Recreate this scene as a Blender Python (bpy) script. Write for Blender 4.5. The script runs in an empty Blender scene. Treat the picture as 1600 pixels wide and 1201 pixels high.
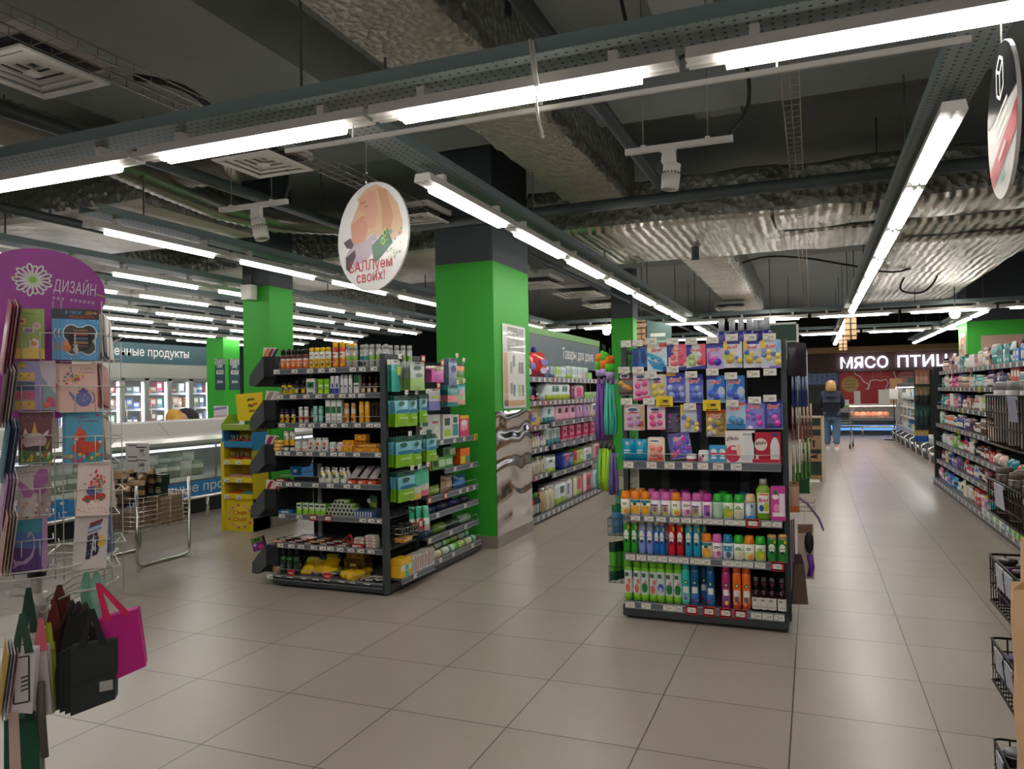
import bpy,math,random
from mathutils import Vector,Matrix
SC=bpy.context.scene
COL=SC.collection
PI=math.pi
rnd=random.Random(11)

# ------------------------------------------------------------------ camera, world, exposure
FPX,YAW,PIT,ROL,CAMH=1178.14,0.378877,0.0117918,-0.0175152,1.5118
_cy,_sy=math.cos(YAW),math.sin(YAW)
FW=Vector((-_sy*math.cos(PIT),_cy*math.cos(PIT),math.sin(PIT)))
_r=Vector((_cy,_sy,0));_u=_r.cross(FW)
RT=_r*math.cos(ROL)+_u*math.sin(ROL)
UP=_u*math.cos(ROL)-_r*math.sin(ROL)
CAM=Vector((0,0,CAMH))
cd=bpy.data.cameras.new('camera');cam=bpy.data.objects.new('camera',cd);COL.objects.link(cam)
cd.sensor_fit='HORIZONTAL';cd.sensor_width=36.0;cd.lens=FPX/1600*36;cd.clip_start=.05;cd.clip_end=200
mw=Matrix(((RT.x,UP.x,-FW.x,0),(RT.y,UP.y,-FW.y,0),(RT.z,UP.z,-FW.z,CAMH),(0,0,0,1)))
cam.matrix_world=mw
SC.camera=cam
wd=bpy.data.worlds.new('world');SC.world=wd;wd.use_nodes=True
wd.node_tree.nodes['Background'].inputs[0].default_value=(.8,.85,1,1)
wd.node_tree.nodes['Background'].inputs[1].default_value=.02
SC.view_settings.view_transform='Standard';SC.view_settings.look='None'
SC.view_settings.gamma=1;SC.view_settings.use_curve_mapping=False
SC.view_settings.exposure=0.8
TUBE_E=13.0        # emission of the ceiling tubes

def ray(px,py):return FW+RT*((px-800)/FPX)-UP*((py-600.5)/FPX)
def atY(px,py,y):d=ray(px,py);return CAM+d*(y/d.y)
def atX(px,py,x):d=ray(px,py);return CAM+d*(x/d.x)
def atZ(px,py,z):d=ray(px,py);return CAM+d*((z-CAMH)/d.z)

# ------------------------------------------------------------------ materials
_mc={}
def lin(h):
    o=[]
    for i in (0,2,4):
        c=int(h[i:i+2],16)/255
        o.append(c/12.92 if c<=.04045 else ((c+.055)/1.055)**2.4)
    return (*o,1)
def M(h,rough=.45,metal=0.,emit=0.,alpha=1.,trans=0.):
    k=(h,rough,metal,emit,alpha,trans)
    if k in _mc:return _mc[k]
    m=bpy.data.materials.new('mat_'+h);m.use_nodes=True
    b=m.node_tree.nodes['Principled BSDF']
    b.inputs['Base Color'].default_value=lin(h);b.inputs['Roughness'].default_value=rough
    b.inputs['Metallic'].default_value=metal
    if emit:
        b.inputs['Emission Color'].default_value=lin(h);b.inputs['Emission Strength'].default_value=emit
    if alpha<1:b.inputs['Alpha'].default_value=alpha
    if trans:b.inputs['Transmission Weight'].default_value=trans;b.inputs['IOR'].default_value=1.2
    _mc[k]=m
    return m
def nodemat(name):
    m=bpy.data.materials.new(name);m.use_nodes=True
    nt=m.node_tree
    return m,nt,nt.nodes['Principled BSDF']
def N(nt,t,**kw):
    n=nt.nodes.new(t)
    for k,v in kw.items():setattr(n,k,v)
    return n
def math_(nt,op,a,b=None):
    n=N(nt,'ShaderNodeMath',operation=op)
    for i,v in enumerate((a,b)):
        if v is None:continue
        if isinstance(v,(int,float)):n.inputs[i].default_value=v
        else:nt.links.new(v,n.inputs[i])
    return n.outputs[0]
def mix_(nt,fac,a,b):
    n=N(nt,'ShaderNodeMix',data_type='RGBA')
    nt.links.new(fac,n.inputs['Factor'])
    for s,v in (('A',a),('B',b)):
        i=[x for x in n.inputs if x.name==s and x.type=='RGBA'][0]
        if isinstance(v,tuple):i.default_value=v
        else:nt.links.new(v,i)
    return [x for x in n.outputs if x.type=='RGBA'][0]

def floor_mat():
    m,nt,b=nodemat('floor_tiles')
    g=N(nt,'ShaderNodeNewGeometry');s=N(nt,'ShaderNodeSeparateXYZ');nt.links.new(g.outputs['Position'],s.inputs[0])
    masks=[];cells=[]
    for ax,off in ((0,2.5185),(1,-2.5698)):
        t=math_(nt,'DIVIDE',math_(nt,'ADD',s.outputs[ax],off),.6)
        fr=math_(nt,'FRACT',t);cells.append(math_(nt,'FLOOR',t))
        d=math_(nt,'ABSOLUTE',math_(nt,'SUBTRACT',fr,.5))
        masks.append(math_(nt,'GREATER_THAN',d,.5-.0046))
    gr=math_(nt,'MAXIMUM',masks[0],masks[1])
    cmb=N(nt,'ShaderNodeCombineXYZ');nt.links.new(cells[0],cmb.inputs[0]);nt.links.new(cells[1],cmb.inputs[1])
    wn=N(nt,'ShaderNodeTexWhiteNoise');nt.links.new(cmb.outputs[0],wn.inputs['Vector'])
    no=N(nt,'ShaderNodeTexNoise');no.inputs['Scale'].default_value=3;no.inputs['Detail'].default_value=6
    nt.links.new(g.outputs['Position'],no.inputs['Vector'])
    v=math_(nt,'ADD',math_(nt,'MULTIPLY',wn.outputs[0],.5),math_(nt,'MULTIPLY',no.outputs[0],.5))
    tile=mix_(nt,v,lin('958b81'),lin('a1978d'))
    col=mix_(nt,gr,tile,lin('2f2924'))
    nt.links.new(col,b.inputs['Base Color'])
    n2=N(nt,'ShaderNodeTexNoise');n2.inputs['Scale'].default_value=1.3;nt.links.new(g.outputs['Position'],n2.inputs['Vector'])
    mr=N(nt,'ShaderNodeMapRange');mr.inputs['To Min'].default_value=.26;mr.inputs['To Max'].default_value=.36
    nt.links.new(n2.outputs[0],mr.inputs['Value']);nt.links.new(mr.outputs[0],b.inputs['Roughness'])
    b.inputs['Specular IOR Level'].default_value=.5
    return m
def foil_mat(name,base,bump,sc,seam=0.):
    m,nt,b=nodemat(name)
    tc=N(nt,'ShaderNodeTexCoord')
    n1=N(nt,'ShaderNodeTexNoise');n1.inputs['Scale'].default_value=sc;n1.inputs['Detail'].default_value=8
    nt.links.new(tc.outputs['Object'],n1.inputs['Vector'])
    vo=N(nt,'ShaderNodeTexVoronoi');vo.inputs['Scale'].default_value=sc*1.6
    nt.links.new(tc.outputs['Object'],vo.inputs['Vector'])
    h=math_(nt,'ADD',n1.outputs[0],vo.outputs[0])
    if seam:      # pressed ribs and taped seams of the sheet cladding
        wv=N(nt,'ShaderNodeTexWave');wv.inputs['Scale'].default_value=seam;wv.inputs['Distortion'].default_value=2.5;wv.inputs['Detail'].default_value=3
        nt.links.new(tc.outputs['Object'],wv.inputs['Vector']);h=math_(nt,'ADD',n1.outputs[0],math_(nt,'MULTIPLY',wv.outputs['Fac'],1.6))
    bp=N(nt,'ShaderNodeBump');bp.inputs['Strength'].default_value=bump;bp.inputs['Distance'].default_value=.03
    nt.links.new(h,bp.inputs['Height']);nt.links.new(bp.outputs[0],b.inputs['Normal'])
    c=mix_(nt,n1.outputs[0],tuple(x*.55 for x in lin(base)[:3])+(1,),lin(base))
    nt.links.new(c,b.inputs['Base Color'])
    b.inputs['Metallic'].default_value=.75 if seam else .55;b.inputs['Roughness'].default_value=.33 if seam else .42
    return m
def perf_mat():
    m,nt,b=nodemat('perforated_steel')
    g=N(nt,'ShaderNodeNewGeometry');s=N(nt,'ShaderNodeSeparateXYZ');nt.links.new(g.outputs['Position'],s.inputs[0])
    sn=N(nt,'ShaderNodeSeparateXYZ');nt.links.new(g.outputs['Normal'],sn.inputs[0])
    fx=math_(nt,'ABSOLUTE',math_(nt,'SUBTRACT',math_(nt,'FRACT',math_(nt,'DIVIDE',s.outputs[0],.045)),.5))
    fy=math_(nt,'ABSOLUTE',math_(nt,'SUBTRACT',math_(nt,'FRACT',math_(nt,'DIVIDE',s.outputs[1],.045)),.5))
    dd=math_(nt,'ADD',math_(nt,'MULTIPLY',fx,fx),math_(nt,'MULTIPLY',fy,fy))
    hole=math_(nt,'MULTIPLY',math_(nt,'LESS_THAN',dd,.028),math_(nt,'GREATER_THAN',math_(nt,'ABSOLUTE',sn.outputs[2]),.5))
    col=mix_(nt,hole,lin('8a9696'),lin('15191a'))
    nt.links.new(col,b.inputs['Base Color']);b.inputs['Metallic'].default_value=.2;b.inputs['Roughness'].default_value=.5
    return m
def mirror_steel():
    m,nt,b=nodemat('wavy_steel')
    tc=N(nt,'ShaderNodeTexCoord')
    n1=N(nt,'ShaderNodeTexWave',bands_direction='Z');n1.inputs['Scale'].default_value=1.1;n1.inputs['Distortion'].default_value=3.5;n1.inputs['Detail'].default_value=1;n1.inputs['Detail Scale'].default_value=1.6
    nt.links.new(tc.outputs['Object'],n1.inputs['Vector'])
    bp=N(nt,'ShaderNodeBump');bp.inputs['Strength'].default_value=.32;bp.inputs['Distance'].default_value=.045
    nt.links.new(n1.outputs['Fac'],bp.inputs['Height']);nt.links.new(bp.outputs[0],b.inputs['Normal'])
    b.inputs['Base Color'].default_value=lin('b5ada8');b.inputs['Metallic'].default_value=1;b.inputs['Roughness'].default_value=.09
    return m
FLOOR=floor_mat()
FOIL=foil_mat('foil_wrap','d8cfc4',1.0,14)
FOIL_S=foil_mat('foil_sheet','e6e0d6',.55,5,3.2)
FOIL_L=foil_mat('foil_pale','dcd6cc',.3,4)
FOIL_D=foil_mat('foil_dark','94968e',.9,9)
PERF=perf_mat()
WAVY=mirror_steel()
STEELD=M('3f474b',.5,.1);BLACKM=M('15181a',.55);CHROME=M('d9d7d3',.18,1);WIRE=M('cfcfcc',.3,.6)
DARKW=M('2a2422',.4,.5);WHITE=M('e8e8e4',.5);LIP=M('6d737c',.35,.2);TAG=M('e9e6dc',.5)
GREEN=M('33a92c',.6);INK=M('24262a',.6)
CEIL=M('a6aca9',.85);CEILD=M('8e9494',.9);TRAYD=M('6f7f82',.6,.1)
TUBE=M('fffaf3',.5,0,TUBE_E)

# ------------------------------------------------------------------ mesh builder
class MB:
    def __init__(s):s.v=[];s.f=[];s.fm=[];s.sm=[];s.mats=[];s.T=None
    def mi(s,m):
        if m not in s.mats:s.mats.append(m)
        return s.mats.index(m)
    def add(s,vs,fs,m,smooth=False):
        o=len(s.v)
        if s.T is not None:vs=[s.T @ Vector(p) for p in vs]
        s.v.extend([tuple(p) for p in vs])
        many=isinstance(m,list)
        for i,f in enumerate(fs):
            s.f.append([o+k for k in f]);s.fm.append(s.mi(m[i] if many else m));s.sm.append(smooth)
        return s
    def box(s,x0,x1,y0,y1,z0,z1,m):
        v=[(x,y,z) for z in (z0,z1) for y in (y0,y1) for x in (x0,x1)]
        return s.add(v,[(0,2,3,1),(4,5,7,6),(0,1,5,4),(2,6,7,3),(0,4,6,2),(1,3,7,5)],m)
    def cbox(s,x,y,z,w,d,h,m):return s.box(x-w/2,x+w/2,y-d/2,y+d/2,z,z+h,m)
    def poly(s,pts,m):return s.add(pts,[tuple(range(len(pts)))],m)
    def prism(s,pts,axis,a0,a1,m,ms=None):
        # pts: 2D outline, counter-clockwise; axis 'x','y','z' extruded from a0 to a1
        def P(p,a):return {'x':(a,p[0],p[1]),'y':(p[0],a,p[1]),'z':(p[0],p[1],a)}[axis]
        n=len(pts);v=[P(p,a0) for p in pts]+[P(p,a1) for p in pts]
        f=[tuple(range(n)),tuple(range(2*n-1,n-1,-1))]+[(i,(i+1) % n,n+(i+1) % n,n+i) for i in range(n)]
        if axis != 'y':f=[tuple(reversed(q)) for q in f]
        return s.add(v,f,[m,m]+[ms or m]*n)
    def lathe(s,prof,ms,n=12,c=(0,0),sy=1.,smooth=True,axis='z'):
        # prof [(r,z)...] bottom to top; ms one material, or one per segment
        vs=[];fs=[];mm=[]
        for r,z in prof:
            for k in range(n):
                a=2*PI*k/n
                p=(c[0]+r*math.cos(a),c[1]+r*sy*math.sin(a),z)
                if axis=='x':p=(z,p[0],p[1])
                if axis=='y':p=(p[0],z,p[1])
                vs.append(p)
        for i in range(len(prof)-1):
            for k in range(n):
                q=(i*n+k,i*n+(k+1) % n,(i+1)*n+(k+1) % n,(i+1)*n+k)
                fs.append(q if axis != 'y' else q[::-1]);mm.append(ms[min(i,len(ms)-1)] if isinstance(ms,list) else ms)
        a0=tuple(range(n-1,-1,-1));a1=tuple(range((len(prof)-1)*n,len(prof)*n))
        if axis=='y':a0=a0[::-1];a1=a1[::-1]
        fs+=[a0,a1]
        mm+=[mm[0],mm[-1]]
        return s.add(vs,fs,mm,smooth)
    def tube(s,pts,r,m,n=6,closed=False):
        pts=[Vector(p) for p in pts];N_=len(pts);vs=[];fs=[]
        prev=None
        for i,p in enumerate(pts):
            a=pts[i-1] if (i>0 or closed) else p
            b=pts[(i+1) % N_] if (i<N_-1 or closed) else p
            t=(b-a)
            t=t.normalized() if t.length>1e-9 else Vector((0,0,1))
            if prev is None:
                u=t.orthogonal().normalized()
            else:
                u=(prev-t*prev.dot(t))
                u=u.normalized() if u.length>1e-6 else t.orthogonal().normalized()
            prev=u;w=t.cross(u)
            rr=r[i] if isinstance(r,(list,tuple)) else r
            for k in range(n):
                an=2*PI*k/n;vs.append(p+(u*math.cos(an)+w*math.sin(an))*rr)
        for i in range(N_ if closed else N_-1):
            j=(i+1) % N_
            for k in range(n):fs.append((i*n+k,i*n+(k+1) % n,j*n+(k+1) % n,j*n+k))
        if not closed:fs+=[tuple(range(n-1,-1,-1)),tuple(range((N_-1)*n,N_*n))]
        return s.add(vs,fs,m,True)
    def ball(s,c,r,m,n=8,k=5,sz=1.,sy=1.):
        pr=[(max(r*math.sin(PI*i/k),r*.02),c[2]-r*sz*math.cos(PI*i/k)) for i in range(k+1)]
        return s.lathe(pr,m,n,(c[0],c[1]),sy)
    # flat marks on a front face at y=yf (front looks to -y)
    def rect(s,x0,x1,z0,z1,yf,m):return s.poly([(x0,yf,z0),(x1,yf,z0),(x1,yf,z1),(x0,yf,z1)],m)
    def ell(s,cx,cz,rx,rz,yf,m,n=14):return s.poly([(cx+rx*math.cos(2*PI*k/n),yf,cz+rz*math.sin(2*PI*k/n)) for k in range(n)],m)
    def shape(s,pts,yf,m):return s.poly([(p[0],yf,p[1]) for p in pts],m)
    def line(s,x0,z0,x1,z1,w,yf,m):
        d=Vector((x1-x0,z1-z0));
        if d.length<1e-9:return s
        n=Vector((-d.y,d.x)).normalized()*w/2
        return s.poly([(x0-n.x,yf,z0-n.y),(x1-n.x,yf,z1-n.y),(x1+n.x,yf,z1+n.y),(x0+n.x,yf,z0+n.y)],m)
    # mark wrapped on a cylinder of radius r (front at -y), u along the girth
    def wrap(s,u0,u1,z0,z1,r,m,ell=False,n=6,sy=1.):
        vs=[]
        for i in range(n+1):
            t=i/n;u=u0+(u1-u0)*t;e=1.
            if ell:e=max(.02,math.sqrt(max(0,1-(2*t-1)**2)))
            zc,hz=(z0+z1)/2,(z1-z0)/2*e
            a=u/r;x,y=r*math.sin(a),-r*sy*math.cos(a)
            vs+=[(x,y,zc-hz),(x,y,zc+hz)]
        return s.add(vs,[(2*i,2*i+2,2*i+3,2*i+1) for i in range(n)],m,False)
    def text(s,t,size,x,z,yf,m,align='C',shear=0.,sx=1.,bold=0.,rot=0.):
        vs,fs=text_geo(t,bold)
        xs=[p[0] for p in vs];w=(max(xs)+min(xs)) if xs else 0
        off=w/2 if align=='C' else 0
        c_,s_=math.cos(rot),math.sin(rot);q=[]
        for p in vs:
            a,b=(p[0]-off+shear*p[1])*size*sx,p[1]*size
            q.append((x+a*c_-b*s_,yf,z+a*s_+b*c_))
        return s.add(q,fs,m)
    def build(s,name,parent=None,loc=None,rz=0.):
        me=bpy.data.meshes.new(name);me.from_pydata(s.v,[],s.f)
        for m in s.mats:me.materials.append(m)
        if s.f:
            me.polygons.foreach_set('material_index',s.fm);me.polygons.foreach_set('use_smooth',s.sm)
        me.update()
        o=bpy.data.objects.new(name,me);COL.objects.link(o)
        if parent is not None:o.parent=parent
        if loc is not None:o.location=loc
        if rz:o.rotation_euler.z=rz
        return o
_tg={}
def text_geo(t,bold=0.):
    k=(t,bold)
    if k not in _tg:
        c=bpy.data.curves.new('t','FONT');c.body=t;c.resolution_u=2;c.offset=bold
        o=bpy.data.objects.new('t',c);COL.objects.link(o);bpy.context.view_layer.update()
        me=bpy.data.meshes.new_from_object(o.evaluated_get(bpy.context.evaluated_depsgraph_get()))
        _tg[k]=([tuple(v.co) for v in me.vertices],[tuple(p.vertices) for p in me.polygons])
        bpy.data.objects.remove(o);bpy.data.curves.remove(c);bpy.data.meshes.remove(me)
    return _tg[k]

# ------------------------------------------------------------------ things, parts, copies
LABELS={}
def tag(o,label,cat,group=None,kind=None):
    o['label']=label;o['category']=cat
    if group:o['group']=group
    if kind:o['kind']=kind
    LABELS.setdefault(label,[]).append(o)
    return o
def struct(name,mb,loc=None,rz=0.,parent=None,label=None):
    o=mb.build(name,parent,loc,rz)
    if parent is None:o['kind']='structure';o['label']=label or name.replace('_',' ')
    return o
def empty(name,loc=(0,0,0),rz=0.):
    e=bpy.data.objects.new(name,None);COL.objects.link(e);e.location=loc;e.rotation_euler.z=rz
    e.empty_display_size=.05
    return e
def thing(name,label,cat,loc=(0,0,0),rz=0.,group=None):return tag(empty(name,loc,rz),label,cat,group)
_proto={}
def inst(key,name,fn,loc,rz,label,cat,group=None,tilt=None):
    """one thing of a kind: the first is built with fn() -> [(part, MB, [subparts])], the rest are copies of it and of its parts"""
    pr=_proto.get(key)
    if pr is None:
        parts=fn()
        if len(parts)==1:o=parts[0][1].build(name);pr=_proto[key]=o.data;bpy.data.objects.remove(o)
    if isinstance(pr,bpy.types.Mesh):     # a thing of one piece is that mesh itself
        e=bpy.data.objects.new(name,pr);COL.objects.link(e);e.location=loc;e.rotation_euler=tilt or (0,0,rz)
        return tag(e,label,cat,group)
    e=thing(name,label,cat,loc,rz,group)
    if tilt:e.rotation_euler=tilt
    if pr is None:
        objs=[]
        for p in parts:
            o=p[1].build(p[0],e);subs=[q[1].build(q[0],o) for q in (p[2] if len(p)>2 else [])]
            objs.append((o,subs))
        _proto[key]=objs
    else:
        for o,subs in _proto[key]:
            c=o.copy();COL.objects.link(c);c.parent=e
            for q in subs:
                d=q.copy();COL.objects.link(d);d.parent=c
    return e
ORD='first second third fourth fifth sixth seventh eighth ninth tenth eleventh twelfth thirteenth fourteenth fifteenth sixteenth seventeenth eighteenth nineteenth twentieth'.split()
def ordinals(descs,tail,anchor):
    """labels that single out each member of a left-to-right row"""
    cnt={};seen={};out=[]
    for d in descs:cnt[d]=cnt.get(d,0)+1
    for d in descs:
        k=seen.get(d,0);seen[d]=k+1
        if cnt[d]==1:out.append(d+' '+tail)
        else:out.append(ORD[k]+' '+d+' from '+anchor+' '+tail)
    return out
# ================================================================== the setting
b=MB();b.box(-14.6,7,-3.2,30.2,-.1,0,FLOOR);struct('floor',b)
b=MB();b.box(-14.6,7,-3.2,30.2,4.25,4.4,CEIL);struct('ceiling',b)
b=MB();b.box(-14.8,-14.6,-3.2,30.2,0,4.3,M('3a4a4c',.8));struct('wall_left',b)
b=MB();b.box(7,7.2,-3.2,30.2,0,4.3,M('5a5c58',.8));struct('wall_right',b)
b=MB();b.box(-14.6,7,-3.4,-3.2,0,4.3,M('6a6a64',.8));struct('wall_front',b)
b=MB();b.box(-14.6,7,30.2,30.4,0,4.3,M('1c1a1a',.8));struct('wall_back',b)
def beam(label,x0,x1,y0,y1,z0,m=CEIL):
    q=MB();q.box(x0,x1,y0,y1,z0,4.25,m);return struct('ceiling_beam',q,label=label)
beam('broad pale beam over the foreground',-5.3,-3.3,-3.2,5.6,3.82,M('9aa09d',.85));beam('narrow beam beside the crumpled duct',-.95,-.55,-3.2,7.2,4.05);beam('dark beam across the hall before the near column',-14.6,7,5.7,6.2,3.75,CEILD);beam('dark beam across the hall by the far columns',-14.6,7,12.6,13.3,3.7,CEILD)
def column(label,x0,x1,y0,y1,zg=2.82,plinth=True):
    q=MB();q.box(x0,x1,y0,y1,0,zg,GREEN);q.box(x0,x1,y0,y1,zg,4.25,M('434a50',.6))
    o=struct('column',q,label=label)
    if plinth:
        p=MB();p.box(x0-.012,x1+.012,y0-.012,y1+.012,0,.115,M('8f877e',.4));struct('plinth',p,parent=o)
    return o
c1=column('large green column with steel cladding behind the shoe care stand',-3.52,-2.89,6.80,7.79);column('green column behind the yellow candy display',-6.26,-5.87,7.13,7.56);column('far green column with barcode signs by the freezers',-12.2,-11.74,12.75,13.25);column('green column behind the freshener stand',-3.33,-2.94,13.24,13.66)
# wavy steel sheet round the lower part of the near column
z1=atX(800,641,-2.88).z
p=MB();p.box(-2.89,-2.884,6.80,7.79,.115,z1,WAVY);struct('steel_cladding',p,parent=c1)

# ================================================================== ceiling lights on perforated trays
def light_parts(n):
    h=MB();h.prism([(-.06,0),(.06,0),(.05,.05),(-.05,.05)],'x',-.71,.71,M('cfcdc8',.5))
    h.box(-.715,.715,-.006,.006,-.012,0,M('cfcdc8',.5))
    t=MB()
    w=.04 if n==2 else .03
    for s in ((-1,1) if n==2 else (0,)):t.prism([(s*.023-w*.5,0),(s*.023-w*.5,-.022),(s*.023-w*.3,-.034),(s*.023+w*.3,-.034),(s*.023+w*.5,-.022),(s*.023+w*.5,0)][::-1],'x',-.56,.56,TUBE)
    o=[('housing',h),('tube',t)]
    for x in (-.45,.45):
        k=MB();k.box(x-.02,x+.02,-.025,.025,.05,.105,M('d2cfca',.5));o.append(('clip',k))
    return o
def lights(row,pts,axis,n=2):
    for i,(x,y) in enumerate(pts):
        inst('light%d' % n,'ceiling_light',lambda:light_parts(n),(x,y,2.82),0 if axis=='x' else PI/2,row % ORD[i] if i<20 else row % 'last','ceiling light','tube lights in '+row.split(' in ')[-1])
def tray(label,axis,c,a0,a1):
    e=thing('ceiling_light_tray',label,'cable tray',(0,0,0))
    q=MB()
    def B(u0,u1,w0,w1,z0,z1,m):q.box(*((u0,u1,w0,w1) if axis=='x' else (w0,w1,u0,u1)),z0,z1,m)
    B(a0,a1,c-.1,c+.1,2.925,2.93,PERF);B(a0,a1,c-.104,c-.1,2.925,2.985,TRAYD);B(a0,a1,c+.1,c+.104,2.925,2.985,TRAYD)
    q.build('channel',e)
    u=a0+.5
    while u<a1:
        r=MB();x,y=(u,c) if axis=='x' else (c,u)
        r.tube([(x,y,2.93),(x,y,4.25)],.007,M('4a4e4c',.5),5);r.build('hanging_rod',e);u+=2.4
    return e
lights('%s tube light from freezer hall side in the row across the foreground',[(x,3.07) for x in (-4.12,-2.64,-1.19,.27,1.75)],'x')
tray('dark perforated tray carrying the light row across the foreground','x',3.05,-5.2,2.6)
lights('%s added tube light from freezer hall side in the unseen row behind the viewer',[(x,.2) for x in (-4.12,-2.64,-1.19,.27,1.75)],'x')  # unseen row, added to brighten the card spinner and stand fronts
lights('%s added tube light from freezer hall side in the farther unseen row behind the viewer',[(x,-2.4) for x in (-4.12,-2.64,-1.19,.27,1.75)],'x')  # second unseen row, added for more frontal light on upright faces
my=[4.79,6.26,7.69,9.19,10.66,12.14,13.6,16.4,17.9,19.4,20.9,22.4]
lights('%s tube light from near end in the row past the near green column',[(-2.19,y) for y in my],'y')
tray('dark perforated tray running past the near green column','y',-2.19,3.16,24)
lights('%s tube light from near end in the row above the meat aisle',[(.655,y) for y in (4.82,6.26,7.72,9.2,10.68,12.15,13.6,16.4,17.9,19.4,20.9,22.4,23.9)],'y')
tray('dark perforated tray running above the meat aisle','y',.655,3.16,25)
lights('%s tube light from near end in the short row before the green block',[(2.85,15.9+1.48*i) for i in range(7)],'y')
tray('dark perforated tray of the short light row before the green block','y',2.85,15.05,26)
lights('%s tube light from freezer hall side in the far cross row',[(-5.2+1.48*i,14.87) for i in range(8)],'x')
tray('dark perforated tray of the far cross light row','x',14.87,-6,6.5)
lights('%s tube light from freezer hall side in the cross row before meat counter',[(-2.6+1.48*i,19.6) for i in range(6)],'x')
tray('dark perforated tray of the farthest cross light row','x',19.6,-3.4,6.5)
for k,(x,y0) in enumerate(((-5.02,4.78),(-6.63,4.75),(-7.75,4.61),(-9.1,4.64),(-10.25,4.5),(-11.6,4.4),(-12.9,4.3))):
    lights('%%s tube light from near end in the %s freezer hall row' % ORD[k],[(x,y0+1.48*i) for i in range(7 if k<4 else 8)],'y',1)
    tray('dark tray of the %s light row in the freezer hall' % ORD[k],'y',x,y0-.7,y0+11)

# ================================================================== ducts, pipes and cables under the ceiling
def wrapped_duct(label,axis,a0,a1,c0,c1,z0,z1,mb_,ms_,jit=.012,step=.16,r=.08,cap=True):
    rg=random.Random(hash(label) % 1000 if False else len(label))
    q=MB();n=max(2,int((a1-a0)/step));pr=[]
    for (cx,cz,t0) in ((c1-r,z0+r,-90),(c1-r,z1-r,0),(c0+r,z1-r,90),(c0+r,z0+r,180)):
        for k in range(4):
            a=math.radians(t0+30*k);pr.append((cx+r*math.cos(a),cz+r*math.sin(a)))
    L=len(pr);vs=[];fs=[];mm=[]
    for i in range(n+1):
        u=a0+(a1-a0)*i/n
        for (w,z) in pr:
            w+=rg.uniform(-jit,jit);z+=rg.uniform(-jit,jit)
            vs.append((w,u,z) if axis=='y' else (u,w,z))
    for i in range(n):
        for k in range(L):
            f=(i*L+k,i*L+(k+1) % L,(i+1)*L+(k+1) % L,(i+1)*L+k)
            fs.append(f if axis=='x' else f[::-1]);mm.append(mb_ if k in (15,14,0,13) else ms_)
    fs+=[tuple(range(L)),tuple(range(n*L,(n+1)*L))];mm+=[ms_,ms_]
    q.add(vs,fs,mm,True)
    o=q.build('ceiling_duct');tag(o,label,'duct');return o
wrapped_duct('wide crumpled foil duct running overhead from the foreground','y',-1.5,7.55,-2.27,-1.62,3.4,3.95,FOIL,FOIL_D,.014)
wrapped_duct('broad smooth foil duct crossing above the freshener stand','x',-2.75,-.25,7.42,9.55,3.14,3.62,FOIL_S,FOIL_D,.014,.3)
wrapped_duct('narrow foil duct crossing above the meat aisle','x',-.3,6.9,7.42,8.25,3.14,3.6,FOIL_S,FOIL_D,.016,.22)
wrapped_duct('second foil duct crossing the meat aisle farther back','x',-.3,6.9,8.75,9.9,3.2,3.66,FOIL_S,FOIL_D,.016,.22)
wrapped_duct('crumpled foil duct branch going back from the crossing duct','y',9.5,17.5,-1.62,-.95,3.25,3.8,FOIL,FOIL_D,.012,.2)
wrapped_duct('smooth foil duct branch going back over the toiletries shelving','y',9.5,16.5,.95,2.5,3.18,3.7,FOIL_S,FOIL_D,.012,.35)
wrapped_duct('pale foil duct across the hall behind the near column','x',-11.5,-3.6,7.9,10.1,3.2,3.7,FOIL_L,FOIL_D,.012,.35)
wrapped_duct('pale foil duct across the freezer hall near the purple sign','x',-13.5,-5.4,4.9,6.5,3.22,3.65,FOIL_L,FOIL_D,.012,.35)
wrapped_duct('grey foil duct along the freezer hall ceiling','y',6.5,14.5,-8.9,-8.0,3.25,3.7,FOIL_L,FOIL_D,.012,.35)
def flex(label,pts,r):
    q=MB();P=[Vector(p) for p in pts];ring=[];
    S=[]
    for i in range(len(P)-1):
        n=max(2,int((P[i+1]-P[i]).length/.045))
        S+=[P[i].lerp(P[i+1],k/n) for k in range(n)]
    S.append(P[-1])
    q.tube(S,[r*(1.06 if i % 2 else .95) for i in range(len(S))],M('a9a59c',.32,.8),12)
    o=q.build('ceiling_flexible_duct');return tag(o,label,'duct')
flex('thick silver flexible duct behind the square grille of the foreground',[atZ(-140,150,3.45),atZ(40,205,3.45),atZ(150,235,3.5),atZ(235,240,3.7)],.17)
flex('ribbed silver flexible duct curving behind the track spotlight near the round sign',[atZ(150,240,3.4),atZ(250,285,3.38),atZ(345,325,3.36),atZ(430,345,3.36),atZ(540,350,3.4)],.12)
flex('ribbed silver flexible duct beside the round hanging sign',[atZ(200,245,3.6),atZ(290,268,3.5),atZ(370,262,3.5)],.14)
def pipe(label,pts,r,m=M('3a4343',.55),name='ceiling_pipe'):
    q=MB();q.tube(pts,r,m,10);o=q.build(name);return tag(o,label,'pipe' if 'pipe' in name else 'cable')
pipe('dark grey pipe running back beside the wide crumpled duct',[(-1.21,-1,3.32),(-1.21,8.6,3.32),(-1.21,8.75,3.25),(-1.21,8.78,3.0)],.045)
pipe('dark grey pipe crossing in front of the broad smooth duct',[(-4.5,6.72,3.22),(6.9,6.72,3.22)],.052)
pipe('thin dark pipe along the pale beam over the foreground grille',[(-4.55,-1,3.3),(-4.55,9,3.3)],.05)
pipe('thin dark pipe above the second freezer hall light row',[(-6.1,0,3.1),(-6.1,14,3.1)],.04)
pipe('thin dark pipe beyond the near green column',[(-3.0,8,3.1),(-3.0,24,3.1)],.035)
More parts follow.
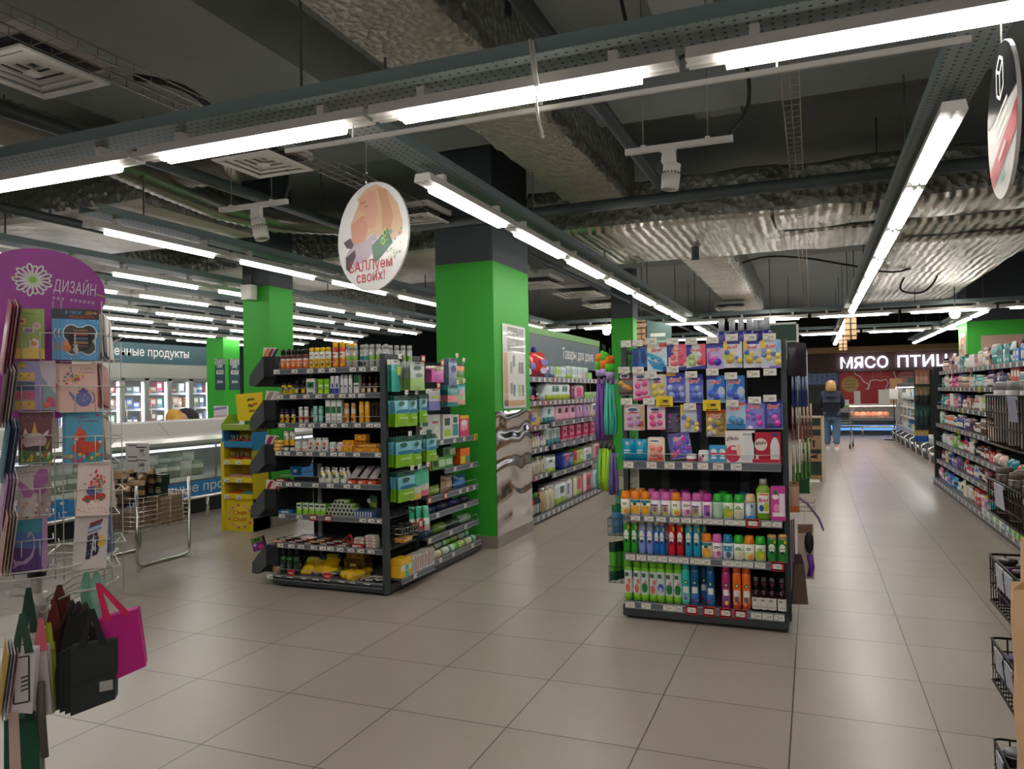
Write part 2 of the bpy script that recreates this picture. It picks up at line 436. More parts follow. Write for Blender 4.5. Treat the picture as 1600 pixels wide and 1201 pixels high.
# wire mesh ladders
def ladder(label,x,w,y0,y1,z,sag=False):
    q=MB();m=M('8d8474',.4,.6)
    for k in range(3):q.tube([(x-w/2+w*k/2,y0,z),(x-w/2+w*k/2,y1,z)],.004,m,4)
    for k in (0,2):q.tube([(x-w/2+w*k/2,y0,z+.05),(x-w/2+w*k/2,y1,z+.05)],.004,m,4)
    y=y0
    while y<y1:
        q.tube([(x-w/2,y,z+.05),(x-w/2,y,z),(x+w/2,y,z),(x+w/2,y,z+.05)],.003,m,4);y+=.11
    o=q.build('ceiling_wire_tray');return tag(o,label,'cable tray')
ladder('narrow wire mesh cable tray running above the meat aisle centre',-.085,.1,1,19,3.3)
ladder('wire mesh cable tray beside the foreground square grille',-3.4,.18,0,6.5,3.24)
def cable(label,pts,r=.012):
    P=[Vector(p) for p in pts];S=[]
    for i in range(len(P)-1):
        p0=P[max(i-1,0)];p1=P[i];p2=P[i+1];p3=P[min(i+2,len(P)-1)]
        for k in range(6):
            t=k/6;S.append(.5*((2*p1)+(p2-p0)*t+(2*p0-5*p1+4*p2-p3)*t*t+(3*p1-p0-3*p2+p3)*t**3))
    S.append(P[-1]);return pipe(label,S,r,M('1a1d1e',.6),'ceiling_cable')
cable('black cable looping above the track spotlight beside the crumpled duct',[(-.45,4.8,3.08),(-.33,4.82,3.25),(-.36,4.8,3.55),(-.6,4.75,3.62),(-.95,4.7,3.55),(-1.1,4.6,4.2)])
cable('black cable hanging to the track spotlight near the round sign',[(-3.72,4.72,3.04),(-3.66,4.7,3.2),(-3.8,4.66,3.32),(-3.98,4.64,3.3),(-4.05,4.6,3.8)])
cable('black cable draped over the wire mesh cable tray',[(-3.45,3.1,3.3),(-3.4,3.4,3.34),(-3.45,3.8,3.3),(-3.5,4.3,3.3)],.02)
cable('black cable dropping from ceiling beside the wide duct',[(-1.38,3.5,4.2),(-1.36,3.45,3.7),(-1.34,3.4,3.35)],.016)
cable('thin black cable strung across the far ceiling',[(-1.4,12,3.3),(-.7,12,3.5),(-.1,12,3.45),(.5,12,3.3),(1.2,12,3.15),(1.9,12,3.45),(2.6,12,3.4)],.014)
cable('coiled black cable under the smooth duct branch',[(1.7,13,3.4),(1.4,13,3.25),(1.3,13,3.0),(1.6,13,2.95),(1.8,13,3.2),(1.7,13,3.45)],.014)
# square air grilles
def grille_parts(s):
    f=MB();h=s/2;w=M('d3cfc8',.5)
    f.box(-h*.13,h*.13,-h*.13,h*.13,.0,.012,w)
    f.box(-h,h,-h,h,.08,.13,M('b9b6b0',.6))
    rings=[]
    for i in range(5):
        a=h-i*h*.18-(.08*h if i else 0);bb=a-h*(.16 if i==0 else .11)
        z0=.0+.012*i
        for (x0,x1,y0,y1) in ((-a,a,-a,-bb),(-a,a,bb,a),(-a,-bb,-bb,bb),(bb,a,-bb,bb)):f.box(x0,x1,y0,y1,z0,z0+.012,w)
    q=MB();q.box(-h*.9,h*.9,-h*.9,h*.9,.075,.078,M('191a1a',.8))
    return [('frame',f),('shadow_plate',q)]
for i,(px,py,z,s,lab) in enumerate(((52,117,3.2,.5,'white square air grille in the foreground by the wire tray'),(412,259,3.2,.5,'white square air grille above the track spotlight near the round sign'),
        (652,346,3.2,.5,'white square air grille behind the round hanging sign'),(835,447,3.1,.7,'nearest square grille in the cluster behind the near column'),
        (905,461,3.1,.7,'middle square grille in the cluster behind the near column'),(946,478,3.1,.7,'farthest square grille in the cluster behind the near column'),(1142,483,3.1,.55,'small square grille at the end of the branch duct'))):
    p=atZ(px,py,z)
    inst('grille%.2f' % s,'ceiling_air_grille',lambda s=s:grille_parts(s),p,0,lab,'air grille','square air grilles')
# spotlights on hanging tracks
def track(label,xa,xb,y,z,sx,turn):
    e=thing('ceiling_track_spotlight',label,'spotlight',((xa+xb)/2,y,z));m=M('cbc8c2',.5);L=(xb-xa)/2
    q=MB();q.box(-L,L,-.018,.018,-.015,.02,m);q.build('track',e)
    for x in (-L*.65,L*.55):
        q=MB();q.tube([(x,0,.02),(x,0,4.25-z)],.0035,M('77756f',.4,.5),5);q.cbox(x,0,.02,.03,.03,.012,m);q.build('hanging_wire',e)
    q=MB();q.box(sx-.05,sx+.05,-.016,.016,-.03,-.014,m);q.prism([(sx-.035,-.03),(sx-.045,-.09),(sx-.02,-.13),(sx+.05,-.125),(sx+.045,-.03)],'y',-.022,.022,m);q.build('arm',e)
    q=MB();q.T=Matrix.Translation((sx+.02,0,-.13)) @ Matrix.Rotation(turn,4,'Y')
    q.lathe([(.03,.03),(.055,.02),(.055,-.03),(.05,-.03),(.05,-.045),(.06,-.045),(.055,-.14),(.045,-.14),(.04,-.11)],m,14);q.build('lamp_head',e)
    q=MB();q.T=Matrix.Translation((sx+.02,0,-.13)) @ Matrix.Rotation(turn,4,'Y')
    for k in range(14):
        a=2*PI*k/14;q.box(.05*math.cos(a)-.003,.05*math.cos(a)+.003,.05*math.sin(a)-.003,.05*math.sin(a)+.003,-.05,-.02,M('3b3b3a',.5))
    q.build('cooling_fins',e)
track('white track spotlight hanging beyond the wide crumpled duct',-1.09,-.42,4.79,3.05,-.06,.12)
track('white track spotlight hanging beside the round slogan sign',-4.33,-3.68,4.69,3.0,.03,-.25)
# white sign rail slung under the front light row, with a torn plastic strip
e=thing('hanging_sign_rail','thin white rail slung under the front light row','rail',(0,3.0,0))
q=MB();q.box(-2.36,.535,-.007,.007,2.7,2.72,M('f2f0ec',.4));q.build('rail',e)
for x in (-2.0,-.1):
    q=MB();q.tube([(x,.03,2.72),(x,.05,2.83)],.004,M('e0dedb',.4),5);q.build('hanging_wire',e)
q=MB();a=-1.06
for k,(dx,z0,z1) in enumerate(((0,2.98,2.72),(.014,2.97,2.70),(.02,2.74,2.56))):
    q.tube([(a+dx,2.93,z0),(a+dx+.012,2.925,(z0+z1)/2),(a+dx+.03,2.93,z1)],.007,M('dcd9d4',.25,0,0,.75),5)
tag(q.build('hanging_plastic_strip'),'clear twisted plastic strip hanging over the front light row','strip')
# sensor box and small ceiling bits
e=thing('wall_speaker','small white box speaker high on the second green column','speaker',(-6.1,7.12,2.66))
q=MB();q.prism([(-.07,0),(.065,.0),(.075,.17),(-.08,.17)],'y',-.12,-.01,M('d9d8d2',.5));q.build('housing',e)
q=MB();q.tube([(0,-.01,.17),(0,-.01,.3)],.008,M('2c3237',.5),6);q.build('cable',e)
for (px,py,y,lab) in ((693,91,20,''),):
    pass
def globe(px,py,y,lab):
    p=atY(px,py,y);e=thing('ceiling_ball_lamp',lab,'lamp',p)
    q=MB();q.ball((0,0,0),.085,M('fff6e2',.5,0,12),10,6);q.build('bulb',e)
    q=MB();q.tube([(0,0,.08),(0,0,3.4-p.z)],.008,M('33383a',.5),5);q.build('hanging_rod',e)
globe(948,517,14.6,'round glowing lamp hanging behind the household board')
globe(1204,504,14.6,'round glowing lamp seen above the top purple bottles')
globe(1492,490,14.6,'round glowing lamp at the green block end of the far cross row')

# ================================================================== hanging signs
e=thing('hanging_round_sign','white round hanging sign with red slogan and green card','sign',(-2.47,3.95,2.48),0)
e.rotation_euler.z=math.radians(-18)
Rr=.33
q=MB();q.lathe([(Rr,-.006),(Rr,.006)],M('e6e6e6',.18),40,axis='y',smooth=False);q.build('disc',e)
q=MB();y=-.0075
sk=M('d9a58f',.25);hair=M('d8b493',.25);hair2=M('c99c7c',.25)
q.shape([(-.1,.27),(-.04,.3),(.05,.31),(.15,.26),(.24,.16),(.28,.05),(.27,-.02),(.2,-.04),(.12,-.05),(.02,.02),(-.1,-.02),(-.19,-.03),(-.2,.1),(-.16,.16),(-.13,.2)],y,hair)
q.shape([(.06,.29),(.1,.15),(.1,.0),(.16,-.04),(.2,.1),(.14,.26)],y-.0005,hair2)
q.shape([(-.13,.25),(.04,.28),(.06,.15),(.03,.05),(-.02,.05),(-.05,.09),(-.08,.12),(-.06,.15),(-.12,.18),(-.11,.22)],y-.0007,sk)
q.shape([(-.19,.1),(-.09,.14),(-.05,.1),(-.03,.06),(-.06,-.02),(-.19,-.04)],y-.0009,M('d39a84',.25))
q.line(-.1,.215,-.05,.222,.008,y-.001,M('8a5a44',.3));q.line(-.09,.135,-.055,.125,.006,y-.001,M('b0705e',.3));q.line(-.06,.19,-.03,.194,.006,y-.001,M('6b4636',.3))
q.shape([(-.19,-.03),(-.06,-.02),(.03,.02),(.06,-.05),(-.04,-.13),(-.16,-.17),(-.26,-.1)],y-.0011,M('b9aab8',.25))
q.shape([(-.27,.0),(-.2,.02),(-.17,-.03),(-.19,-.05),(-.24,-.04)],y-.0013,M('5a4a55',.3));q.shape([(-.25,-.1),(-.16,-.06),(-.15,-.1),(-.22,-.19),(-.25,-.17)],y-.0013,M('4c3f42',.3))
q.shape([(.0,-.06),(.15,.03),(.16,.0),(.19,-.06),(.04,-.16),(.02,-.15)],y-.0015,M('2f6b50',.25))
q.text('Пятёрочка',.026,.07,-.02,y-.002,WHITE,rot=.5)
for (cx,cz,mm) in ((.125,.005,'b8d84a'),(.105,-.04,'b8d84a'),(.145,-.055,'3f9a6a')):
    q.ell(cx,cz,.019,.024,y-.0022,M(mm,.3));q.ell(cx,cz,.011,.015,y-.0026,M('2f6b50',.25))
g=random.Random(4)
for k in range(26):
    a=g.uniform(.14,.28);c=g.uniform(-.16,.02)
    if a*a+c*c<.085:q.ell(a,c,.006,.008,y-.001,M(g.choice(('8fc9a0','c6dc8c','4f9d86','b7d9a0')),.3),7)
q.build('picture',e)
q=MB();q.text('БАЛЛуем',.088,-.015,-.2,y-.002,M('c9323c',.4),bold=.0);q.text('своих!',.088,-.015,-.27,y-.002,M('c9323c',.4),bold=.0);q.build('slogan',e)
q=MB();q.tube([(-.05,0,.3),(-.05,0,.37),(-.065,0,.39),(-.05,0,.41),(-.04,0,.395)],.004,CHROME,6);q.build('hook',e)
q=MB();q.tube([(-.05,0,.4),(-.05,0,1.6)],.0025,M('8a8a86',.4),5);q.build('hanging_wire',e)

e=thing('hanging_round_sign','edge-on round hanging sign, black and white over red, by the meat aisle light row','sign',(.648,3.12,2.445))
e.rotation_euler.z=math.radians(-92)
Rr=.27
q=MB();q.lathe([(Rr,-.006),(Rr,.006)],M('e8e8e6',.2),40,axis='y',smooth=False);q.build('disc',e)
q=MB();y=-.0075
def disc_band(z0,z1,sl,m,n=16,yy=y):
    top=[];
    pts=[]
    for k in range(n+1):
        a=2*PI*k/n
    P=[(Rr*.99*math.cos(2*PI*k/48),Rr*.99*math.sin(2*PI*k/48)) for k in range(48)]
    # clip by z > z0 + sl*x and z < z1 + sl*x
    def clip(poly,f):
        o=[]
        for i in range(len(poly)):
            p,r=poly[i],poly[(i+1) % len(poly)];a,c=f(p),f(r)
            if a>=0:o.append(p)
            if a*c<0:t=a/(a-c);o.append((p[0]+(r[0]-p[0])*t,p[1]+(r[1]-p[1])*t))
        return o
    P=clip(P,lambda p:p[1]-z0-sl*p[0]);P=clip(P,lambda p:z1+sl*p[0]-p[1])
    if len(P)>2:q.shape(P,yy,m)
disc_band(.04,.6,0,M('26292b',.25));disc_band(-.16,-.07,.25,M('c8484f',.3))
for s in ([(-.06,.2),(.0,.23),(.06,.2),(.0,.17)],):
    for i in range(4):q.line(*s[i],*s[(i+1) % 4],.012,y-.001,WHITE)
for x0 in (-.06,0,.06):q.line(x0,.2 if x0 else .17,x0,.11 if x0 else .08,.012,y-.001,WHITE)
q.line(-.06,.11,0,.08,.012,y-.001,WHITE);q.line(0,.08,.06,.11,.012,y-.001,WHITE)
for k in range(3):q.line(-.12+.03*k,.02-.035*k,.12,.05-.035*k,.014,y-.001,M('f4f2ea',.3))
q.line(-.05,-.125,.08,-.09,.02,y-.0015,M('f0dede',.3));q.line(-.04,-.2,.04,-.19,.03,y-.001,M('8fb0a8',.3))
q.build('picture',e)
q=MB();q.tube([(0,0,.26),(0,0,.55)],.003,M('8a8a86',.4),5);q.build('hanging_wire',e)
# ================================================================== product builders (front looks to -y, origin at bottom centre)
def p_can(h,r,bands,capc,caph,decs=(),capr=None,txt=None):
    b=MB();hb=h-caph;pr=[(r*.9,0),(r,.005)];ms=[M('b9b9b9',.3,.5)]
    for z,c in bands:pr.append((r,min(z,1)*hb));ms.append(M(c,.28))
    pr.append((r*.86,hb+.004));ms.append(M('a8a8a8',.3,.5))
    b.lathe(pr,ms,14)
    for d in decs:b.wrap(d[0]*r,d[1]*r,d[2]*hb,d[3]*hb,r+.0012+(.0006 if len(d)>6 else 0),M(d[4],.35),len(d)>5 and d[5])
    if txt:b.text(txt[0],txt[1]*r,txt[2]*r,txt[3]*hb,-r-.0026,M(txt[4],.4),shear=.25)
    c=MB();k=capr or r*.93
    c.lathe([(k,hb),(k,h-caph*.3),(k*.93,h-caph*.1),(k*.6,h)],M(capc,.3),14)
    return [('body',b),('cap',c)]
def p_refill(h,r,capc,body,decs=()):
    b=MB();hb=h*.66
    b.lathe([(r*.92,0),(r,.005),(r,hb)],M(body,.35),14)
    for d in decs:b.wrap(d[0]*r,d[1]*r,d[2]*hb,d[3]*hb,r+.0012+(.0006 if len(d)>6 else 0),M(d[4],.35),len(d)>5 and d[5])
    c=MB();c.lathe([(r*1.0,hb),(r*.97,hb+.012),(r*.84,h*.94),(r*.66,h)],M(capc,.25),14)
    c.lathe([(r*.3,h*.70),(r*.28,h*.74)],M(capc,.2),8,(0,-r*.72))
    return [('body',b),('cap',c)]
def p_bottle(h,w,d,col,capc,lab=None,neck=.35,caph=.12,shoulder=.72,decs=(),rough=.2,txt=None):
    b=MB();r=w/2;sy=d/w;hb=h*(1-caph)
    b.lathe([(r*.9,0),(r,.006),(r,h*shoulder*.8),(r*.96,h*shoulder),(r*neck*1.25,hb-.006),(r*neck,hb)],M(col,rough),14,sy=sy)
    if lab:b.wrap(-r*.85,r*.85,h*lab[0],h*lab[1],r+.0012,M(lab[2],.35),n=8,sy=sy)
    for q in decs:b.wrap(q[0]*r,q[1]*r,q[2]*h,q[3]*h,r+.002,M(q[4],.35),len(q)>5 and q[5],sy=sy)
    if txt:b.text(txt[0],txt[1],0,txt[2]*h,-d/2-.004,M('ffffff',.4),bold=.06,shear=.2);b.text(txt[0],txt[1],0,txt[2]*h,-d/2-.005,M(txt[3],.4),bold=.02,shear=.2)
    c=MB();c.lathe([(r*neck*1.15,hb),(r*neck*1.1,h)],M(capc,.3),12)
    return [('body',b),('cap',c)]
def p_trigger(h,r,col,head,lab):
    b=MB();hb=h*.66
    b.lathe([(r*.9,0),(r,.006),(r,hb*.72),(r*.7,hb*.88),(r*.34,hb)],M(col,.12),14)
    b.wrap(-r*.95,r*.95,hb*.1,hb*.62,r+.0012,M(lab,.4),n=8);b.wrap(-r*.6,r*.1,hb*.46,hb*.54,r+.002,M('7d8a6a',.4));b.wrap(-r*.7,r*.7,hb*.2,hb*.24,r+.002,M('b9a6a0',.4))
    c=MB();c.lathe([(r*.4,hb),(r*.4,hb+.02)],M(head,.3),10)
    c.prism([(-.012,hb+.02),(.02,hb+.02),(.03,h-.02),(.012,h),(-.03,h),(-.045,h-.02),(-.02,h-.028)],'x',-.012,.012,M(head,.3))
    t=MB();t.prism([(-.03,hb+.02),(-.022,hb+.02),(-.022,h-.028),(-.036,h-.028)],'x',-.006,.006,M('7d2330',.3))
    return [('body',b),('trigger_head',c,[('trigger',t)])]
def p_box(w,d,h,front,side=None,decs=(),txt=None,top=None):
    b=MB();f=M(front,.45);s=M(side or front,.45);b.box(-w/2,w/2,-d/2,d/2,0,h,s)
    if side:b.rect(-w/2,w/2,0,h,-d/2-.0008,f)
    if top:b.poly([(-w/2,-d/2,h+.0008),(w/2,-d/2,h+.0008),(w/2,d/2,h+.0008),(-w/2,d/2,h+.0008)],M(top,.45))
    for k,q in enumerate(decs):
        y=-d/2-.0014-.0004*k
        if len(q)>5 and q[5]:b.ell((q[0]+q[1])/2*w,(q[2]+q[3])/2*h,(q[1]-q[0])/2*w,(q[3]-q[2])/2*h,y,M(q[4],.45))
        else:b.rect(q[0]*w,q[1]*w,q[2]*h,q[3]*h,y,M(q[4],.45))
    if txt:b.text(txt[0],txt[1],txt[2]*w,txt[3]*h,-d/2-.005,M(txt[4],.45),shear=txt[5] if len(txt)>5 else 0)
    return [('box',b)]
def pillow(b,w,d,h,m,nx=5,nz=6,seal=.06,z0=0.,jit=0.,seed=1):
    # soft sealed bag standing upright; m(v) gives the colour at height fraction v
    g=random.Random(seed)
    def prof(u,v):
        e=(1-abs(2*u-1)**2.4)*(max(0.,1-abs(2*v-1)**2.6))
        return d/2*e+.0015
    for sgn in (-1,1):
        vs=[];fs=[];mm=[]
        for j in range(nz+1):
            for i in range(nx+1):
                u,v=i/nx,j/nz
                vs.append(((u-.5)*w*(1-.04*math.sin(v*PI)),sgn*(prof(u,v)+g.uniform(0,jit)),z0+v*h))
        for j in range(nz):
            for i in range(nx):
                a=j*(nx+1)+i;f=(a,a+1,a+nx+2,a+nx+1)
                fs.append(f if sgn<0 else f[::-1]);mm.append(m((i+.5)/nx,(j+.5)/nz))
        b.add(vs,fs,mm,True)
def p_bag(w,d,h,bands,decs=(),seed=1,nz=8,jit=.004,rough=.25):
    """filled bag; bands [(v, colour)...] upwards"""
    b=MB()
    def m(u,v):
        for z,c in bands:
            if v<=z:return M(c,rough)
        return M(bands[-1][1],rough)
    pillow(b,w,d,h,m,6,nz,jit=jit,seed=seed)
    for q in decs:b.ell((q[0]+q[1])/2*w,(q[2]+q[3])/2*h,(q[1]-q[0])/2*w,(q[3]-q[2])/2*h,-d/2-.006,M(q[4],.3))
    return [('bag',b)]
def p_hangpack(w,h,bands,header,d=.014,decs=(),hh=.16):
    """pack on a card header with a hanging slot; origin at the top centre, hangs down"""
    b=MB()
    def m(u,v):
        for z,c in bands:
            if v<=z:return M(c,.3)
        return M(bands[-1][1],.3)
    pillow(b,w,d,h*(1-hh),m,5,8,z0=-h,jit=.002,seed=len(bands))
    for k,q in enumerate(decs):
        y=-d/2-.004-.0006*k
        if len(q)>5 and q[5]:b.ell((q[0]+q[1])/2*w,-h+(q[2]+q[3])/2*h,(q[1]-q[0])/2*w,(q[3]-q[2])/2*h,y,M(q[4],.35))
        else:b.rect(q[0]*w,q[1]*w,-h+q[2]*h,-h+q[3]*h,y,M(q[4],.35))
    c=MB();c.prism([(-w/2,-h*hh),(w/2,-h*hh),(w/2,-.004),(w*.42,0),(-w*.42,0),(-w/2,-.004)],'y',-.0015,.0015,M(header,.4))
    c.rect(-w*.16,w*.16,-h*hh*.45,-h*hh*.25,-.002,M('101214',.6))
    return [('pack',b),('header_card',c)]
def p_blister(w,h,bg,decs,balls,txt=True,edge='d9d9e2'):
    """toilet block card: printed card with moulded clear bubble over coloured balls; origin top centre"""
    b=MB();b.prism([(-w/2,-h),(w/2,-h),(w/2,-.012),(w*.4,0),(-w*.4,0),(-w/2,-.012)],'y',-.002,.002,M(edge,.3))
    b.rect(-w*.49,w*.49,-h*.985,-h*.03,-.0028,M(bg,.22))
    for k,q in enumerate(decs):
        y=-.0034-.0004*k
        if len(q)>5 and q[5]:b.ell((q[0]+q[1])/2*w,-h+(q[2]+q[3])/2*h,(q[1]-q[0])/2*w,(q[3]-q[2])/2*h,y,M(q[4],.25))
        elif len(q)>5:b.shape([(u*w,-h+v*h) for u,v in q[0]],y,M(q[4],.25))
        else:b.rect(q[0]*w,q[1]*w,-h+q[2]*h,-h+q[3]*h,y,M(q[4],.25))
    if txt:
        b.text('Bref',h*.2,-.02*w,-h*.3,-.0075,M('ffffff',.3),bold=.075,shear=.18,sx=1.05,rot=.06)
        b.text('Bref',h*.2,-.02*w,-h*.3,-.0085,M('d3112b',.3),bold=.02,shear=.18,sx=1.05,rot=.06)
    o=[('card',b)]
    for (u,v,c,rr) in balls:
        k=MB();k.ball((u*w,-.006,-h+v*h),rr,M(c,.18),10,6,sy=.8);o.append(('scent_ball',k))
    c=MB()
    us=[q[0] for q in balls];vz=[q[1] for q in balls]
    if balls:
        x0,x1,z0,z1=(min(us)*w-.02),(max(us)*w+.02),-h+min(vz)*h-.02,-h+max(vz)*h+.02
        x0,x1=max(x0,-w*.48),min(x1,w*.48);z0=max(z0,-h*.98)
        pillow(c,x1-x0,.05,z1-z0,lambda u,v:M('ffffff',.06,0,0,.08),5,5,z0=z0)
        for i,p in enumerate(c.v):c.v[i]=(p[0]+(x0+x1)/2,min(p[1],-.003),p[2])
        o.append(('bubble',c))
    return o
def p_rolls(w,d,h,nx,nz,base,decs,seed=1,top=None):
    """plastic-wrapped block of paper rolls: bulging outline over nx by nz rolls"""
    b=MB();n=nx*4;vs=[];fs=[]
    out=[]
    for i in range(n+1):
        u=i/n;out.append((-w/2+u*w,-d/2+.016*(1-abs(math.sin(PI*nx*u)))))
    pts=out+[(w/2,d/2),(-w/2,d/2)]
    rows=max(2,nz*3);L=len(pts)
    for j in range(rows+1):
        v=j/rows;s=1-.03*(1-abs(math.sin(PI*nz*v)))
        if j in (0,rows):s *= .96
        for (x,y) in pts:vs.append((x*s,y*s,v*h))
    mm=[]
    for j in range(rows):
        for k in range(L):
            fs.append((j*L+k,j*L+(k+1) % L,(j+1)*L+(k+1) % L,(j+1)*L+k))
            c=base
            for (u0,u1,v0,v1,col) in decs:
                u=(k+.5)/n-.5;v=(j+.5)/rows
                if k<n and u0<=u<=u1 and v0<=v<=v1:c=col
            mm.append(M(c,.3))
    fs+=[tuple(range(L-1,-1,-1)),tuple(range(rows*L,(rows+1)*L))];mm+=[M(base,.3),M(top or base,.3)]
    b.add(vs,fs,mm,True)
    return [('pack',b)]
def p_tin(w,d,h,c1,c2):
    b=MB();r=min(w,d)*.3
    def rr(x,y,z0,z1,m):
        P=[]
        for (sx,sy,t) in ((1,-1,-90),(1,1,0),(-1,1,90),(-1,-1,180)):
            for k in range(3):a=math.radians(t+45*k);P.append((sx*(x/2-r)+r*math.cos(a),sy*(y/2-r)+r*math.sin(a)))
        b.prism(P,'z',z0,z1,m)
    rr(w,d,0,h*.6,M(c1,.35));rr(w*.98,d*.98,h*.6,h,M(c2,.35))
    b.rect(-w*.3,w*.3,h*.15,h*.5,-d/2-.001,M('e9a81c',.4));b.rect(-w*.2,w*.2,h*.25,h*.42,-d/2-.0015,M('3a2a18',.4))
    return [('body',b)]
def p_rolltube(r,L,face,side):
    """roll lying with its open end to the front; origin at bottom"""
    b=MB();b.lathe([(r,-L/2),(r,L/2)],[M(side,.4)],14,(0,r),axis='y')
    b.ell(0,r,r*.99,r*.99,-L/2-.001,M(face,.5),14);b.ell(0,r,r*.62,r*.62,-L/2-.0018,M('1b1c1c',.7),12)
    return [('roll',b)]
def p_sponge(w,d,h,c,c2=None):
    b=MB();b.box(-w/2,w/2,-d/2,d/2,0,h*.98,M(c,.5));b.rect(-w*.35,w*.35,h*.25,h*.75,-d/2-.001,M(c2 or 'c9861a',.5));b.rect(-w*.2,w*.1,h*.4,h*.6,-d/2-.002,M('f3cf58',.5))
    return [('box',b)]
def p_flat(w,d,h,bands,seed=0):
    """flat packet lying on its back, printed face up and forward"""
    b=MB();g=random.Random(seed);n=len(bands)
    b.box(-w/2,w/2,-d/2,d/2,0,h,M(bands[0],.35))
    for k,c in enumerate(bands):
        b.poly([(-w/2+w*k/n,-d/2,h+.001),(-w/2+w*(k+1)/n,-d/2,h+.001),(-w/2+w*(k+1)/n,d/2,h+.001),(-w/2+w*k/n,d/2,h+.001)],M(c,.3))
    b.rect(-w*.3,w*.25,h*.2,h*.8,-d/2-.001,M('ece6dc',.4))
    return [('packet',b)]

# ================================================================== shelving
def price_tag(b,x,z,y,w=.062,h=.042,red=False,num=None,yellow=False):
    if red:b.box(x-w*.62,x+w*.62,y-.003,y,z-h*.75,z+h*.75,M('cf2630',.45));y-=.003;w *= .85;h *= .8
    if yellow:b.box(x-w*.8,x+w*.8,y-.003,y,z-h*.8,z+h*.8,M('e8c81e',.45));y-=.003;b.rect(x-w*.45,x+w*.45,z-h*.35,z+h*.35,y-.001,M('c9a91a',.5));b.rect(x-w*.5,x+w*.5,z-h*.7,z-h*.55,y-.001,INK);b.rect(x+w*.3,x+w*.55,z-h*.72,z-h*.5,y-.0015,M('2f7d3a',.5));b.rect(x-w*.1,x+w*.35,z-h*.1,z+h*.2,y-.0015,INK);return
    b.box(x-w/2,x+w/2,y-.002,y,z-h/2,z+h/2,TAG)
    b.rect(x-w*.42,x-w*.1,z+h*.18,z+h*.28,y-.003,M('b3afa6',.6));b.rect(x-w*.42,x-w*.02,z-h*.38,z-h*.32,y-.003,M('8f8b84',.6))
    if num:b.text(num,h*.5,x+w*.1,z-h*.22,y-.003,INK)
    else:b.rect(x+w*.02,x+w*.34,z-h*.2,z+h*.05,y-.003,M('4a4a48',.6))
def shelf(e,x0,x1,y0,y1,zt,lip=.055,tags=(),reds=(),guard=True,board=.025,nums=None,tw=.062,yel=(),gm=None):
    """one shelf of a unit, facing -y of its unit: board with a ticket lip, its tickets and its wire guard"""
    b=MB();b.box(x0,x1,y0,y1,zt-board,zt-.006,M('5a6066',.5,.2))
    b.box(x0,x1,y0-.006,y0,zt-lip,zt,LIP);b.box(x0,x1,y0-.011,y0-.006,zt-.008,zt,M('9a9ea2',.3,.3));b.box(x0,x1,y0-.011,y0-.006,zt-lip,zt-lip+.007,M('8a8e92',.3,.3))
    o=b.build('shelf',e)
    for k,x in enumerate(tags):
        t=MB();price_tag(t,x,zt-lip*.5,y0-.008,tw,lip*.82,red=k in reds,num=nums[k % len(nums)] if nums else None,yellow=k in yel);t.build('price_tag',o)
    if guard:
        w=MB();m=gm or WIRE
        w.tube([(x0+.01,y0+.01,zt),(x0+.01,y0+.01,zt+.045),(x1-.01,y0+.01,zt+.045),(x1-.01,y0+.01,zt)],.0022,m,4)
        w.tube([(x0+.01,y1-.05,zt+.04),(x0+.01,y0+.01,zt+.045)],.0022,m,4);w.build('wire_guard',o)
    return o
class Face:
    """a shelf front: u runs along the front (left to right as seen), d goes back from it"""
    anchor='near end'
    def __init__(s,x,y,rz):s.x,s.y,s.rz=x,y,rz;s.c,s.s=round(math.cos(rz)),round(math.sin(rz))
    def at(s,u,d,z):return (s.x+u*s.c-d*s.s,s.y+u*s.s+d*s.c,z)
    def u(s,px,py=700):
        if s.c:return (atY(px,py,s.y).x-s.x)
        p=atX(px,py,s.x);return (p.y-s.y)*s.s
KIND={}
def place(face,items,z,d,tail,group,dz=0.,jrz=.0,nolab=None):
    """items: [(u, key) or (u, key, dd, dz, drz)]; each becomes a thing labelled by its order from the left"""
    descs=[KIND[i[1]][1] for i in items];labs=ordinals(descs,tail,face.anchor) if nolab is None else [KIND[i[1]][1]+' '+nolab for i in items]
    for it,lab in zip(items,labs):
        n,desc,cat,fn=KIND[it[1]]
        dd=it[2] if len(it)>2 else 0;zz=it[3] if len(it)>3 else 0;rr=it[4] if len(it)>4 else 0
        inst(it[1],n,fn,face.at(it[0],d+dd,z+zz+dz),face.rz+rr+rnd.uniform(-jrz,jrz),lab,cat,group)
# ================================================================== freshener stand (right-hand end display)
TOPC=('9a9a94',)
AW=lambda*d:((-.95,.95,.55,.98,'e9e6dc'),)+tuple(d)
GL=lambda:((-.75,.75,.42,.78,'efeee6',True),(-.4,.4,.36,.48,'2b2f4a',True,1))
DOT=((-.5,.35,.62,.8,'0f5a3c',True),(-.3,.15,.66,.76,'cfe8b0',True,1))
def glade(key,desc,c,cap='c9b28c',h=.235,r=.0245,c2=None):
    KIND[key]=('air_freshener_can',desc,'air freshener',lambda:p_can(h,r,[(.2,c),(.92,c),(1,c2 or c)],cap,h*.15,GL()+((.35,1.,.8,.95,'d8c53a'),),txt=('glade',.62,0,.56,'5a4a4a')))
glade('glade_green','green air freshener can with tan cap','2f9a2c');glade('glade_peri','periwinkle air freshener can with tan cap','7d95d8')
glade('glade_blue','royal blue air freshener can with tan cap','1673c4',h=.225,r=.02);glade('glade_red','red air freshener can with tan cap','cf1730')
glade('glade_cyan','cyan air freshener can with tan cap','1c9cc0');glade('glade_short','short green air freshener can with tan cap','2c8a35','c69c66',.17,.029)
def refill(key,desc,cap,body,*d):
    KIND[key]=('air_freshener_refill',desc,'air freshener',lambda:p_refill(.155,.033,cap,body,d))
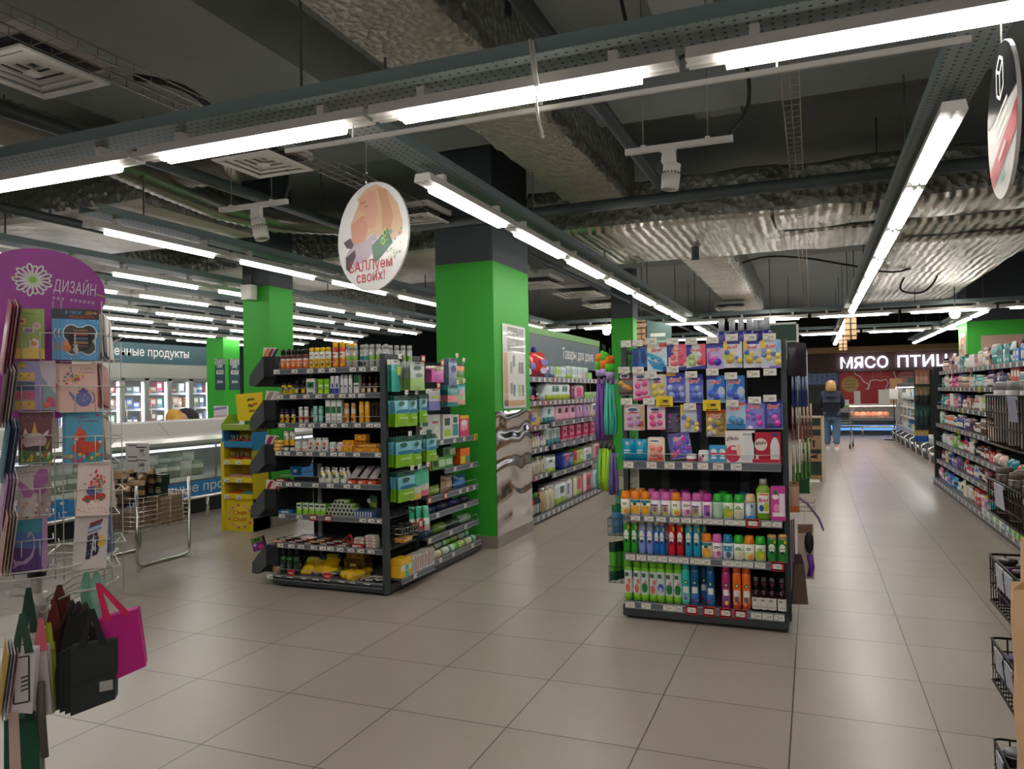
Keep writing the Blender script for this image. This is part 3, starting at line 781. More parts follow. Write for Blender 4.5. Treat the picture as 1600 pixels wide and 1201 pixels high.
refill('rf_orange','orange capped freshener refill with orange fruit label','f08a1c','eee4d0',(-1.2,1.2,.78,.97,'2b8a92'),(-.8,.8,.1,.6,'f2a63a'),(-.3,.7,.08,.4,'f6c21e',True,1),*DOT[:1])
refill('rf_orange2','orange capped freshener refill with green leaf label','f08a1c','ece6dc',(-.9,.9,.1,.5,'d9dc8a'),(-.2,.9,.05,.38,'ef8a2a',True),*DOT)
refill('rf_pink','pink capped freshener refill with purple label','d868b4','e9e4ea',(-1.,.5,.62,.72,'5b2b7a'),(-1.,.5,.1,.6,'b9b46c'),(-.5,.3,.25,.6,'8c5c8c',True,1))
refill('rf_pink2','pink capped freshener refill with blossom label','d868b4','f0dfe6',(-.9,.9,.08,.45,'e3a2c4'),(-.2,.9,.7,.76,'c22a70'),(0,.8,.2,.5,'b4558f',True,1),*DOT)
refill('rf_magenta','magenta capped freshener refill','c2349c','efe4ee',(-.7,.6,.1,.75,'a765b4'),(-.3,.6,.1,.4,'5a2a80',True,1),(-.6,.6,.74,.8,'c22a70'))
refill('rf_plain','green capped freshener refill turned to its plain pale side','35b53a','b9d8c0',(-.9,.9,.1,.9,'b2d4ba'))
refill('rf_green','green capped freshener refill with yellow flower label','35b53a','e6e9d6',(-.9,.9,.1,.62,'a9cf3c'),(-.1,.9,.15,.5,'f0c83c',True,1),*DOT)
refill('rf_green2','green capped freshener refill with white flower label','35b53a','eceade',(-.9,.9,.6,.66,'7cc07c'),(-.8,.8,.1,.55,'d8d2b4',True),*DOT)
refill('rf_blue','blue capped freshener refill','1f84ae','d8e2ea',(-.9,.9,.5,.85,'3f9bd0'),(-.4,.7,.12,.5,'4a6a80',True,1),*DOT)
KIND['rf_tan']=('air_freshener_refill','tan capped blue freshener refill','air freshener',lambda:p_refill(.16,.033,'d9bc90','9fb9d0',((-.9,.2,.2,.95,'e8eef2',True),(-.9,.9,.02,.25,'3fa2dc'),(.2,.5,.7,.9,'303a55',True,1))))
KIND['bref_bottle']=('cleaner_bottle','tall green cleaner bottle with grey cap','cleaner bottle',lambda:p_bottle(.255,.092,.05,'7fb02c','9a9c92',(.16,.66,'eef0ec'),.45,.14,.74,((-.6,.1,.2,.36,'1f4fb0',True),(.0,.75,.2,.42,'c6cf2e',True),(-.6,.7,.6,.64,'ef7a2a')),.1,('Bref',.034,.44,'d3112b')))
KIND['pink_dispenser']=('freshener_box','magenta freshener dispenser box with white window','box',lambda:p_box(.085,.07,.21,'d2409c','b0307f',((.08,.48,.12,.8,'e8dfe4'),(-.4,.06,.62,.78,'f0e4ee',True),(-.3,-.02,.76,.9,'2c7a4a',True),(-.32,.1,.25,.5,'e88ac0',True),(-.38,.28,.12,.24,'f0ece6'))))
def airtall(key,desc,c1,c2,c3,dec):KIND[key]=('air_freshener_can',desc,'air freshener',lambda:p_can(.275,.0265,[(.12,c3),(.5,c2),(.8,c1),(1,c1)],c1,.05,((-.4,.55,.6,.72,'0c5038',True),(-.2,.35,.63,.69,'bfe2a8',True,1),(-.6,.8,.36,.54,'e9ece8'))+dec))
airtall('aw_teal','tall turquoise spray can','1fc0b4','7fd4c8','55c0b8',((-.5,.6,.14,.34,'7f9fd0',True),(-.4,.4,.16,.22,'6a4a6a',True,1)))
airtall('aw_blue','tall dark blue spray can','0f5a8c','4a8cc4','2a6aa4',((-.7,.7,.1,.36,'3f6fc0',True),(-.7,.0,.1,.2,'9a2a50',True,1)))
airtall('aw_pink','tall magenta spray can','c22a80','cf4a8c','b82a6c',((-.6,.7,.2,.34,'5a5ab0',True),(-.3,.7,.1,.22,'d9d84a',True,1)))
airtall('aw_orange','tall bright orange spray can','f4731c','eda15a','d8502a',((-.6,.5,.2,.36,'7a5a8a',True),(.0,.8,.1,.22,'e05a2a',True,1)))
LM=(((-.75,.3,.72,.84,'3c6b54'),(-.1,.8,.5,.66,'e07a70',True),(-.6,.6,.24,.5,'d96a5a',True)),((-.75,.3,.72,.84,'3c6b54'),(.0,.6,.52,.64,'e07a8a',True),(-.8,.9,.26,.56,'1f7a3c',True)),((-.75,.3,.72,.84,'3c6b54'),(-.8,.9,.3,.56,'2f55b4',True),(-.5,.5,.3,.46,'a9c0ec',True,1)))
for k,(nm,ds) in enumerate((('lime_grapefruit','lime green spray can with grapefruit'),('lime_mint','lime green spray can with dark green leaves'),('lime_blue','lime green spray can with blue picture'))):
    KIND[nm]=('air_freshener_can',ds,'air freshener',(lambda k=k:p_can(.272,.0268,[(.2,'74c423'),(.9,'d5dcd8'),(1,'74c423')],'74c423',.05,LM[k]+((-1.2,.9,.1,.22,'8fd03c'),),.0265)))
KIND['dark_trigger']=('spray_bottle','dark trigger spray bottle with white label','spray bottle',lambda:p_trigger(.215,.031,'2c1414','1c1215','dcd6d0'))
KIND['purple_bottle']=('cleaner_bottle','purple liquid bottle with grey cap','cleaner bottle',lambda:p_bottle(.27,.07,.055,'3a3390','b9bcc4',None,.5,.3,.6))
# stand itself
RGY=4.97;Z0=-.0
e=thing('freshener_display_stand','dark grey end stand full of toilet fresheners and spray cans','shelf unit',(0,0,0))
xl,xr=-1.195,-.185
q=MB();q.box(xl-.01,xr+.02,4.965,5.5,.02,.085,M('343b40',.5));q.box(xl+.02,xr-.02,5.0,5.5,0,.02,BLACKM);q.build('base',e)
q=MB();q.box(xl,xr,5.49,5.52,.085,1.84,M('14171a',.6))
for x in (-1.0,-.72,-.45):q.box(x-.03,x+.03,5.482,5.49,.3,1.84,M('4a5154',.5,.2))
q.build('back_panel',e)
for x in (xl-.028,xr+.0):
    q=MB();q.box(x,x+.034,5.12,5.17,.03 if x>-.5 else .09,1.83,STEELD);q.box(x+.004,x+.03,5.17,5.52,1.78,1.8,STEELD)
    for k in range(40):q.box(x+(.034 if x<-.5 else-.004),x+(.038 if x<-.5 else .0),5.13,5.15,.2+k*.04,.22+k*.04,BLACKM)
    q.build('upright',e)
for x in (xl-.012,xr+.018):   # side mesh grids
    q=MB();m=M('2b3034',.5,.3)
    for k in range(9):q.tube([(x,5.17+k*.042,.12),(x,5.17+k*.042,1.78)],.0022,m,4)
    for k in range(40):q.tube([(x,5.16,.14+k*.042),(x,5.51,.14+k*.042)],.0018,m,4)
    q.build('side_grid',e)
NUM=('229','279','219','539','157','209','399','459')
U=lambda*p:[atY(x,800,RGY).x for x in p]
shelf(e,xl+.005,xr-.005,RGY,5.49,1.051,.055,U(984,1020,1048,1076,1100,1124,1152),nums=('19','164','162','154','157','209','1399'),tw=.066)
shelf(e,xl+.005,xr-.005,RGY+.0,5.49,.692,.045,U(993,1014,1033,1054,1072,1089,1106,1122,1140,1156,1176,1198,1213),(10,),False,nums=NUM)
shelf(e,xl+.005,xr-.005,RGY,5.49,.433,.048,U(984,1001,1018,1034,1051,1067,1085,1101,1135,1150,1167,1186,1213),(12,),False,nums=NUM)
shelf(e,xl+.005,xr-.005,RGY,5.49,.118,.05,U(982,1007,1041,1056,1078,1105,1131,1154,1178,1196,1214),(4,5,6,7),False,nums=NUM)
FR=Face(0,RGY,0);FR.anchor='mop flank';GRP='goods on the freshener stand'
def uu(lst,z,d):return [(atY(i[0],i[1] if isinstance(i[1],(int,float)) else 800,RGY+d).x,)+tuple(i[1:]) for i in lst]
T=lambda s:'on %s' % s
place(FR,uu([(980,'lime_grapefruit'),(994,'lime_grapefruit'),(1006,'lime_mint'),(1019,'lime_grapefruit'),(1031,'lime_blue'),(1044,'lime_mint'),(1057,'lime_mint'),(1069.5,'aw_teal'),(1083.5,'aw_blue'),(1108,'aw_blue'),(1132,'aw_pink'),(1149,'aw_orange'),(1164,'aw_orange'),(1179,'dark_trigger'),(1191.5,'dark_trigger'),(1204,'dark_trigger'),(1219,'dark_trigger')],0,.045),.114,.045,T('bottom freshener shelf'),GRP)
place(FR,uu([(1098,'aw_blue')],0,.13),.114,.13,'',GRP,nolab='set back on the bottom shelf of freshener stand')
place(FR,uu([(979,'glade_green'),(991,'glade_green'),(1003,'glade_peri'),(1015,'glade_peri'),(1025.5,'glade_blue'),(1034,'glade_blue'),(1049,'glade_red'),(1062,'glade_red'),(1075.5,'glade_cyan'),(1088,'glade_cyan'),(1103.5,'rf_orange'),(1119.5,'rf_pink2'),(1136.5,'rf_blue'),(1153.5,'rf_green2'),(1169.5,'rf_orange2'),(1187,'rf_green'),(1205,'glade_short'),(1221.5,'glade_short')],0,.045),.429,.045,T('second-lowest freshener shelf'),GRP)
place(FR,uu([(1040,'glade_peri'),(1098,'glade_cyan')],0,.1),.429,.1,'',GRP,nolab='set back on second-lowest shelf of freshener stand')
place(FR,uu([(978,'rf_orange2'),(994,'rf_orange'),(1009.5,'rf_orange'),(1025.5,'rf_pink'),(1041.5,'rf_pink'),(1056.5,'rf_orange2'),(1073,'rf_pink2'),(1089,'rf_pink'),(1105.5,'rf_magenta'),(1122,'rf_plain'),(1138,'rf_green'),(1155,'rf_green2'),(1172.5,'rf_tan'),(1193,'bref_bottle',.02),(1216,'pink_dispenser',.02)],0,.045),.688,.045,T('third-lowest freshener shelf'),GRP)
for k,(px,key) in enumerate(((986,'rf_orange2'),(1003,'rf_orange2'),(1019,'rf_pink'),(1036,'rf_pink'),(1052,'rf_pink'),(1070,'rf_magenta'),(1098,'rf_pink'),(1130,'rf_green'),(1162,'rf_blue'))):
    n,ds,cat,fn=KIND[key]
    inst(key,n,fn,(atY(px,770,RGY+.2).x,RGY+.2,.688),0,('%s in dim back row of third-lowest freshener stand shelf, %s from mop flank' % (n.replace('_',' '),ORD[k])),cat,'back row of refills')
# mid shelf of the stand: pouches, jars and boxes
KIND['teal_pouch']=('refill_pouch','teal refill pouch with red cross mark','pouch',lambda:p_bag(.088,.05,.145,[(.1,'0f7fa8'),(.9,'149cc4'),(1,'0f7fa8')],((-.14,.08,.72,.88,'d8d4cc'),(-.3,.25,.45,.52,'d8eef4'),(-.28,.2,.36,.42,'bfe4ee')),3))
KIND['coral_card']=('toilet_block_pack','coral toilet block card leaning on the mid shelf','toilet block',lambda:[(n,m_) for n,m_ in p_blister(.115,.16,'e9cdb0',[(-.45,.3,.74,.92,'e8e4e0',True),(-.4,.2,.8,.86,'3a4a70',True),(-.45,.45,.02,.12,'d8483c')],[(-.2,.55,'f08a80',.02),(.2,.5,'ee7a70',.02),(-.15,.3,'f09a8c',.022),(.2,.25,'ee8274',.022)],False)])
KIND['purple_card']=('toilet_block_pack','purple toilet block card tilted on the mid shelf','toilet block',lambda:p_blister(.14,.17,'2c35a0',[(-.5,.5,.9,1,'4a3a8a'),(-.48,-.2,.05,.3,'c8304a',True)],[(.2,.72,'d040c0',.018),(.32,.6,'5a3ad0',.017),(-.05,.55,'c040c8',.018),(-.2,.42,'5a40c8',.018),(.12,.4,'4a4ad0',.018),(-.1,.25,'c848c0',.019),(.2,.2,'5a6ad8',.019),(.34,.35,'b040c0',.016)]))
KIND['red_jar']=('freshener_jar','small red and white gel jar','jar',lambda:p_can(.05,.034,[(.5,'c8324a'),(1,'e8e0e0')],'dedcdc',.014,()))
KIND['white_jar']=('freshener_jar','white gel jar with pink flower','jar',lambda:p_can(.075,.038,[(.2,'d8d8dc'),(1,'e4e4ea')],'f0f0f0',.014,((-.9,-.2,.1,.6,'d84a80',True),(-.3,.1,.5,.8,'2a2a35',True))))
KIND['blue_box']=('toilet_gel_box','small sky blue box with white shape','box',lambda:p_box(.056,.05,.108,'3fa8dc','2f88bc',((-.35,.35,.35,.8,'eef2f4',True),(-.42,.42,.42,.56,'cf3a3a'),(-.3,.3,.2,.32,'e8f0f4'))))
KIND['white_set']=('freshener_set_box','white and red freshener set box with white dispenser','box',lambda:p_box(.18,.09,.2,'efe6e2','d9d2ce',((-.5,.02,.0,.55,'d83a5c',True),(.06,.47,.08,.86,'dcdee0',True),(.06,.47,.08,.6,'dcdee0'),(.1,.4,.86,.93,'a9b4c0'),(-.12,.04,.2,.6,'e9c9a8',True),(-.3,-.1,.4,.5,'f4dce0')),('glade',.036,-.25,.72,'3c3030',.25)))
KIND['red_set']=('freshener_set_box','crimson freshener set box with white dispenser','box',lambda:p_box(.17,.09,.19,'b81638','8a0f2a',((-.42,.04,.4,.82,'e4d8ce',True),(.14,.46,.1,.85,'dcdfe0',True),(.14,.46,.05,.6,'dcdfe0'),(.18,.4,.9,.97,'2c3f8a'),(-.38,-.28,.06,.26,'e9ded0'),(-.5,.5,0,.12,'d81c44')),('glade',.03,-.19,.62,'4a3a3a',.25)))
place(FR,uu([(984,'teal_pouch'),(1003.5,'teal_pouch'),(1082,'red_jar'),(1102.5,'white_jar'),(1118,'blue_box'),(1131.5,'blue_box'),(1159,'white_set',.02),(1200,'red_set',.02)],0,.05),1.047,.05,T('freshener shelf under hooks'),GRP)
p=atY(1026,715,5.03);inst('coral_card',*[KIND['coral_card'][0]],KIND['coral_card'][3],(p.x,5.03,1.047+.157),0,'coral toilet block card standing on the shelf beside teal pouches','toilet block',GRP,tilt=(-.12,0,0))
p=atY(1057,715,5.04);inst('purple_card',KIND['purple_card'][0],KIND['purple_card'][3],(p.x+.012,5.05,1.047+.185),0,'purple toilet block card standing tilted on the shelf','toilet block',GRP,tilt=(-.15,-.16,0))
# hanging cards, three tiers; x0,x1,y0,y1 read the card's outline on the plane of its hook end
YW=[('yellow',)]
def card(px0,px1,py0,py1,y,desc,bg,decs,balls,txt=True,tilt=0.):
    a=atY(px0,py0,y);c=atY(px1,py1,y);w=abs(c.x-a.x);h=abs(a.z-c.z)
    key='card_'+desc
    n=inst(key,'hanging_toilet_block_pack',lambda:p_blister(w,h,bg,decs,balls,txt),((a.x+c.x)/2,y,max(a.z,c.z)),0,desc,'toilet block','toilet block cards on the hooks',tilt=(-.02,tilt,0))
    hx=(a.x+c.x)/2;hz=max(a.z,c.z)-.012
    return hx,hz
HK=[]
B3=lambda c1,c2,c3:[(-.22,.5,c1,.02),(.18,.55,c2,.018),(-.18,.25,c1,.022),(.2,.28,c3,.02)]
HEAD=lambda c:[(-.5,.5,.82,1,c)]
SW=lambda c:[([(-.5,0),(.5,0),(.5,.16),(-.5,.05)],0,0,0,c,None)]
LOGO=[(-.42,.25,.66,.92,'e6e4ec',True),(-.32,.18,.74,.86,'4a5a80',True),(-.3,.2,.66,.72,'c83a5c',True)]
HK.append(card(988,999,544,574,5.12,'narrow deep blue toilet block pack, first on top hook row','0f5ab4',[(-.4,.4,.1,.8,'123a80',True)],[],False))
HK.append(card(999,1011,543,573,5.11,'plain bright blue toilet block pack beside the narrow deep blue one, top row','1470c8',[(-.3,.4,.15,.85,'0f2f78',True)],[],False))
HK.append(card(1011,1043,537,580,5.08,'light blue toilet block pack with aqua gel, top hook row','cfe6f0',[(-.5,-.1,.6,1,'e8dcc0'),(.1,.5,.86,1,'d8503c'),([(-.5,.45),(.5,.2),(.5,.0),(-.2,.1)],0,0,0,'2a9fd8',None),([(-.5,.7),(.2,.5),(.3,.36),(-.5,.55)],0,0,0,'28b4e4',None),(.28,.5,.0,.16,'1f3f9c')],[(-.2,.5,'2ab4e4',.016),(.1,.42,'28a4dc',.016),(.25,.3,'40b8e8',.016)]))
HK.append(card(1044,1073,538,578,5.08,'coral pink toilet block pack between blue and green ones, top row','f2c8c4',[(-.5,-.2,.5,1,'3a3fa8'),([(.1,1),(.5,1),(.5,.3),(0,.3)],0,0,0,'f0607c',None)]+SW('2f3fa0'),B3('f2788c','f0687c','ee5a80')))
HK.append(card(1072,1103,538,576,5.08,'green and pink toilet block pack fifth along the top row','dfe6da',[(-.5,-.2,.5,1,'3a3fa8'),(-.5,.0,.1,.6,'b8d8a0',True),([(.2,1),(.5,1),(.5,.1),(.25,.2)],0,0,0,'f05a78',None)]+SW('3a48a8'),B3('b4d490','dfe4e4','f0607a')))
HK.append(card(1104,1131,538,576,5.08,'magenta and violet toilet block pack in middle of top row','c8b4e8',[(-.5,.5,.84,1,'3a3cae'),(-.5,-.25,.2,.7,'d060c8',True)],[(-.2,.3,'c82ab0',.022),(.15,.28,'4a38c0',.024),(.0,.42,'e85ad0',.016)]))
for (a,bb,t0,t1,d) in ((1130,1160,533,574,'first yellow-striped toilet block pack beside the magenta one, top row'),(1161,1190,533,574,'second yellow-striped toilet block pack from the magenta one, top row')):
    HK.append(card(a,bb,t0,t1,5.08,d,'dfe2ea',[(-.5,-.28,.4,1,'f0d028'),(-.3,.4,.88,1,'3a3cae'),(-.5,-.1,.3,.6,'a9d83c',True),(.1,.5,.0,.3,'c9d0e4',True)],[(-.3,.58,'5a7fd0',.017),(-.05,.5,'e8d060',.018),(-.15,.3,'d8b848',.026),(.22,.36,'6a80cc',.015),(.36,.26,'ecd868',.02)]))
HK.append(card(1189,1221,531,574,5.06,'yellow and blue ball toilet block pack ending the top row','cfd8ea',[(-.5,-.3,.5,1,'f0d028'),(.2,.5,.5,1,'7fb4e0',True),(-.1,.5,0,.08,'9a7ad0')],[(-.34,.62,'7f98d8',.017),(-.12,.56,'ecd868',.018),(-.36,.46,'6a88d0',.016),(-.12,.36,'e4c858',.02),(.12,.5,'5a78d0',.015),(.34,.42,'ecd868',.02),(.34,.2,'ecd868',.022)]))
HK.append(card(966,990,580,617,5.09,'black and orange toilet block pack starting the second row','4a4038',LOGO,[(-.3,.5,'e8a428',.018),(-.1,.38,'f0b03a',.018),(.15,.32,'e09a20',.018),(.32,.25,'d88a1c',.016)],False))
HK.append(card(989,1016,580,625,5.07,'hot pink toilet block pack second along the second row','e0c4d8',LOGO+SW('e04a90'),B3('f05aa0','e85098','f070b0'),False))
HK.append(card(1015,1042,585,624,5.09,'pale yellow toilet block pack behind a yellow ticket, second row','e4dccc',LOGO,B3('ecd85a','e4cc4a','f0e078'),False))
HK.append(card(1041,1071,583,628,5.07,'violet-blue toilet block pack with round ticket tab, second row','5a64c8',[(-.5,.5,.84,1,'2c2f98'),(-.5,.0,.9,1,'e8a83c')],[(-.3,.5,'a8b8f0',.02),(-.05,.4,'4a5ac8',.02),(.28,.46,'b4c4f4',.02),(-.2,.25,'98acf0',.022),(.12,.22,'5060cc',.022),(.32,.26,'a8bcf4',.02)]))
HK.append(card(1071,1099,585,629,5.07,'blue ball toilet block pack with pale edge strip, second row','4a68c8',[(-.5,-.28,.0,1,'c4ccdc'),(-.2,.5,.82,1,'2c2f98')],[(-.1,.46,'6a8ce4',.02),(.2,.5,'9ab8f4',.02),(.0,.25,'5a7ce0',.022),(.3,.28,'8aacf0',.02)]))
for (a,bb,d,) in ((1104,1133,'first sky blue toilet block pack above yellow ticket, second row'),(1134,1164,'second sky blue toilet block pack ending the second row')):
    HK.append(card(a,bb,587,629,5.07,d,'7fa8e0',[(-.5,.5,.86,1,'2c3a98'),([(.1,1),(.5,1),(.5,.5),(-.3,.3)],0,0,0,'2f78d0',None),(.1,.5,.2,.6,'c0ccdc',True)],[(-.25,.35,'4a6ae0',.024),(.05,.22,'3f5cd8',.022),(.32,.24,'8ab0f4',.02)]))
HK.append(card(975,1008,632,672,5.07,'beige and mauve toilet block pack starting the third row','d8c0c0',LOGO+[(.3,.5,0,.9,'c8a888'),(.2,.44,.15,.35,'d84838')],B3('c890c8','d8b0d0','b880c0'),False))
HK.append(card(1011,1040,632,671,5.07,'bright pink toilet block pack second along the third row','e4d0d8',LOGO+[(-.5,.5,0,.1,'e8a0c0')],B3('f04a98','ee3f90','f060a8'),False))
HK.append(card(1041,1064,634,674,5.12,'dark plum toilet block pack set back in the third row','33285a',[],[(-.25,.6,'c04ac0',.013),(.3,.6,'6a3a80',.013),(-.25,.35,'8a4a90',.013),(.3,.38,'6a3a80',.013),(-.2,.12,'7a4a90',.013)],False))
HK.append(card(1063,1096,632,675,5.07,'yellow and blue ball toilet block pack in middle of third row','c4ccdc',[(-.5,-.38,.5,1,'f0d028'),(.3,.5,0,1,'4a3a9a'),(-.3,.3,.84,1,'d0503c')],[(-.34,.55,'6a88d0',.017),(-.1,.46,'d8bc58',.02),(-.16,.24,'d8bc50',.022),(.1,.34,'5a78d0',.015),(.28,.3,'e8d468',.018),(.28,.12,'e8d468',.02)],False))
HK.append(card(1103,1135,640,682,5.06,'gold toilet block pack under the farther yellow ticket, third row','b8963c',[(-.5,.5,.86,1,'d04a3a'),(.1,.5,.3,.9,'8a7030',True)],[(-.3,.62,'ecd078',.018),(-.3,.3,'ecd078',.02),(-.08,.42,'5a5aa0',.016),(.12,.5,'b89838',.02),(.25,.3,'a88830',.02),(-.28,.12,'b0b8e8',.018),(-.1,.16,'ecd48a',.018)]))
HK.append(card(1134,1165,629,670,5.06,'light blue toilet block pack with two gel lumps, third row','b4d0e4',[(.1,.5,.9,1,'e05a38'),(-.5,.5,.0,.2,'3f80b4')],[(-.15,.36,'5aa0cc',.026),(.22,.3,'4a90c4',.024)]))
HK.append(card(1164,1195,624,670,5.06,'violet toilet block pack with pink sticks, third row','7a80dc',[(-.5,.5,.86,1,'3a3cae'),(-.4,-.1,.0,.12,'d8dce8',True)],[(-.35,.62,'d860d0',.013),(.2,.42,'e04ac8',.018),(-.35,.42,'d060c8',.013),(.24,.2,'e850c8',.02),(-.1,.52,'5a60d0',.014),(-.08,.34,'5a60d0',.014)]))
HK.append(card(1195,1223,624,670,5.07,'dark violet toilet block pack ending the third row','4448b0',[(-.5,.5,.86,1,'2c2c88'),(-.4,0,.04,.2,'3a3c60',True)],[(.05,.4,'e050c8',.02),(.2,.2,'e850c8',.022),(-.2,.5,'5a68e0',.016),(.1,.6,'6070e4',.014)]))
def hooktag(px,py,y,num,yellow=False):HKT.append((px,py,y,num,yellow))
HKT=[]
for a in ((979,537,'14'),(995,536,'31'),(1017,533,'309'),(1051,533,'229'),(1080,533,'229'),(1113,531,'219'),(1143,527,'229'),(1172,527,'279'),(1202,526,'219'),(975,578,'419'),(997,578,'359'),(1017,586,'305'),(1051,577,'279'),(1080,585,'281'),(1113,581,'279'),(1142,587,'79'),(1177,584,'229'),(1203,581,'199'),(979,627,'427'),(1014,627,'379'),(1078,635,'539'),(1144,630,'307'),(1179,625,'279'),(1203,622,'269')):HKT.append((a[0],a[1],5.04,a[2],False))
HKT.append((1038,627,5.03,'',True));HKT.append((1112,633,5.03,'',True))
for (px,py,y,num,yel) in HKT:
    p=atY(px,py,y);q=MB();q.tube([(p.x+.006,5.48,p.z-.01),(p.x+.006,y+.004,p.z-.01),(p.x+.006,y+.002,p.z+.012)],.003,CHROME,5);o=q.build('hook',e)
    t=MB();price_tag(t,p.x,p.z,y,.078 if not yel else .07,.044,num=num or None,yellow=yel);t.build('price_tag',o)
# purple bottles standing on the stand's top
q=MB();q.box(xl,xr,5.18,5.49,1.70,1.715,M('5a6066',.5,.2));q.build('top_shelf',e)
for k,(px,y,s) in enumerate(((1127.5,5.26,0),(1144,5.38,-.05),(1158,5.26,0),(1171.5,5.26,0),(1181,5.4,-.03),(1190,5.4,-.03),(1198.5,5.26,0))):
    inst('purple_bottle',*[KIND['purple_bottle'][0]],KIND['purple_bottle'][3],(atY(px,520,y).x,y,1.715),0,ORD[k]+' purple bottle from mop flank on top of freshener stand'+(' set back' if s else ''),'cleaner bottle','purple bottles on the stand top')
# mop flank: mops, cloth strips and baskets on hooks
def flank(key,name,fn,p,rz,lab,cat,grp,tilt=None):inst(key,name,fn,p,rz,lab,cat,grp,tilt)
def p_strips(n,h,w,cols,knob='7a5a9a'):
    o=MB();g=random.Random(n)
    for k in range(n):
        x=-w/2+w*(k+.5)/n;c=cols[k % len(cols)]
        o.tube([(x*.5,0,0),(x*.8,g.uniform(-.02,.02),-h*.3),(x,g.uniform(-.025,.025),-h*.7),(x*1.15,g.uniform(-.03,.03),-h)],[.006,.011,.013,.01],M(c,.7),5)
    t=MB();t.lathe([(.012,0),(.014,.03),(.006,.05)],M(knob,.4),8)
    return [('cloth_strips',o),('hanger',t)]
def p_duster(c1,c2,c3):
    o=MB();o.lathe([(.01,-.17),(.03,-.165),(.034,-.12)],[M(c3,.8)],10);o.lathe([(.034,-.12),(.036,-.06)],[M(c2,.8)],10);o.lathe([(.036,-.06),(.028,-.01),(.01,0)],[M(c1,.8)],10)
    t=MB();t.tube([(0,0,0),(0,0,.05)],.005,M('2a4a34',.4),6)
    return [('fluffy_head',o),('handle',t)]
for k,(px,py,y,dx) in enumerate(((937,552,5.36,.1),(945,550,5.3,.06),(953,555,5.26,.02),(942,548,5.42,.1))):
    p=atY(px,py,y);inst('duster%d' % (k % 2),'hanging_duster',(lambda k=k:p_duster(*(('f27a1c','4fc02a','b9a4d8') if k % 2==0 else ('4fc02a','f27a1c','b9a4d8')))),p,0,ORD[k]+' orange and green fluffy duster outward on freshener stand mop flank','duster','fluffy dusters')
for k,(px,py,y,c,hh,n) in enumerate(((936,598,5.38,('7a4fa8','8a5cb4'),.42,4),(944,600,5.34,('8454ac','6f479c'),.4,3),(950,598,5.28,('3fc0a0','58ccb0'),.37,4),(957,600,5.24,('4cc8a8','36b090'),.36,3))):
    p=atY(px,py,y);lab=('purple' if k<2 else 'mint green')+' cloth-strip mop head, '+('outer' if k % 2==0 else 'inner')+' one on freshener stand mop flank'
    inst('strips%d' % k,'hanging_mop',(lambda c=c,hh=hh,n=n:p_strips(n,hh,.05,c)),p,0,lab,'mop head','strip mop heads')
for k,(px,py,y,c) in enumerate(((939,700,5.36,('2aa8a0','a4d82a')),(947,700,5.3,('a4d82a','b4e03a')),(953,702,5.25,('a4d82a','8cc824')),(958,706,5.2,('6a5aa0','7a6ab0')))):
    p=atY(px,py,y);inst('tuft%d' % k,'hanging_mop',(lambda c=c:p_strips(4,.3,.06,c,'4a4a4a')),p,0,ORD[k]+' short '+('teal','lime','yellow-green','violet')[k]+' mop head, lower hooks of freshener stand flank','mop head','short mop heads')
def wire_basket(e,x0,x1,y0,y1,z0,z1,m,st=.035,r=.0022):
    q=MB();n=max(2,int((x1-x0)/st));ny=max(2,int((y1-y0)/st))
    for z in (z0,z1):q.tube([(x0,y0,z),(x1,y0,z),(x1,y1,z),(x0,y1,z)],r*1.3,m,5,True)
    for k in range(n+1):
        x=x0+(x1-x0)*k/n;q.tube([(x,y0,z1),(x,y0,z0),(x,y1,z0),(x,y1,z1)],r,m,4)
    for k in range(ny+1):
        y=y0+(y1-y0)*k/ny;q.tube([(x0,y,z1),(x0,y,z0),(x1,y,z0),(x1,y,z1)],r,m,4)
    zm=(z0+z1)/2;q.tube([(x0,y0,zm),(x1,y0,zm),(x1,y1,zm),(x0,y1,zm)],r,m,4,True)
    return q.build('wire_basket',e)
wire_basket(e,-1.36,xl-.035,5.2,5.5,.50,.62,M('3a4a3c',.4,.4));wire_basket(e,-1.36,xl-.035,5.2,5.5,.17,.28,M('3a4a3c',.4,.4))
for k in range(3):
    inst('cloth_pack%d' % k,'cloth_pack',(lambda k=k:p_bag(.1,.03,.2,[(.8,('5a8fb8','6a9cc4','c8c84a')[k]),(1,'1f7a4a')],(),k+2)),(-1.3+.035*k,5.28+.05*k,.505),.5,('lower','middle','rear')[k]+' blue cloth pack in the upper basket on freshener stand flank','cloth pack','cloth packs in the basket')
inst('cloth_green','cloth_pack',lambda:p_bag(.13,.05,.2,[(.5,'2f8a4a'),(1,'7ac890')],(),9),(-1.29,5.4,.6),.3,'crumpled green plastic pack lying over the upper flank basket','cloth pack')
for k in range(6):
    inst('green_brush','hanging_cloth_pack',lambda:p_bag(.06,.04,.27,[(.25,'1f5a48'),(.8,'5ab83a'),(1,'0f3a2c')],(),4),(-1.335+.025*k,5.24+.035*k,.175),.4+.2*(k % 3),ORD[k]+' upright green brush pack inward in the lower flank basket','brush pack','green brush packs in the lower basket')
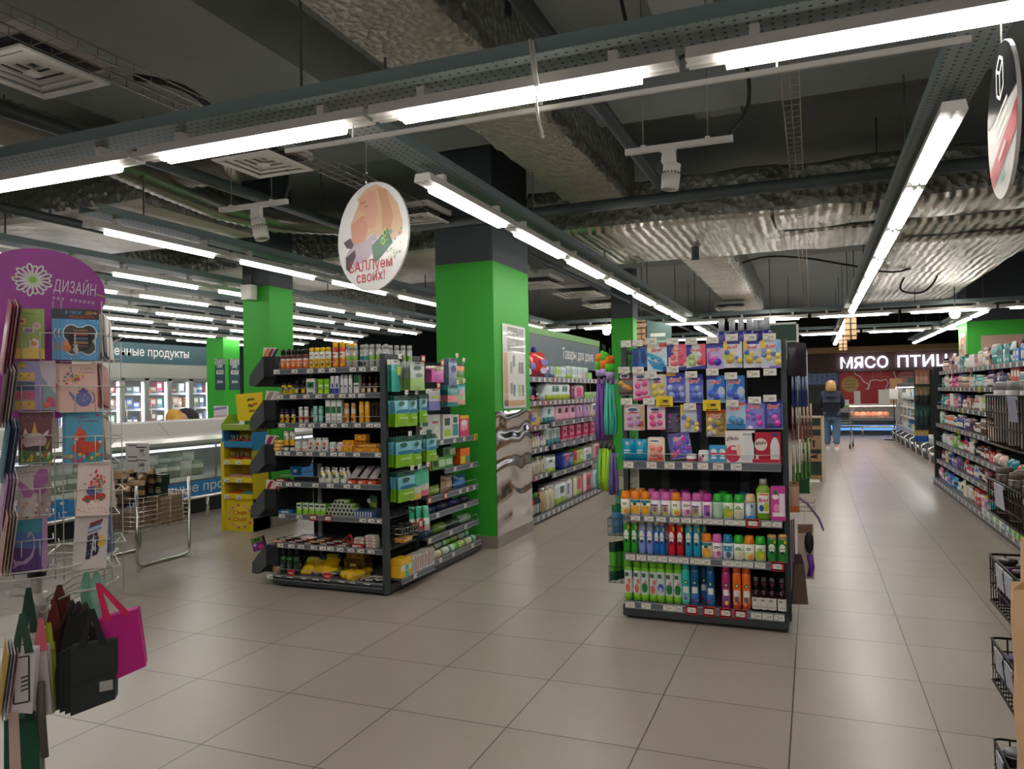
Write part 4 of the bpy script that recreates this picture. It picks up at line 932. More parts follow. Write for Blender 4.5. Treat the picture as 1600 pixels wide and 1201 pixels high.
# brush flank: brushes on hooks
def p_brush(hl,hc,bl,bc,w=.03):
    h=MB();h.tube([(0,0,0),(0,0,-hl)],[.006,.008],M(hc,.4),6)
    b=MB();b.prism([(-w*.28,-hl-bl),(w*.28,-hl-bl),(w*.22,-hl+.01),(-w*.22,-hl+.01)],'y',-.008,.008,M(bc,.8));return [('handle',h),('brush_head',b)]
def flankrow(px,py,y0,n,dx,dy,fn,key,name,lab,cat,grp):
    p=atY(px,py,y0)
    for k in range(n):inst(key,name,fn,(p.x+dx*k,y0+dy*k,p.z),.3,ORD[k]+' '+lab,cat,grp)
flankrow(1238,534,5.22,4,.016,.06,lambda:p_hangpack(.07,.22,[(1,'332a33')],'3a3238',.02),'dark_pack','hanging_brush_pack','dark hair-brush pack outward on the top brush flank hook','brush pack','dark packs on the brush flank')
flankrow(1238,588,5.22,5,.02,.06,lambda:p_brush(.1,'8a9ac8',.1,'1f2f6a'),'blue_brush','hanging_dish_brush','dark blue brush outward on the second brush flank hook','brush','blue brushes on the brush flank')
flankrow(1238,632,5.22,6,.022,.06,lambda:p_brush(.13,'d8b8a8',.1,'7a4a48',.025),'rose_brush','hanging_dish_brush','rose brown dish brush outward on the third brush flank hook','brush','rose brushes on the brush flank')
flankrow(1239,694,5.22,5,.024,.06,lambda:p_brush(.14,'c8d0b8',.1,'5a8a3a',.025),'green_dish','hanging_dish_brush','pale green dish brush outward on the fourth brush flank hook','brush','pale green brushes on the brush flank')
inst('lime_dish','hanging_dish_brush',lambda:p_brush(.12,'8ac82a',.16,'4a7a2a',.03),atY(1262,680,5.5),.3,'bright lime brush hanging outermost on the fourth brush flank hook','brush')
inst('green_card','hanging_brush_pack',lambda:p_hangpack(.09,.14,[(1,'2a5a3a')],'1f4a30',.02),atY(1254,738,5.4),.3,'dark green carded pack below the pale green brushes','brush pack')
inst('orange_pack','hanging_brush_pack',lambda:p_hangpack(.06,.2,[(.3,'c8743a'),(1,'c8a08a')],'a87a5a',.02),atY(1241,752,5.22),.3,'tan carded pack with orange foot on the brush flank','brush pack')
q=MB();q.tube([(-.17,5.3,.84),(-.05,5.32,.76),(.02,5.34,.66),(.05,5.34,.58)],[.008,.009,.008,.006],M('8a6a9a',.4),6);tag(q.build('hanging_back_scrubber'),'long mauve handle slanting across the brush flank of freshener stand','brush')
for k in range(3):
    q=MB();z=.77-.035*k
    q.tube([(xr+.02,5.25+.05*k,z),(.0,5.25+.05*k,z),(.0,5.25+.05*k,z+.02)],.003,CHROME,5);q.build('hook',e)
inst('carded_brush','hanging_brush_pack',lambda:[('card',MB().box(-.05,.05,-.003,.003,-.36,0,M('c8b8a8',.3))),('brush',MB().ball((.02,-.01,-.12),.03,M('1c1a24',.6),8,6,2.4).tube([(.02,-.012,-.2),(.035,-.012,-.28),(.02,-.012,-.34)],.018,M('6a2a9a',.3),8)),('label',MB().rect(-.045,.045,-.06,-.005,-.004,M('7a6450',.4)))],atY(1258,818,5.3),.25,'carded brush with purple handle and black bristles, brush flank','brush')
inst('broom','hanging_broom',lambda:[('bristles',MB().prism([(-.05,-.26),(.05,-.26),(.03,0),(-.03,0)],'y',-.02,.02,M('6a5548',.9))),('socket',MB().prism([(-.03,0),(.03,0),(.015,.06),(-.015,.06)],'y',-.015,.015,M('4a2f3a',.5)))],atY(1248,880,5.26),.2,'brown bristle broom head hanging lowest on the brush flank','broom')
for k in range(3):inst('mauve_pole','hanging_mop_pole',lambda:[('pole',MB().tube([(0,0,0),(0,0,-.42)],.006,M('7a5f6c',.4),6))],(xr+.03+.012*k,5.2+.03*k,.66),0,ORD[k]+' thin mauve pole outward beside the carded purple brush','pole','mauve poles')
# ================================================================== shoe care stand (left-hand end display) and its right flank
LGY=4.97;lx0,lx1=-4.02,-3.045
e=thing('shoe_care_display_stand','dark grey end stand of shoe care goods with gloves on its aisle flank','shelf unit',(0,0,0))
q=MB();q.box(lx0-.045,lx1+.01,4.93,5.5,.02,.075,M('343b40',.5));q.box(lx0,lx1,5.0,5.5,0,.02,BLACKM);q.build('base',e)
q=MB();q.box(lx0+.05,lx1,5.48,5.51,.075,1.78,M('191c1f',.6));q.build('back_panel',e)
q=MB();q.box(lx1-.0,lx1+.045,4.94,4.98,0.01,1.83,STEELD);q.box(lx1-.0,lx1+.045,4.98,5.5,1.79,1.83,STEELD);q.build('upright',e)
q=MB();q.box(lx0+.0,lx0+.04,5.42,5.5,.07,1.72,M('24292d',.5));q.build('upright',e)
q=MB();q.box(lx0+.13,lx0+.165,5.3,5.32,.07,.95,M('c9ccd0',.4,.3));q.build('bracket_post',e)
Ux=lambda*p:[atY(x,700,LGY).x for x in p]
LZ=(1.741,1.537,1.308,1.082,.835,.579,.343,.092)
TG=((435,463,487,505,522,554,569,587),(440,460,481,500,519,537,552,567),(442,474,488,507,523,540,560,579,591),(436,449,469,484,505,522,535,558,592),
      (436,452,465,493,516,542,558),(440,467,489,512,566,579,593),(437,454,469,489,503,515,530,547,562,578),(424,437,455,476,495,512,535,551,574))
for k,z in enumerate(LZ):
    shelf(e,lx0 if k<7 else lx0-.04,lx1,LGY if k<7 else 4.94,5.48,z,.042 if k else .045,Ux(*TG[k]),{5:(2,3),7:()}.get(k,()),k != 5 and k != 6,.02,None,.058)
for px in (455,512):
    t=MB();x=atY(px,895,4.93).x;t.box(x-.035,x+.035,4.924,4.927,.095,.14,M('cf2630',.45));t.rect(x-.02,x+.02,.112,.12,4.923,M('e8c8c8',.5));t.build('red_price_card',e)
LF=Face(0,LGY,0);LF.anchor='bin flank';LG_='goods on the shoe care stand'
SN=('top','second','third','fourth','fifth','sixth','seventh','bottom')
LT=lambda k:'on %s shoe care shelf' % SN[k]
def K(key,name,desc,cat,fn):KIND[key]=(name,desc,cat,fn)
K('s_orange','shoe_spray_can','black and orange spray can','spray can',lambda:p_can(.165,.021,[(.12,'b8421c'),(.62,'ee7a1e'),(.75,'e9ddd4'),(.9,'5a2a22'),(1,'6a2a24')],'17181a',.05,((-.7,.8,.2,.55,'f6c8a0',True),(-.6,.3,.3,.5,'f0a050',True,1))))
K('s_yellow','shoe_spray_can','yellow capped white spray can','spray can',lambda:p_can(.168,.021,[(.1,'e8b818'),(.58,'f0c41c'),(1,'e9e8e0')],'f6cc12',.036,((-.2,.9,.15,.55,'3a342a',True),(-.1,.7,.25,.5,'efd050',True,1),(-.7,.7,.75,.83,'8a8a80'))))
K('s_red','shoe_spray_can','tall red collared yellow capped can','spray can',lambda:p_can(.205,.023,[(.1,'e0662a'),(.5,'f0b02a'),(.78,'e9e6e0'),(1,'d83a24')],'f6c412',.045,((-.6,.7,.2,.5,'e06a3a',True),(-.6,.6,.62,.7,'c83a2a'))))
K('s_grey','shoe_spray_can','silver grey spray can with green band','spray can',lambda:p_can(.172,.021,[(.12,'9a9c9a'),(.42,'a6a8a6'),(.64,'86bc3a'),(1,'a9aba9')],'a2a4a2',.04,((-.6,.6,.7,.85,'d8dad6'),)))
K('s_teal','shoe_spray_can','silver grey spray can with teal band','spray can',lambda:p_can(.176,.021,[(.35,'a6a8a6'),(.62,'2f9a94'),(1,'a9aba9')],'a2a4a2',.04,((-.6,.6,.06,.3,'3a3c3c',True),(-.6,.6,.66,.72,'d8dad6'))))
K('s_ycap','shoe_spray_can','yellow can standing behind grey cans','spray can',lambda:p_can(.2,.023,[(1,'efc02a')],'f4c412',.05))
def row(k,items,d=.045,dz=-.004):place(LF,uu(items,0,d),LZ[k],d,LT(k),LG_,dz)
row(0,[(446,'s_orange'),(454.5,'s_orange'),(463,'s_orange'),(471.5,'s_orange'),(481,'s_orange'),(491,'s_yellow'),(499.5,'s_yellow'),(508,'s_yellow'),(517,'s_yellow'),(528,'s_red'),(539,'s_red'),(549.5,'s_grey'),(559,'s_grey'),(567,'s_teal',.03),(576,'s_teal'),(585,'s_grey'),(595,'s_grey'),(604,'s_grey',.03)])
place(LF,uu([(549,'s_ycap'),(558,'s_ycap')],0,.14),LZ[0],.14,LT(0),LG_,-.006)
for k in range(5):inst('s_grey','shoe_spray_can',KIND['s_grey'][3],(atY(602+6*k,560,5.14).x,5.12+.04*k,1.735),0,ORD[k]+' green banded grey can in back row behind the shoe care corner post','spray can','back row of grey spray cans')
K('c_bee','shoe_cream_bottle','small yellow and black cream bottle','bottle',lambda:p_bottle(.098,.04,.03,'f0b818','1c1c1c',(.4,.62,'2a2a26'),.5,.25,.8,((-.5,.2,.2,.34,'3a342a',True),)))
K('c_squat','shoe_cream_bottle','squat black bottle with yellow label','bottle',lambda:p_bottle(.115,.046,.036,'222224','2a2a2c',(.1,.38,'e9b41c'),.45,.3,.6))
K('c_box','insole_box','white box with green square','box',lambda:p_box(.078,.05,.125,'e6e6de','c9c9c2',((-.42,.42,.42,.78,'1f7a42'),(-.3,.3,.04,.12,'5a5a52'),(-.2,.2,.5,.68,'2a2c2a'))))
K('c_lime','shoe_care_pack','bright lime carded pack','pack',lambda:p_box(.046,.03,.12,'86d020','5aa418',((-.4,.4,.5,.62,'e8f0d0'),(-.4,.4,.05,.3,'c8e83a'))))
K('c_blue','shoe_care_box','white and blue slim box','box',lambda:p_box(.034,.03,.14,'e4e4ea','c9c9d2',((-.5,.5,0,.3,'3a48b0'),(-.2,.3,.3,.6,'3a48b0',True))))
K('c_tube','shoe_cream_tube','slim white tube','tube',lambda:p_can(.15,.0155,[(1,'e6e7e8')],'d8d9da',.03,((-.7,.7,.45,.55,'7a8a98'),)))
K('c_greenbox','shoe_care_box','dark green and white box','box',lambda:p_box(.048,.04,.15,'e4e4da','b9b9b0',((-.5,.5,.55,1,'1c5a38'),(-.4,.4,.36,.44,'4a5a4a'))))
K('c_brown','shoe_cream_bottle','spire capped brown bottle with cream label','bottle',lambda:p_bottle(.135,.04,.04,'4a2a20','2a1a18',(.06,.3,'d8bc9c'),.3,.35,.55))
row(1,[(446.5,'c_bee'),(456,'c_bee'),(467.5,'c_squat'),(478,'c_squat'),(491,'c_box'),(505.5,'c_lime'),(514,'c_lime',.01),(524,'c_blue'),(531,'c_blue'),(538,'c_tube'),(544,'c_tube'),(551,'c_tube'),(562,'c_greenbox'),(572,'c_brown'),(581,'c_brown'),(590.5,'c_brown')])
K('d_tube','shoe_paint_tube','black topped yellow tube','tube',lambda:p_can(.115,.0165,[(.7,'eab41c'),(.8,'e9e6da'),(1,'1c1c1c')],'1a1a1c',.03,((-.5,.6,.25,.5,'3a342a',True),)))
K('d_redw','shoe_spray_can','white can with red lower half','spray can',lambda:p_can(.13,.018,[(.3,'d8d4cc'),(.5,'d8482c'),(1,'e4e2da')],'dcdad4',.025,((-.6,.6,.2,.45,'e4694a',True),)))
K('d_dark','shoe_spray_can','dark brown can','spray can',lambda:p_can(.115,.016,[(.5,'5a2a24'),(1,'8a8a8a')],'5a5c5c',.025))
K('d_mint','shoe_spray_can','mint green can','spray can',lambda:p_can(.135,.019,[(.15,'5ab8a4'),(.6,'a4dccc'),(.66,'2a9a86'),(1,'8cd0bc')],'9ad8c8',.03))
K('d_white','insole_box','tall white box with green square','box',lambda:p_box(.044,.04,.18,'e8e8e2','c4c4bc',((-.45,.45,.42,.72,'1f7a42'),(-.3,.3,.06,.1,'6a6a62'))))
K('d_orange','shoe_spray_can','orange and silver can','spray can',lambda:p_can(.155,.019,[(.1,'c8c4ba'),(.55,'eca02a'),(.85,'d0ccc4'),(1,'c08a4a')],'d8a05a',.025,((-.4,.5,.1,.3,'6a3a1c',True),)))
K('d_gold','shoe_spray_can','golden yellow can','spray can',lambda:p_can(.168,.02,[(.62,'f0a81c'),(.66,'e8d8a8'),(1,'efb02a')],'f0b41c',.03,((-.6,.6,.2,.5,'d88a1c',True),)))
row(2,[(443,'d_tube'),(451,'d_tube'),(461,'d_tube'),(472.5,'d_redw'),(481,'d_redw'),(489,'d_dark',.02),(495.5,'d_mint'),(504,'d_mint'),(517,'d_white'),(526,'d_white'),(534.5,'d_white'),(544.5,'d_orange'),(555,'d_orange'),(567.5,'d_gold'),(576.5,'d_gold')])
for k in range(4):inst('d_brownb','shoe_spray_can',lambda:p_can(.16,.018,[(1,'4a3a24')],'6a5424',.03),(atY(583+6*k,640,5.12).x,5.12,LZ[2]-.006),0,ORD[k]+' dim brown can at back of third shoe care stand shelf by the post','spray can','dim brown cans')
K('e_tin','polish_tin','round yellow polish tin','tin',lambda:p_can(.03,.045,[(.5,'e8a820'),(1,'efc04a')],'d8941c',.006,()))
K('e_tube','shoe_cream_tube','yellow and white standing tube','tube',lambda:p_can(.165,.022,[(.2,'e4e2da'),(.32,'2a2622'),(.62,'eab41c'),(1,'e6e2d4')],'dcd8cc',.02,((-.5,.5,.62,.85,'9a968a'),)))
K('e_jar','cream_jar','clear topped cream jar','jar',lambda:p_can(.075,.03,[(.25,'dcdcda'),(.4,'e0a084'),(1,'d6d6d4')],'e2e2e2',.02))
K('e_oval','polish_sponge','oval white polish bottle with coral label','bottle',lambda:p_bottle(.108,.062,.04,'e6e6e4','d2d2d0',(.12,.6,'dcd4ce'),.7,.1,.75,((-.3,.6,.4,.68,'e0603a',True),(-.4,.3,.16,.36,'3a3a3a',True))))
K('e_sponge','shoe_sponge','orange yellow sponge box','sponge',lambda:p_sponge(.1,.06,.045,'eca41c'))
K('e_sponge2','shoe_sponge','low orange sponge box','sponge',lambda:p_sponge(.11,.06,.032,'dc921a'))
row(3,[(438,'e_tin'),(449.5,'e_tube'),(459,'e_tube'),(468,'e_jar'),(479,'e_jar'),(489,'e_oval'),(499.5,'e_oval'),(510,'e_oval'),(522,'e_jar'),(534,'e_jar'),(546,'e_sponge'),(568,'e_sponge2'),(588,'e_sponge2')])
for k in range(2):inst('e_tin','polish_tin',KIND['e_tin'][3],(atY(438,700,5.02).x,5.015,LZ[3]-.006+.031*(k+1)),0,('middle','topmost')[k]+' round yellow polish tin in the stack on shoe care stand','tin',LG_)
for k,(px,kk,z,l) in enumerate(((548,'e_sponge',.046,'orange sponge box stacked on another, fourth shoe care stand shelf'),(564,'e_sponge',.0921,'topmost orange sponge box on fourth shoe care stand shelf'),(582,'e_sponge2',.033,'low orange sponge box stacked second on fourth shoe care stand shelf'))):
    inst(kk,'shoe_sponge',KIND[kk][3],(atY(px,690,5.04).x,5.03+(.03 if k==1 else 0),LZ[3]-.006+z),0,l,'sponge',LG_)
inst('e_sponge','shoe_sponge',KIND['e_sponge'][3],(atY(566,690,5.1).x,5.1,LZ[3]-.006),0,'orange sponge box under the topmost one, set back','sponge',LG_);inst('e_sponge','shoe_sponge',KIND['e_sponge'][3],(atY(566,690,5.1).x,5.1,LZ[3]+.04),0,'orange sponge box carrying the topmost one, set back','sponge',LG_)
K('f_flat','shoe_polish_case','flat black case','case',lambda:p_box(.115,.08,.035,'1c1e22','16181b',((-.4,.4,.1,.3,'3a3c42'),)))
K('f_bottle','cleaner_bottle','white wedge bottle with green label','bottle',lambda:p_bottle(.12,.062,.045,'ece9dc','e4e2da',(.1,.2,'e9e6d8'),.3,.15,.45,((-.7,.5,.3,.55,'1f7a42',True),(-.2,.5,.55,.7,'e8c82a',True))))
K('f_clear','insole_pack','clear topped insole pack with coral base','pack',lambda:[('tray',MB().box(-.06,.06,-.09,.09,0,.03,M('e0603c',.4)).rect(-.05,.02,.005,.025,-.0915,M('ecdcd4',.5))),('clear_cover',p_bag(.115,.07,.17,[(1,'b8acac')],(),5)[0][1])])
row(4,[(471,'f_flat',.03),(490,'f_flat',.03),(504.5,'f_bottle'),(514.5,'f_bottle'),(526,'f_bottle'),(538.5,'f_bottle')])
for k,(px,y) in enumerate(((510,5.09),(521,5.09),(533,5.09),(544,5.09))):inst('f_bottle','cleaner_bottle',KIND['f_bottle'][3],(atY(px,740,y).x,y,LZ[4]-.006),0,ORD[k]+' white wedge bottle from bin flank in the second row of fifth shelf','bottle',LG_)
for k,px in enumerate((558,574,589)):
    x=atY(px,740,5.07).x
    t=thing('insole_pack',('first','middle','last')[k]+' clear pillow pack with coral base from white bottles on fifth shelf','pack',(x,5.07,LZ[4]-.006),0,LG_)
    q=MB();q.box(-.036,.036,-.08,.08,0,.028,M('e0603c',.4));q.rect(-.03,.0,.006,.022,-.0815,M('ecdcd4',.5));q.build('tray',t)
    q=MB();q.T=Matrix.Translation((0,-.07,.04)) @ Matrix.Rotation(-1.0,4,'X');pillow(q,.07,.05,.16,lambda u,v:M('b0a4a6',.2),5,6,jit=.004);q.build('clear_cover',t)
inst('f_blue','shoe_cloth_pack',lambda:p_bag(.09,.06,.075,[(1,'2f86dc')],((-.1,.2,.3,.7,'e8eef4'),),6),(atY(467,735,5.2).x,5.16,LZ[4]+.03),.4,'bright blue crumpled pack lying on the flat black cases','pack',LG_)
inst('f_red','lace_pack',lambda:p_flat(.12,.05,.02,['7a2a20','c83a28','3a1a18'],3),(atY(441,750,5.03).x,5.03,LZ[4]-.006),.1,'dark red lace packet at bin end of fifth shelf','pack',LG_)
K('g_box','shoe_care_box','small green and white box','box',lambda:p_box(.048,.05,.088,'8fd03a','6aa82a',((-.5,.5,.55,1,'dfe6dc'),(-.4,.35,.68,.88,'2f5a44'),(-.1,.5,.35,.58,'c8d8b0',True))))
row(5,[(470.5,'g_box'),(480.5,'g_box'),(490,'g_box'),(499,'g_box'),(507.5,'g_box')])
R=.0175
K('g_roll','lint_roller','lint roller refill lying end-on','lint roller',lambda:p_rolltube(R,.12,'b9beb4','9ab86a'))
xs=atY(517,800,5.05).x
for r_,n in enumerate((8,7,6,3)):
    for k in range(n):
        inst('g_roll','lint_roller',KIND['g_roll'][3],(xs+2*R*k+R*r_+(.03 if r_==3 else 0),5.06,LZ[5]-.006+1.74*R*r_),0,'%s end-on lint roller from bin flank in the %s row of the stack' % (ORD[k],('lowest','second','third','topmost')[r_]),'lint roller','stack of lint rollers')
inst('g_green','shoe_cloth_pack',lambda:p_bag(.12,.06,.1,[(.5,'9ab83a'),(1,'4a7a5a')],((-.3,.2,.4,.8,'d8e0d0'),),8),(atY(580,775,5.09).x,5.12,LZ[5]+.05),-.5,'crumpled green cloth pack on top of the folded blue cloth pack','pack',LG_)
inst('g_blue','shoe_cloth_pack',lambda:[('pack',MB().box(-.1,.1,-.08,.08,0,.05,M('2a4a78',.4)))]+[('stripe',MB().rect(-.09+.024*k,-.08+.024*k,.005,.045,-.0815,M('dfe6ee',.4))) for k in range(7)],(atY(577,800,5.06).x,5.07,LZ[5]-.006),0,'folded blue and white striped cloth pack on sixth shelf','pack',LG_)
inst('g_blue2','lace_pack',lambda:p_flat(.13,.06,.02,['1f78b0','3a98c8','1c5a8a'],3),(atY(449,798,5.04).x,5.04,LZ[5]-.006),.1,'flat blue packet at bin end of sixth shelf','pack',LG_)
pal7=[['d86a28','2a1a18','e8e0d8'],['2a1c1a','c8c0b8','d8703a'],['5a3a30','e0d4c8','3a2a28'],['6a2a24','b8a89a','3a2420'],['4a2a26','7a5a4a','d8c8b8'],['8a3a2a','c83a28','e8dcd0'],['3a2a2a','a89a90','5a4038']]
for k in range(16):
    px=440+8.2*k;lv=k % 3
    inst('h_flat%d' % (k % 7),'insole_packet',(lambda k=k:p_flat(.13,.09,.012,pal7[k % 7],k)),(atY(px,850,5.06).x,5.05+.012*lv,LZ[6]-.006+.0125*lv),rnd.uniform(-.25,.25),ORD[k]+' flat shoe lace packet from bin flank on seventh shelf','packet','flat packets on the seventh shelf')
inst('h_red','lace_bundle',lambda:[('laces',MB().tube([(-.06,0,.01),(-.03,-.02,.06),(0,0,.085),(.03,-.02,.05),(.05,-.02,.01),(.02,-.04,.03),(-.02,-.03,.04)],.012,M('8a2a24',.6),6))],(atY(548,845,5.05).x,5.05,LZ[6]-.006),0,'dark red bundle of laces standing on seventh shelf','laces',LG_)
K('h_white','lace_box','white box with red stripe','box',lambda:p_box(.085,.06,.024,'e6e0d8','cfc8c0',((-.5,.5,0,.25,'c82a34'),(-.3,.2,.45,.75,'8a8480'))))
K('h_redbox','lace_box','red and white box','box',lambda:p_box(.11,.06,.024,'cf2a38','a81f2c',((-.4,.3,.3,.7,'e8d4d0'),)))
for k,(px,zz,kk,l) in enumerate(((561,0,'h_redbox','red box at the foot of the lace box stacks'),(563,.0245,'h_white','white box on the red box in the lace stacks'),(564,.049,'h_white','topmost white box over the red box'),(582,0,'h_white','lowest white box of the lace stack by the post'),(582,.0245,'h_white','second white box of the lace stack by the post'),(582,.049,'h_white','third white box of the lace stack by the post'),(581,.0735,'h_white','topmost white box of the lace stack by the post'))):
    inst(kk,'lace_box',KIND[kk][3],(atY(px,845,5.03).x,5.035,LZ[6]-.006+zz),0,l,'box','stacked lace boxes')
K('i_clear','cleaner_bottle','clear bottle with red cap and tan liquid','bottle',lambda:p_bottle(.25,.075,.06,'b8926a','d0262e',(.03,.5,'b08458'),.3,.1,.72,((-.5,-.1,.42,.46,'e8e0d4'),)))
K('i_dark','shampoo_bottle','dark green bottle with black top','bottle',lambda:p_bottle(.2,.058,.045,'1c3a28','14181a',(.08,.5,'24302a'),.55,.28,.7,((-.9,.9,.56,.6,'2f9a4a'),(-.5,.4,.2,.4,'5a6a60',True))))
row(7,[(431,'i_clear',.01),(442.5,'i_dark'),(452.5,'i_dark'),(463,'i_dark')],.05)
for k,(px,y) in enumerate(((476,5.2),(487,5.22),(496,5.2))):inst('i_black','shampoo_bottle',lambda:p_bottle(.15,.06,.05,'24282a','1a1c1e',None,.5),(atY(px,880,y).x,y,.086),0,ORD[k]+' dim dark bottle from bin flank at the back of the bottom shelf','bottle','dim dark bottles')
def p_glove(c,c2):
    b=MB();b.T=Matrix.Rotation(-.9,4,'X');pillow(b,.11,.03,.17,lambda u,v:M(c if v<.7 else c2,.35),5,7,jit=.003)
    return [('packet',b)]
for k in range(6):inst('i_glove%d' % (k % 2),'glove_packet',(lambda k=k:p_glove(*(('f0c41c','e8d84a'),('dcae18','2a4a5a'))[k % 2])),(atY(478+6.5*k,890,5.03).x,5.03+.02*(k % 3),.09+.016*(k//2)),rnd.uniform(-.3,.3),ORD[k]+' yellow glove packet from bin flank in the heap on bottom shoe care shelf','packet','heap of yellow glove packets')
K('i_brush','shoe_brush','yellow shoe brush pointing forward','brush',lambda:[('brush',MB().lathe([(.018,-.09),(.028,-.08),(.03,.06),(.02,.09)],M('efc01c',.4),12,(0,.03),axis='y')),('bristles',MB().box(-.022,.022,-.07,.06,-.002,.02,M('e0b83a',.8)))])
for k,(px,y,r) in enumerate(((519,5.07,-.25),(547,5.06,-.2),(557,5.02,-.25),(566,5.1,-.3))):inst('i_brush','shoe_brush',KIND['i_brush'][3],(atY(px,895,y).x,y,.09),r,ORD[k]+' yellow shoe brush from bin flank on bottom shelf of shoe care stand','brush','yellow shoe brushes')
inst('i_ybox','sponge_box',lambda:p_sponge(.16,.1,.05,'c8981c','a87a14'),(atY(560,870,5.25).x,5.25,.2),0,'dull yellow box at the back of bottom shelf by the post','box',LG_);inst('i_ybox2','sponge_box',lambda:p_sponge(.2,.12,.11,'8a6a1c','6a5018'),(atY(560,885,5.27).x,5.27,.088),0,'dark yellow box under the dull yellow one at the back','box',LG_)
for k in range(4):inst('i_pack%d' % (k % 2),'insole_packet',(lambda k=k:p_flat(.06,.17,.014,(['5a3a34','d8d0c8','8a2a28'],['c8c8c0','3a3634','b8a858'])[k % 2],k)),(atY(577+8*k,900,5.04).x,5.05,.09+.004*k),-.35,ORD[k]+' long insole packet at the post end of bottom shelf','packet','long insole packets')
for k in range(3):inst('i_bag%d' % k,'cloth_pack',(lambda k=k:p_flat(.12,.12,.02,(['2a4a5c','8ab0c0','3a5a4a'],['3a6a8a','c8d0c0','2a3a4a'],['1f3a4a','6a8a9a','c8b83a'])[k],k)),(atY(502+13*k,893,5.1).x,5.1,.09+.006*k),.3-.2*k,('first','middle','last')[k]+' blue grey cloth pack between yellow brushes on bottom shelf','pack',LG_)
# grey chute bins on the bin flank
def p_bin():
    s=MB();P=[(0,0),(-.078,-.155),(-.14,-.235),(-.155,-.275),(-.1,-.27),(.0,-.215),(.005,-.19)]
    P=[(0,0),(.004,-.17),(-.085,-.245),(-.142,-.238),(-.135,-.15)]
    s.prism(P,'y',0,.018,M('54585b',.5));s.prism(P,'y',.5,.518,M('54585b',.5))
    f=MB();f.prism([(-.135,-.15),(-.142,-.238),(-.13,-.238),(-.122,-.15)],'y',.018,.5,M('4a4e51',.5));f.prism([(-.142,-.238),(-.085,-.245),(.004,-.17),(.004,-.155),(-.085,-.225),(-.135,-.22)],'y',.018,.5,M('3a3d40',.5))
    r=MB();r.box(.004,.115,.01,.5,-.165,0,M('24272a',.55));r.prism([(.0,-.165),(.115,-.165),(.08,-.225),(-.06,-.225)],'y',.03,.5,BLACKM)
    return [('end_plate',s),('front',f),('back_box',r)]
for k,(px,py) in enumerate(((410.5,557),(411,625),(411.5,694),(412,764),(414.5,851))):
    p=atY(px,py,4.98);inst('bin','chute_bin',p_bin,p,0,('topmost','second from top','middle','second from bottom','lowest')[k]+' grey chute bin on the bin flank of shoe care stand','bin','grey chute bins')
def p_swatch(cols,w=.13,h=.085):
    b=MB();b.prism([(-w/2,0),(w/2,0),(w/2,h),(-w/2,h)],'y',0,.003,M('e8e2d4',.4));n=len(cols)
    for k,c in enumerate(cols):
        x0=-w/2+w*k/n+.006;x1=x0+w/n*.7;b.shape([(x0,.006),(x1,.004),(x1+.02,h*.6),(x1+.035,h-.008),(x0+.035,h-.008),(x0+.015,h*.6)],-.001,M(c,.4))
    return [('packet',b)]
for k,(px,py,cols,l) in enumerate(((420,557,['d8983a','9a2a34','2f3a78'],'cream packets with orange, red and blue stripes in topmost chute bin'),(424,625,['a89890','c8c0b8'],'pale packet standing in the second chute bin'),(424,694,['a83a6a','6a8a4a'],'plum and green packet standing in the middle chute bin'),(425,764,['a82a34','e0d4c8','a82a34'],'red and white packets standing in the fourth chute bin'))):
    p=atY(px,py,5.02);inst('sw%d' % k,'stocking_packet',(lambda c=cols:p_swatch(c)),(p.x,p.y,p.z-.01),0,l,'packet','packets in the chute bins',tilt=(-.1,.06,0))
p=atY(400,585,5.05);inst('redpk','stocking_packet',lambda:p_bag(.1,.05,.1,[(1,'d8302a')],(),4),(p.x-.015,5.12,p.z-.03),0,'red packet peeping over the topmost chute bin','packet','packets in the chute bins')
p=atY(402,852,4.99);inst('purplepk','sponge_pack',lambda:p_box(.12,.03,.11,'7a2a86','4a1a5a',((-.5,.5,.62,1,'5a8a2a'),(-.4,-.1,.35,.6,'c8a0d8',True),(.0,.45,.1,.4,'c83a6a',True),(-.2,.3,.7,.9,'2a4a1a'))),(p.x,5.03,p.z-.045),0,'purple and green pack sticking out of the lowest chute bin','pack','packets in the chute bins',tilt=(0,-.3,0))

# ------------------------------------------------------------------ right flank of the shoe care stand (faces +x)
e2=thing('cleaning_shelf_unit','grey side shelving of gloves, cloths and bags facing the middle aisle','shelf unit',(-3.0,0,0),PI/2)
q=MB();q.box(4.99,5.52,.0,.035,.02,.08,M('343b40',.5));q.box(5.52,6.66,.0,.5,.02,.08,M('343b40',.5));q.box(5.52,6.66,.03,.5,0,.02,BLACKM);q.build('base',e2)
q=MB();q.box(5.54,6.66,.4,.42,.08,1.82,M('1f2427',.6));q.build('back_panel',e2)
q=MB();q.box(6.63,6.66,.3,.4,.05,1.82,STEELD);q.build('upright',e2)
SF=Face(-3.0,0,PI/2)
q=MB();m=M('2b3034',.5,.3)
for k in range(14):q.tube([(5.0+k*.042,.042,.15),(5.0+k*.042,.042,1.8)],.002,m,4)
for k in range(38):q.tube([(5.0,.04,.15+.043*k),(5.55,.04,.15+.043*k)],.0018,m,4)
q.build('side_grid',e2)
for k,(z,y0) in enumerate(((1.125,5.6),(.868,5.9),(.655,5.56),(.51,5.56),(.318,5.56),(.128,5.54))):
    shelf(e2,y0,6.6,.0 if k<5 else-.02,.4,z,.05,{0:(5.64,5.85,6.1,6.3,6.55),1:(6.1,6.45),2:(5.6,5.9,6.2,6.35,6.5),3:(5.75,6.3),4:(5.6,6.0,6.3),5:(5.75,6.0,6.4)}[k],{2:(0,1)}.get(k,()),k in (2,4,5),.02,None,.05,{0:(4,)}.get(k,()))
shelf(e2,5.0,5.53,-.08,.03,.128,.05,(5.2,),(),False,.02,None,.05)
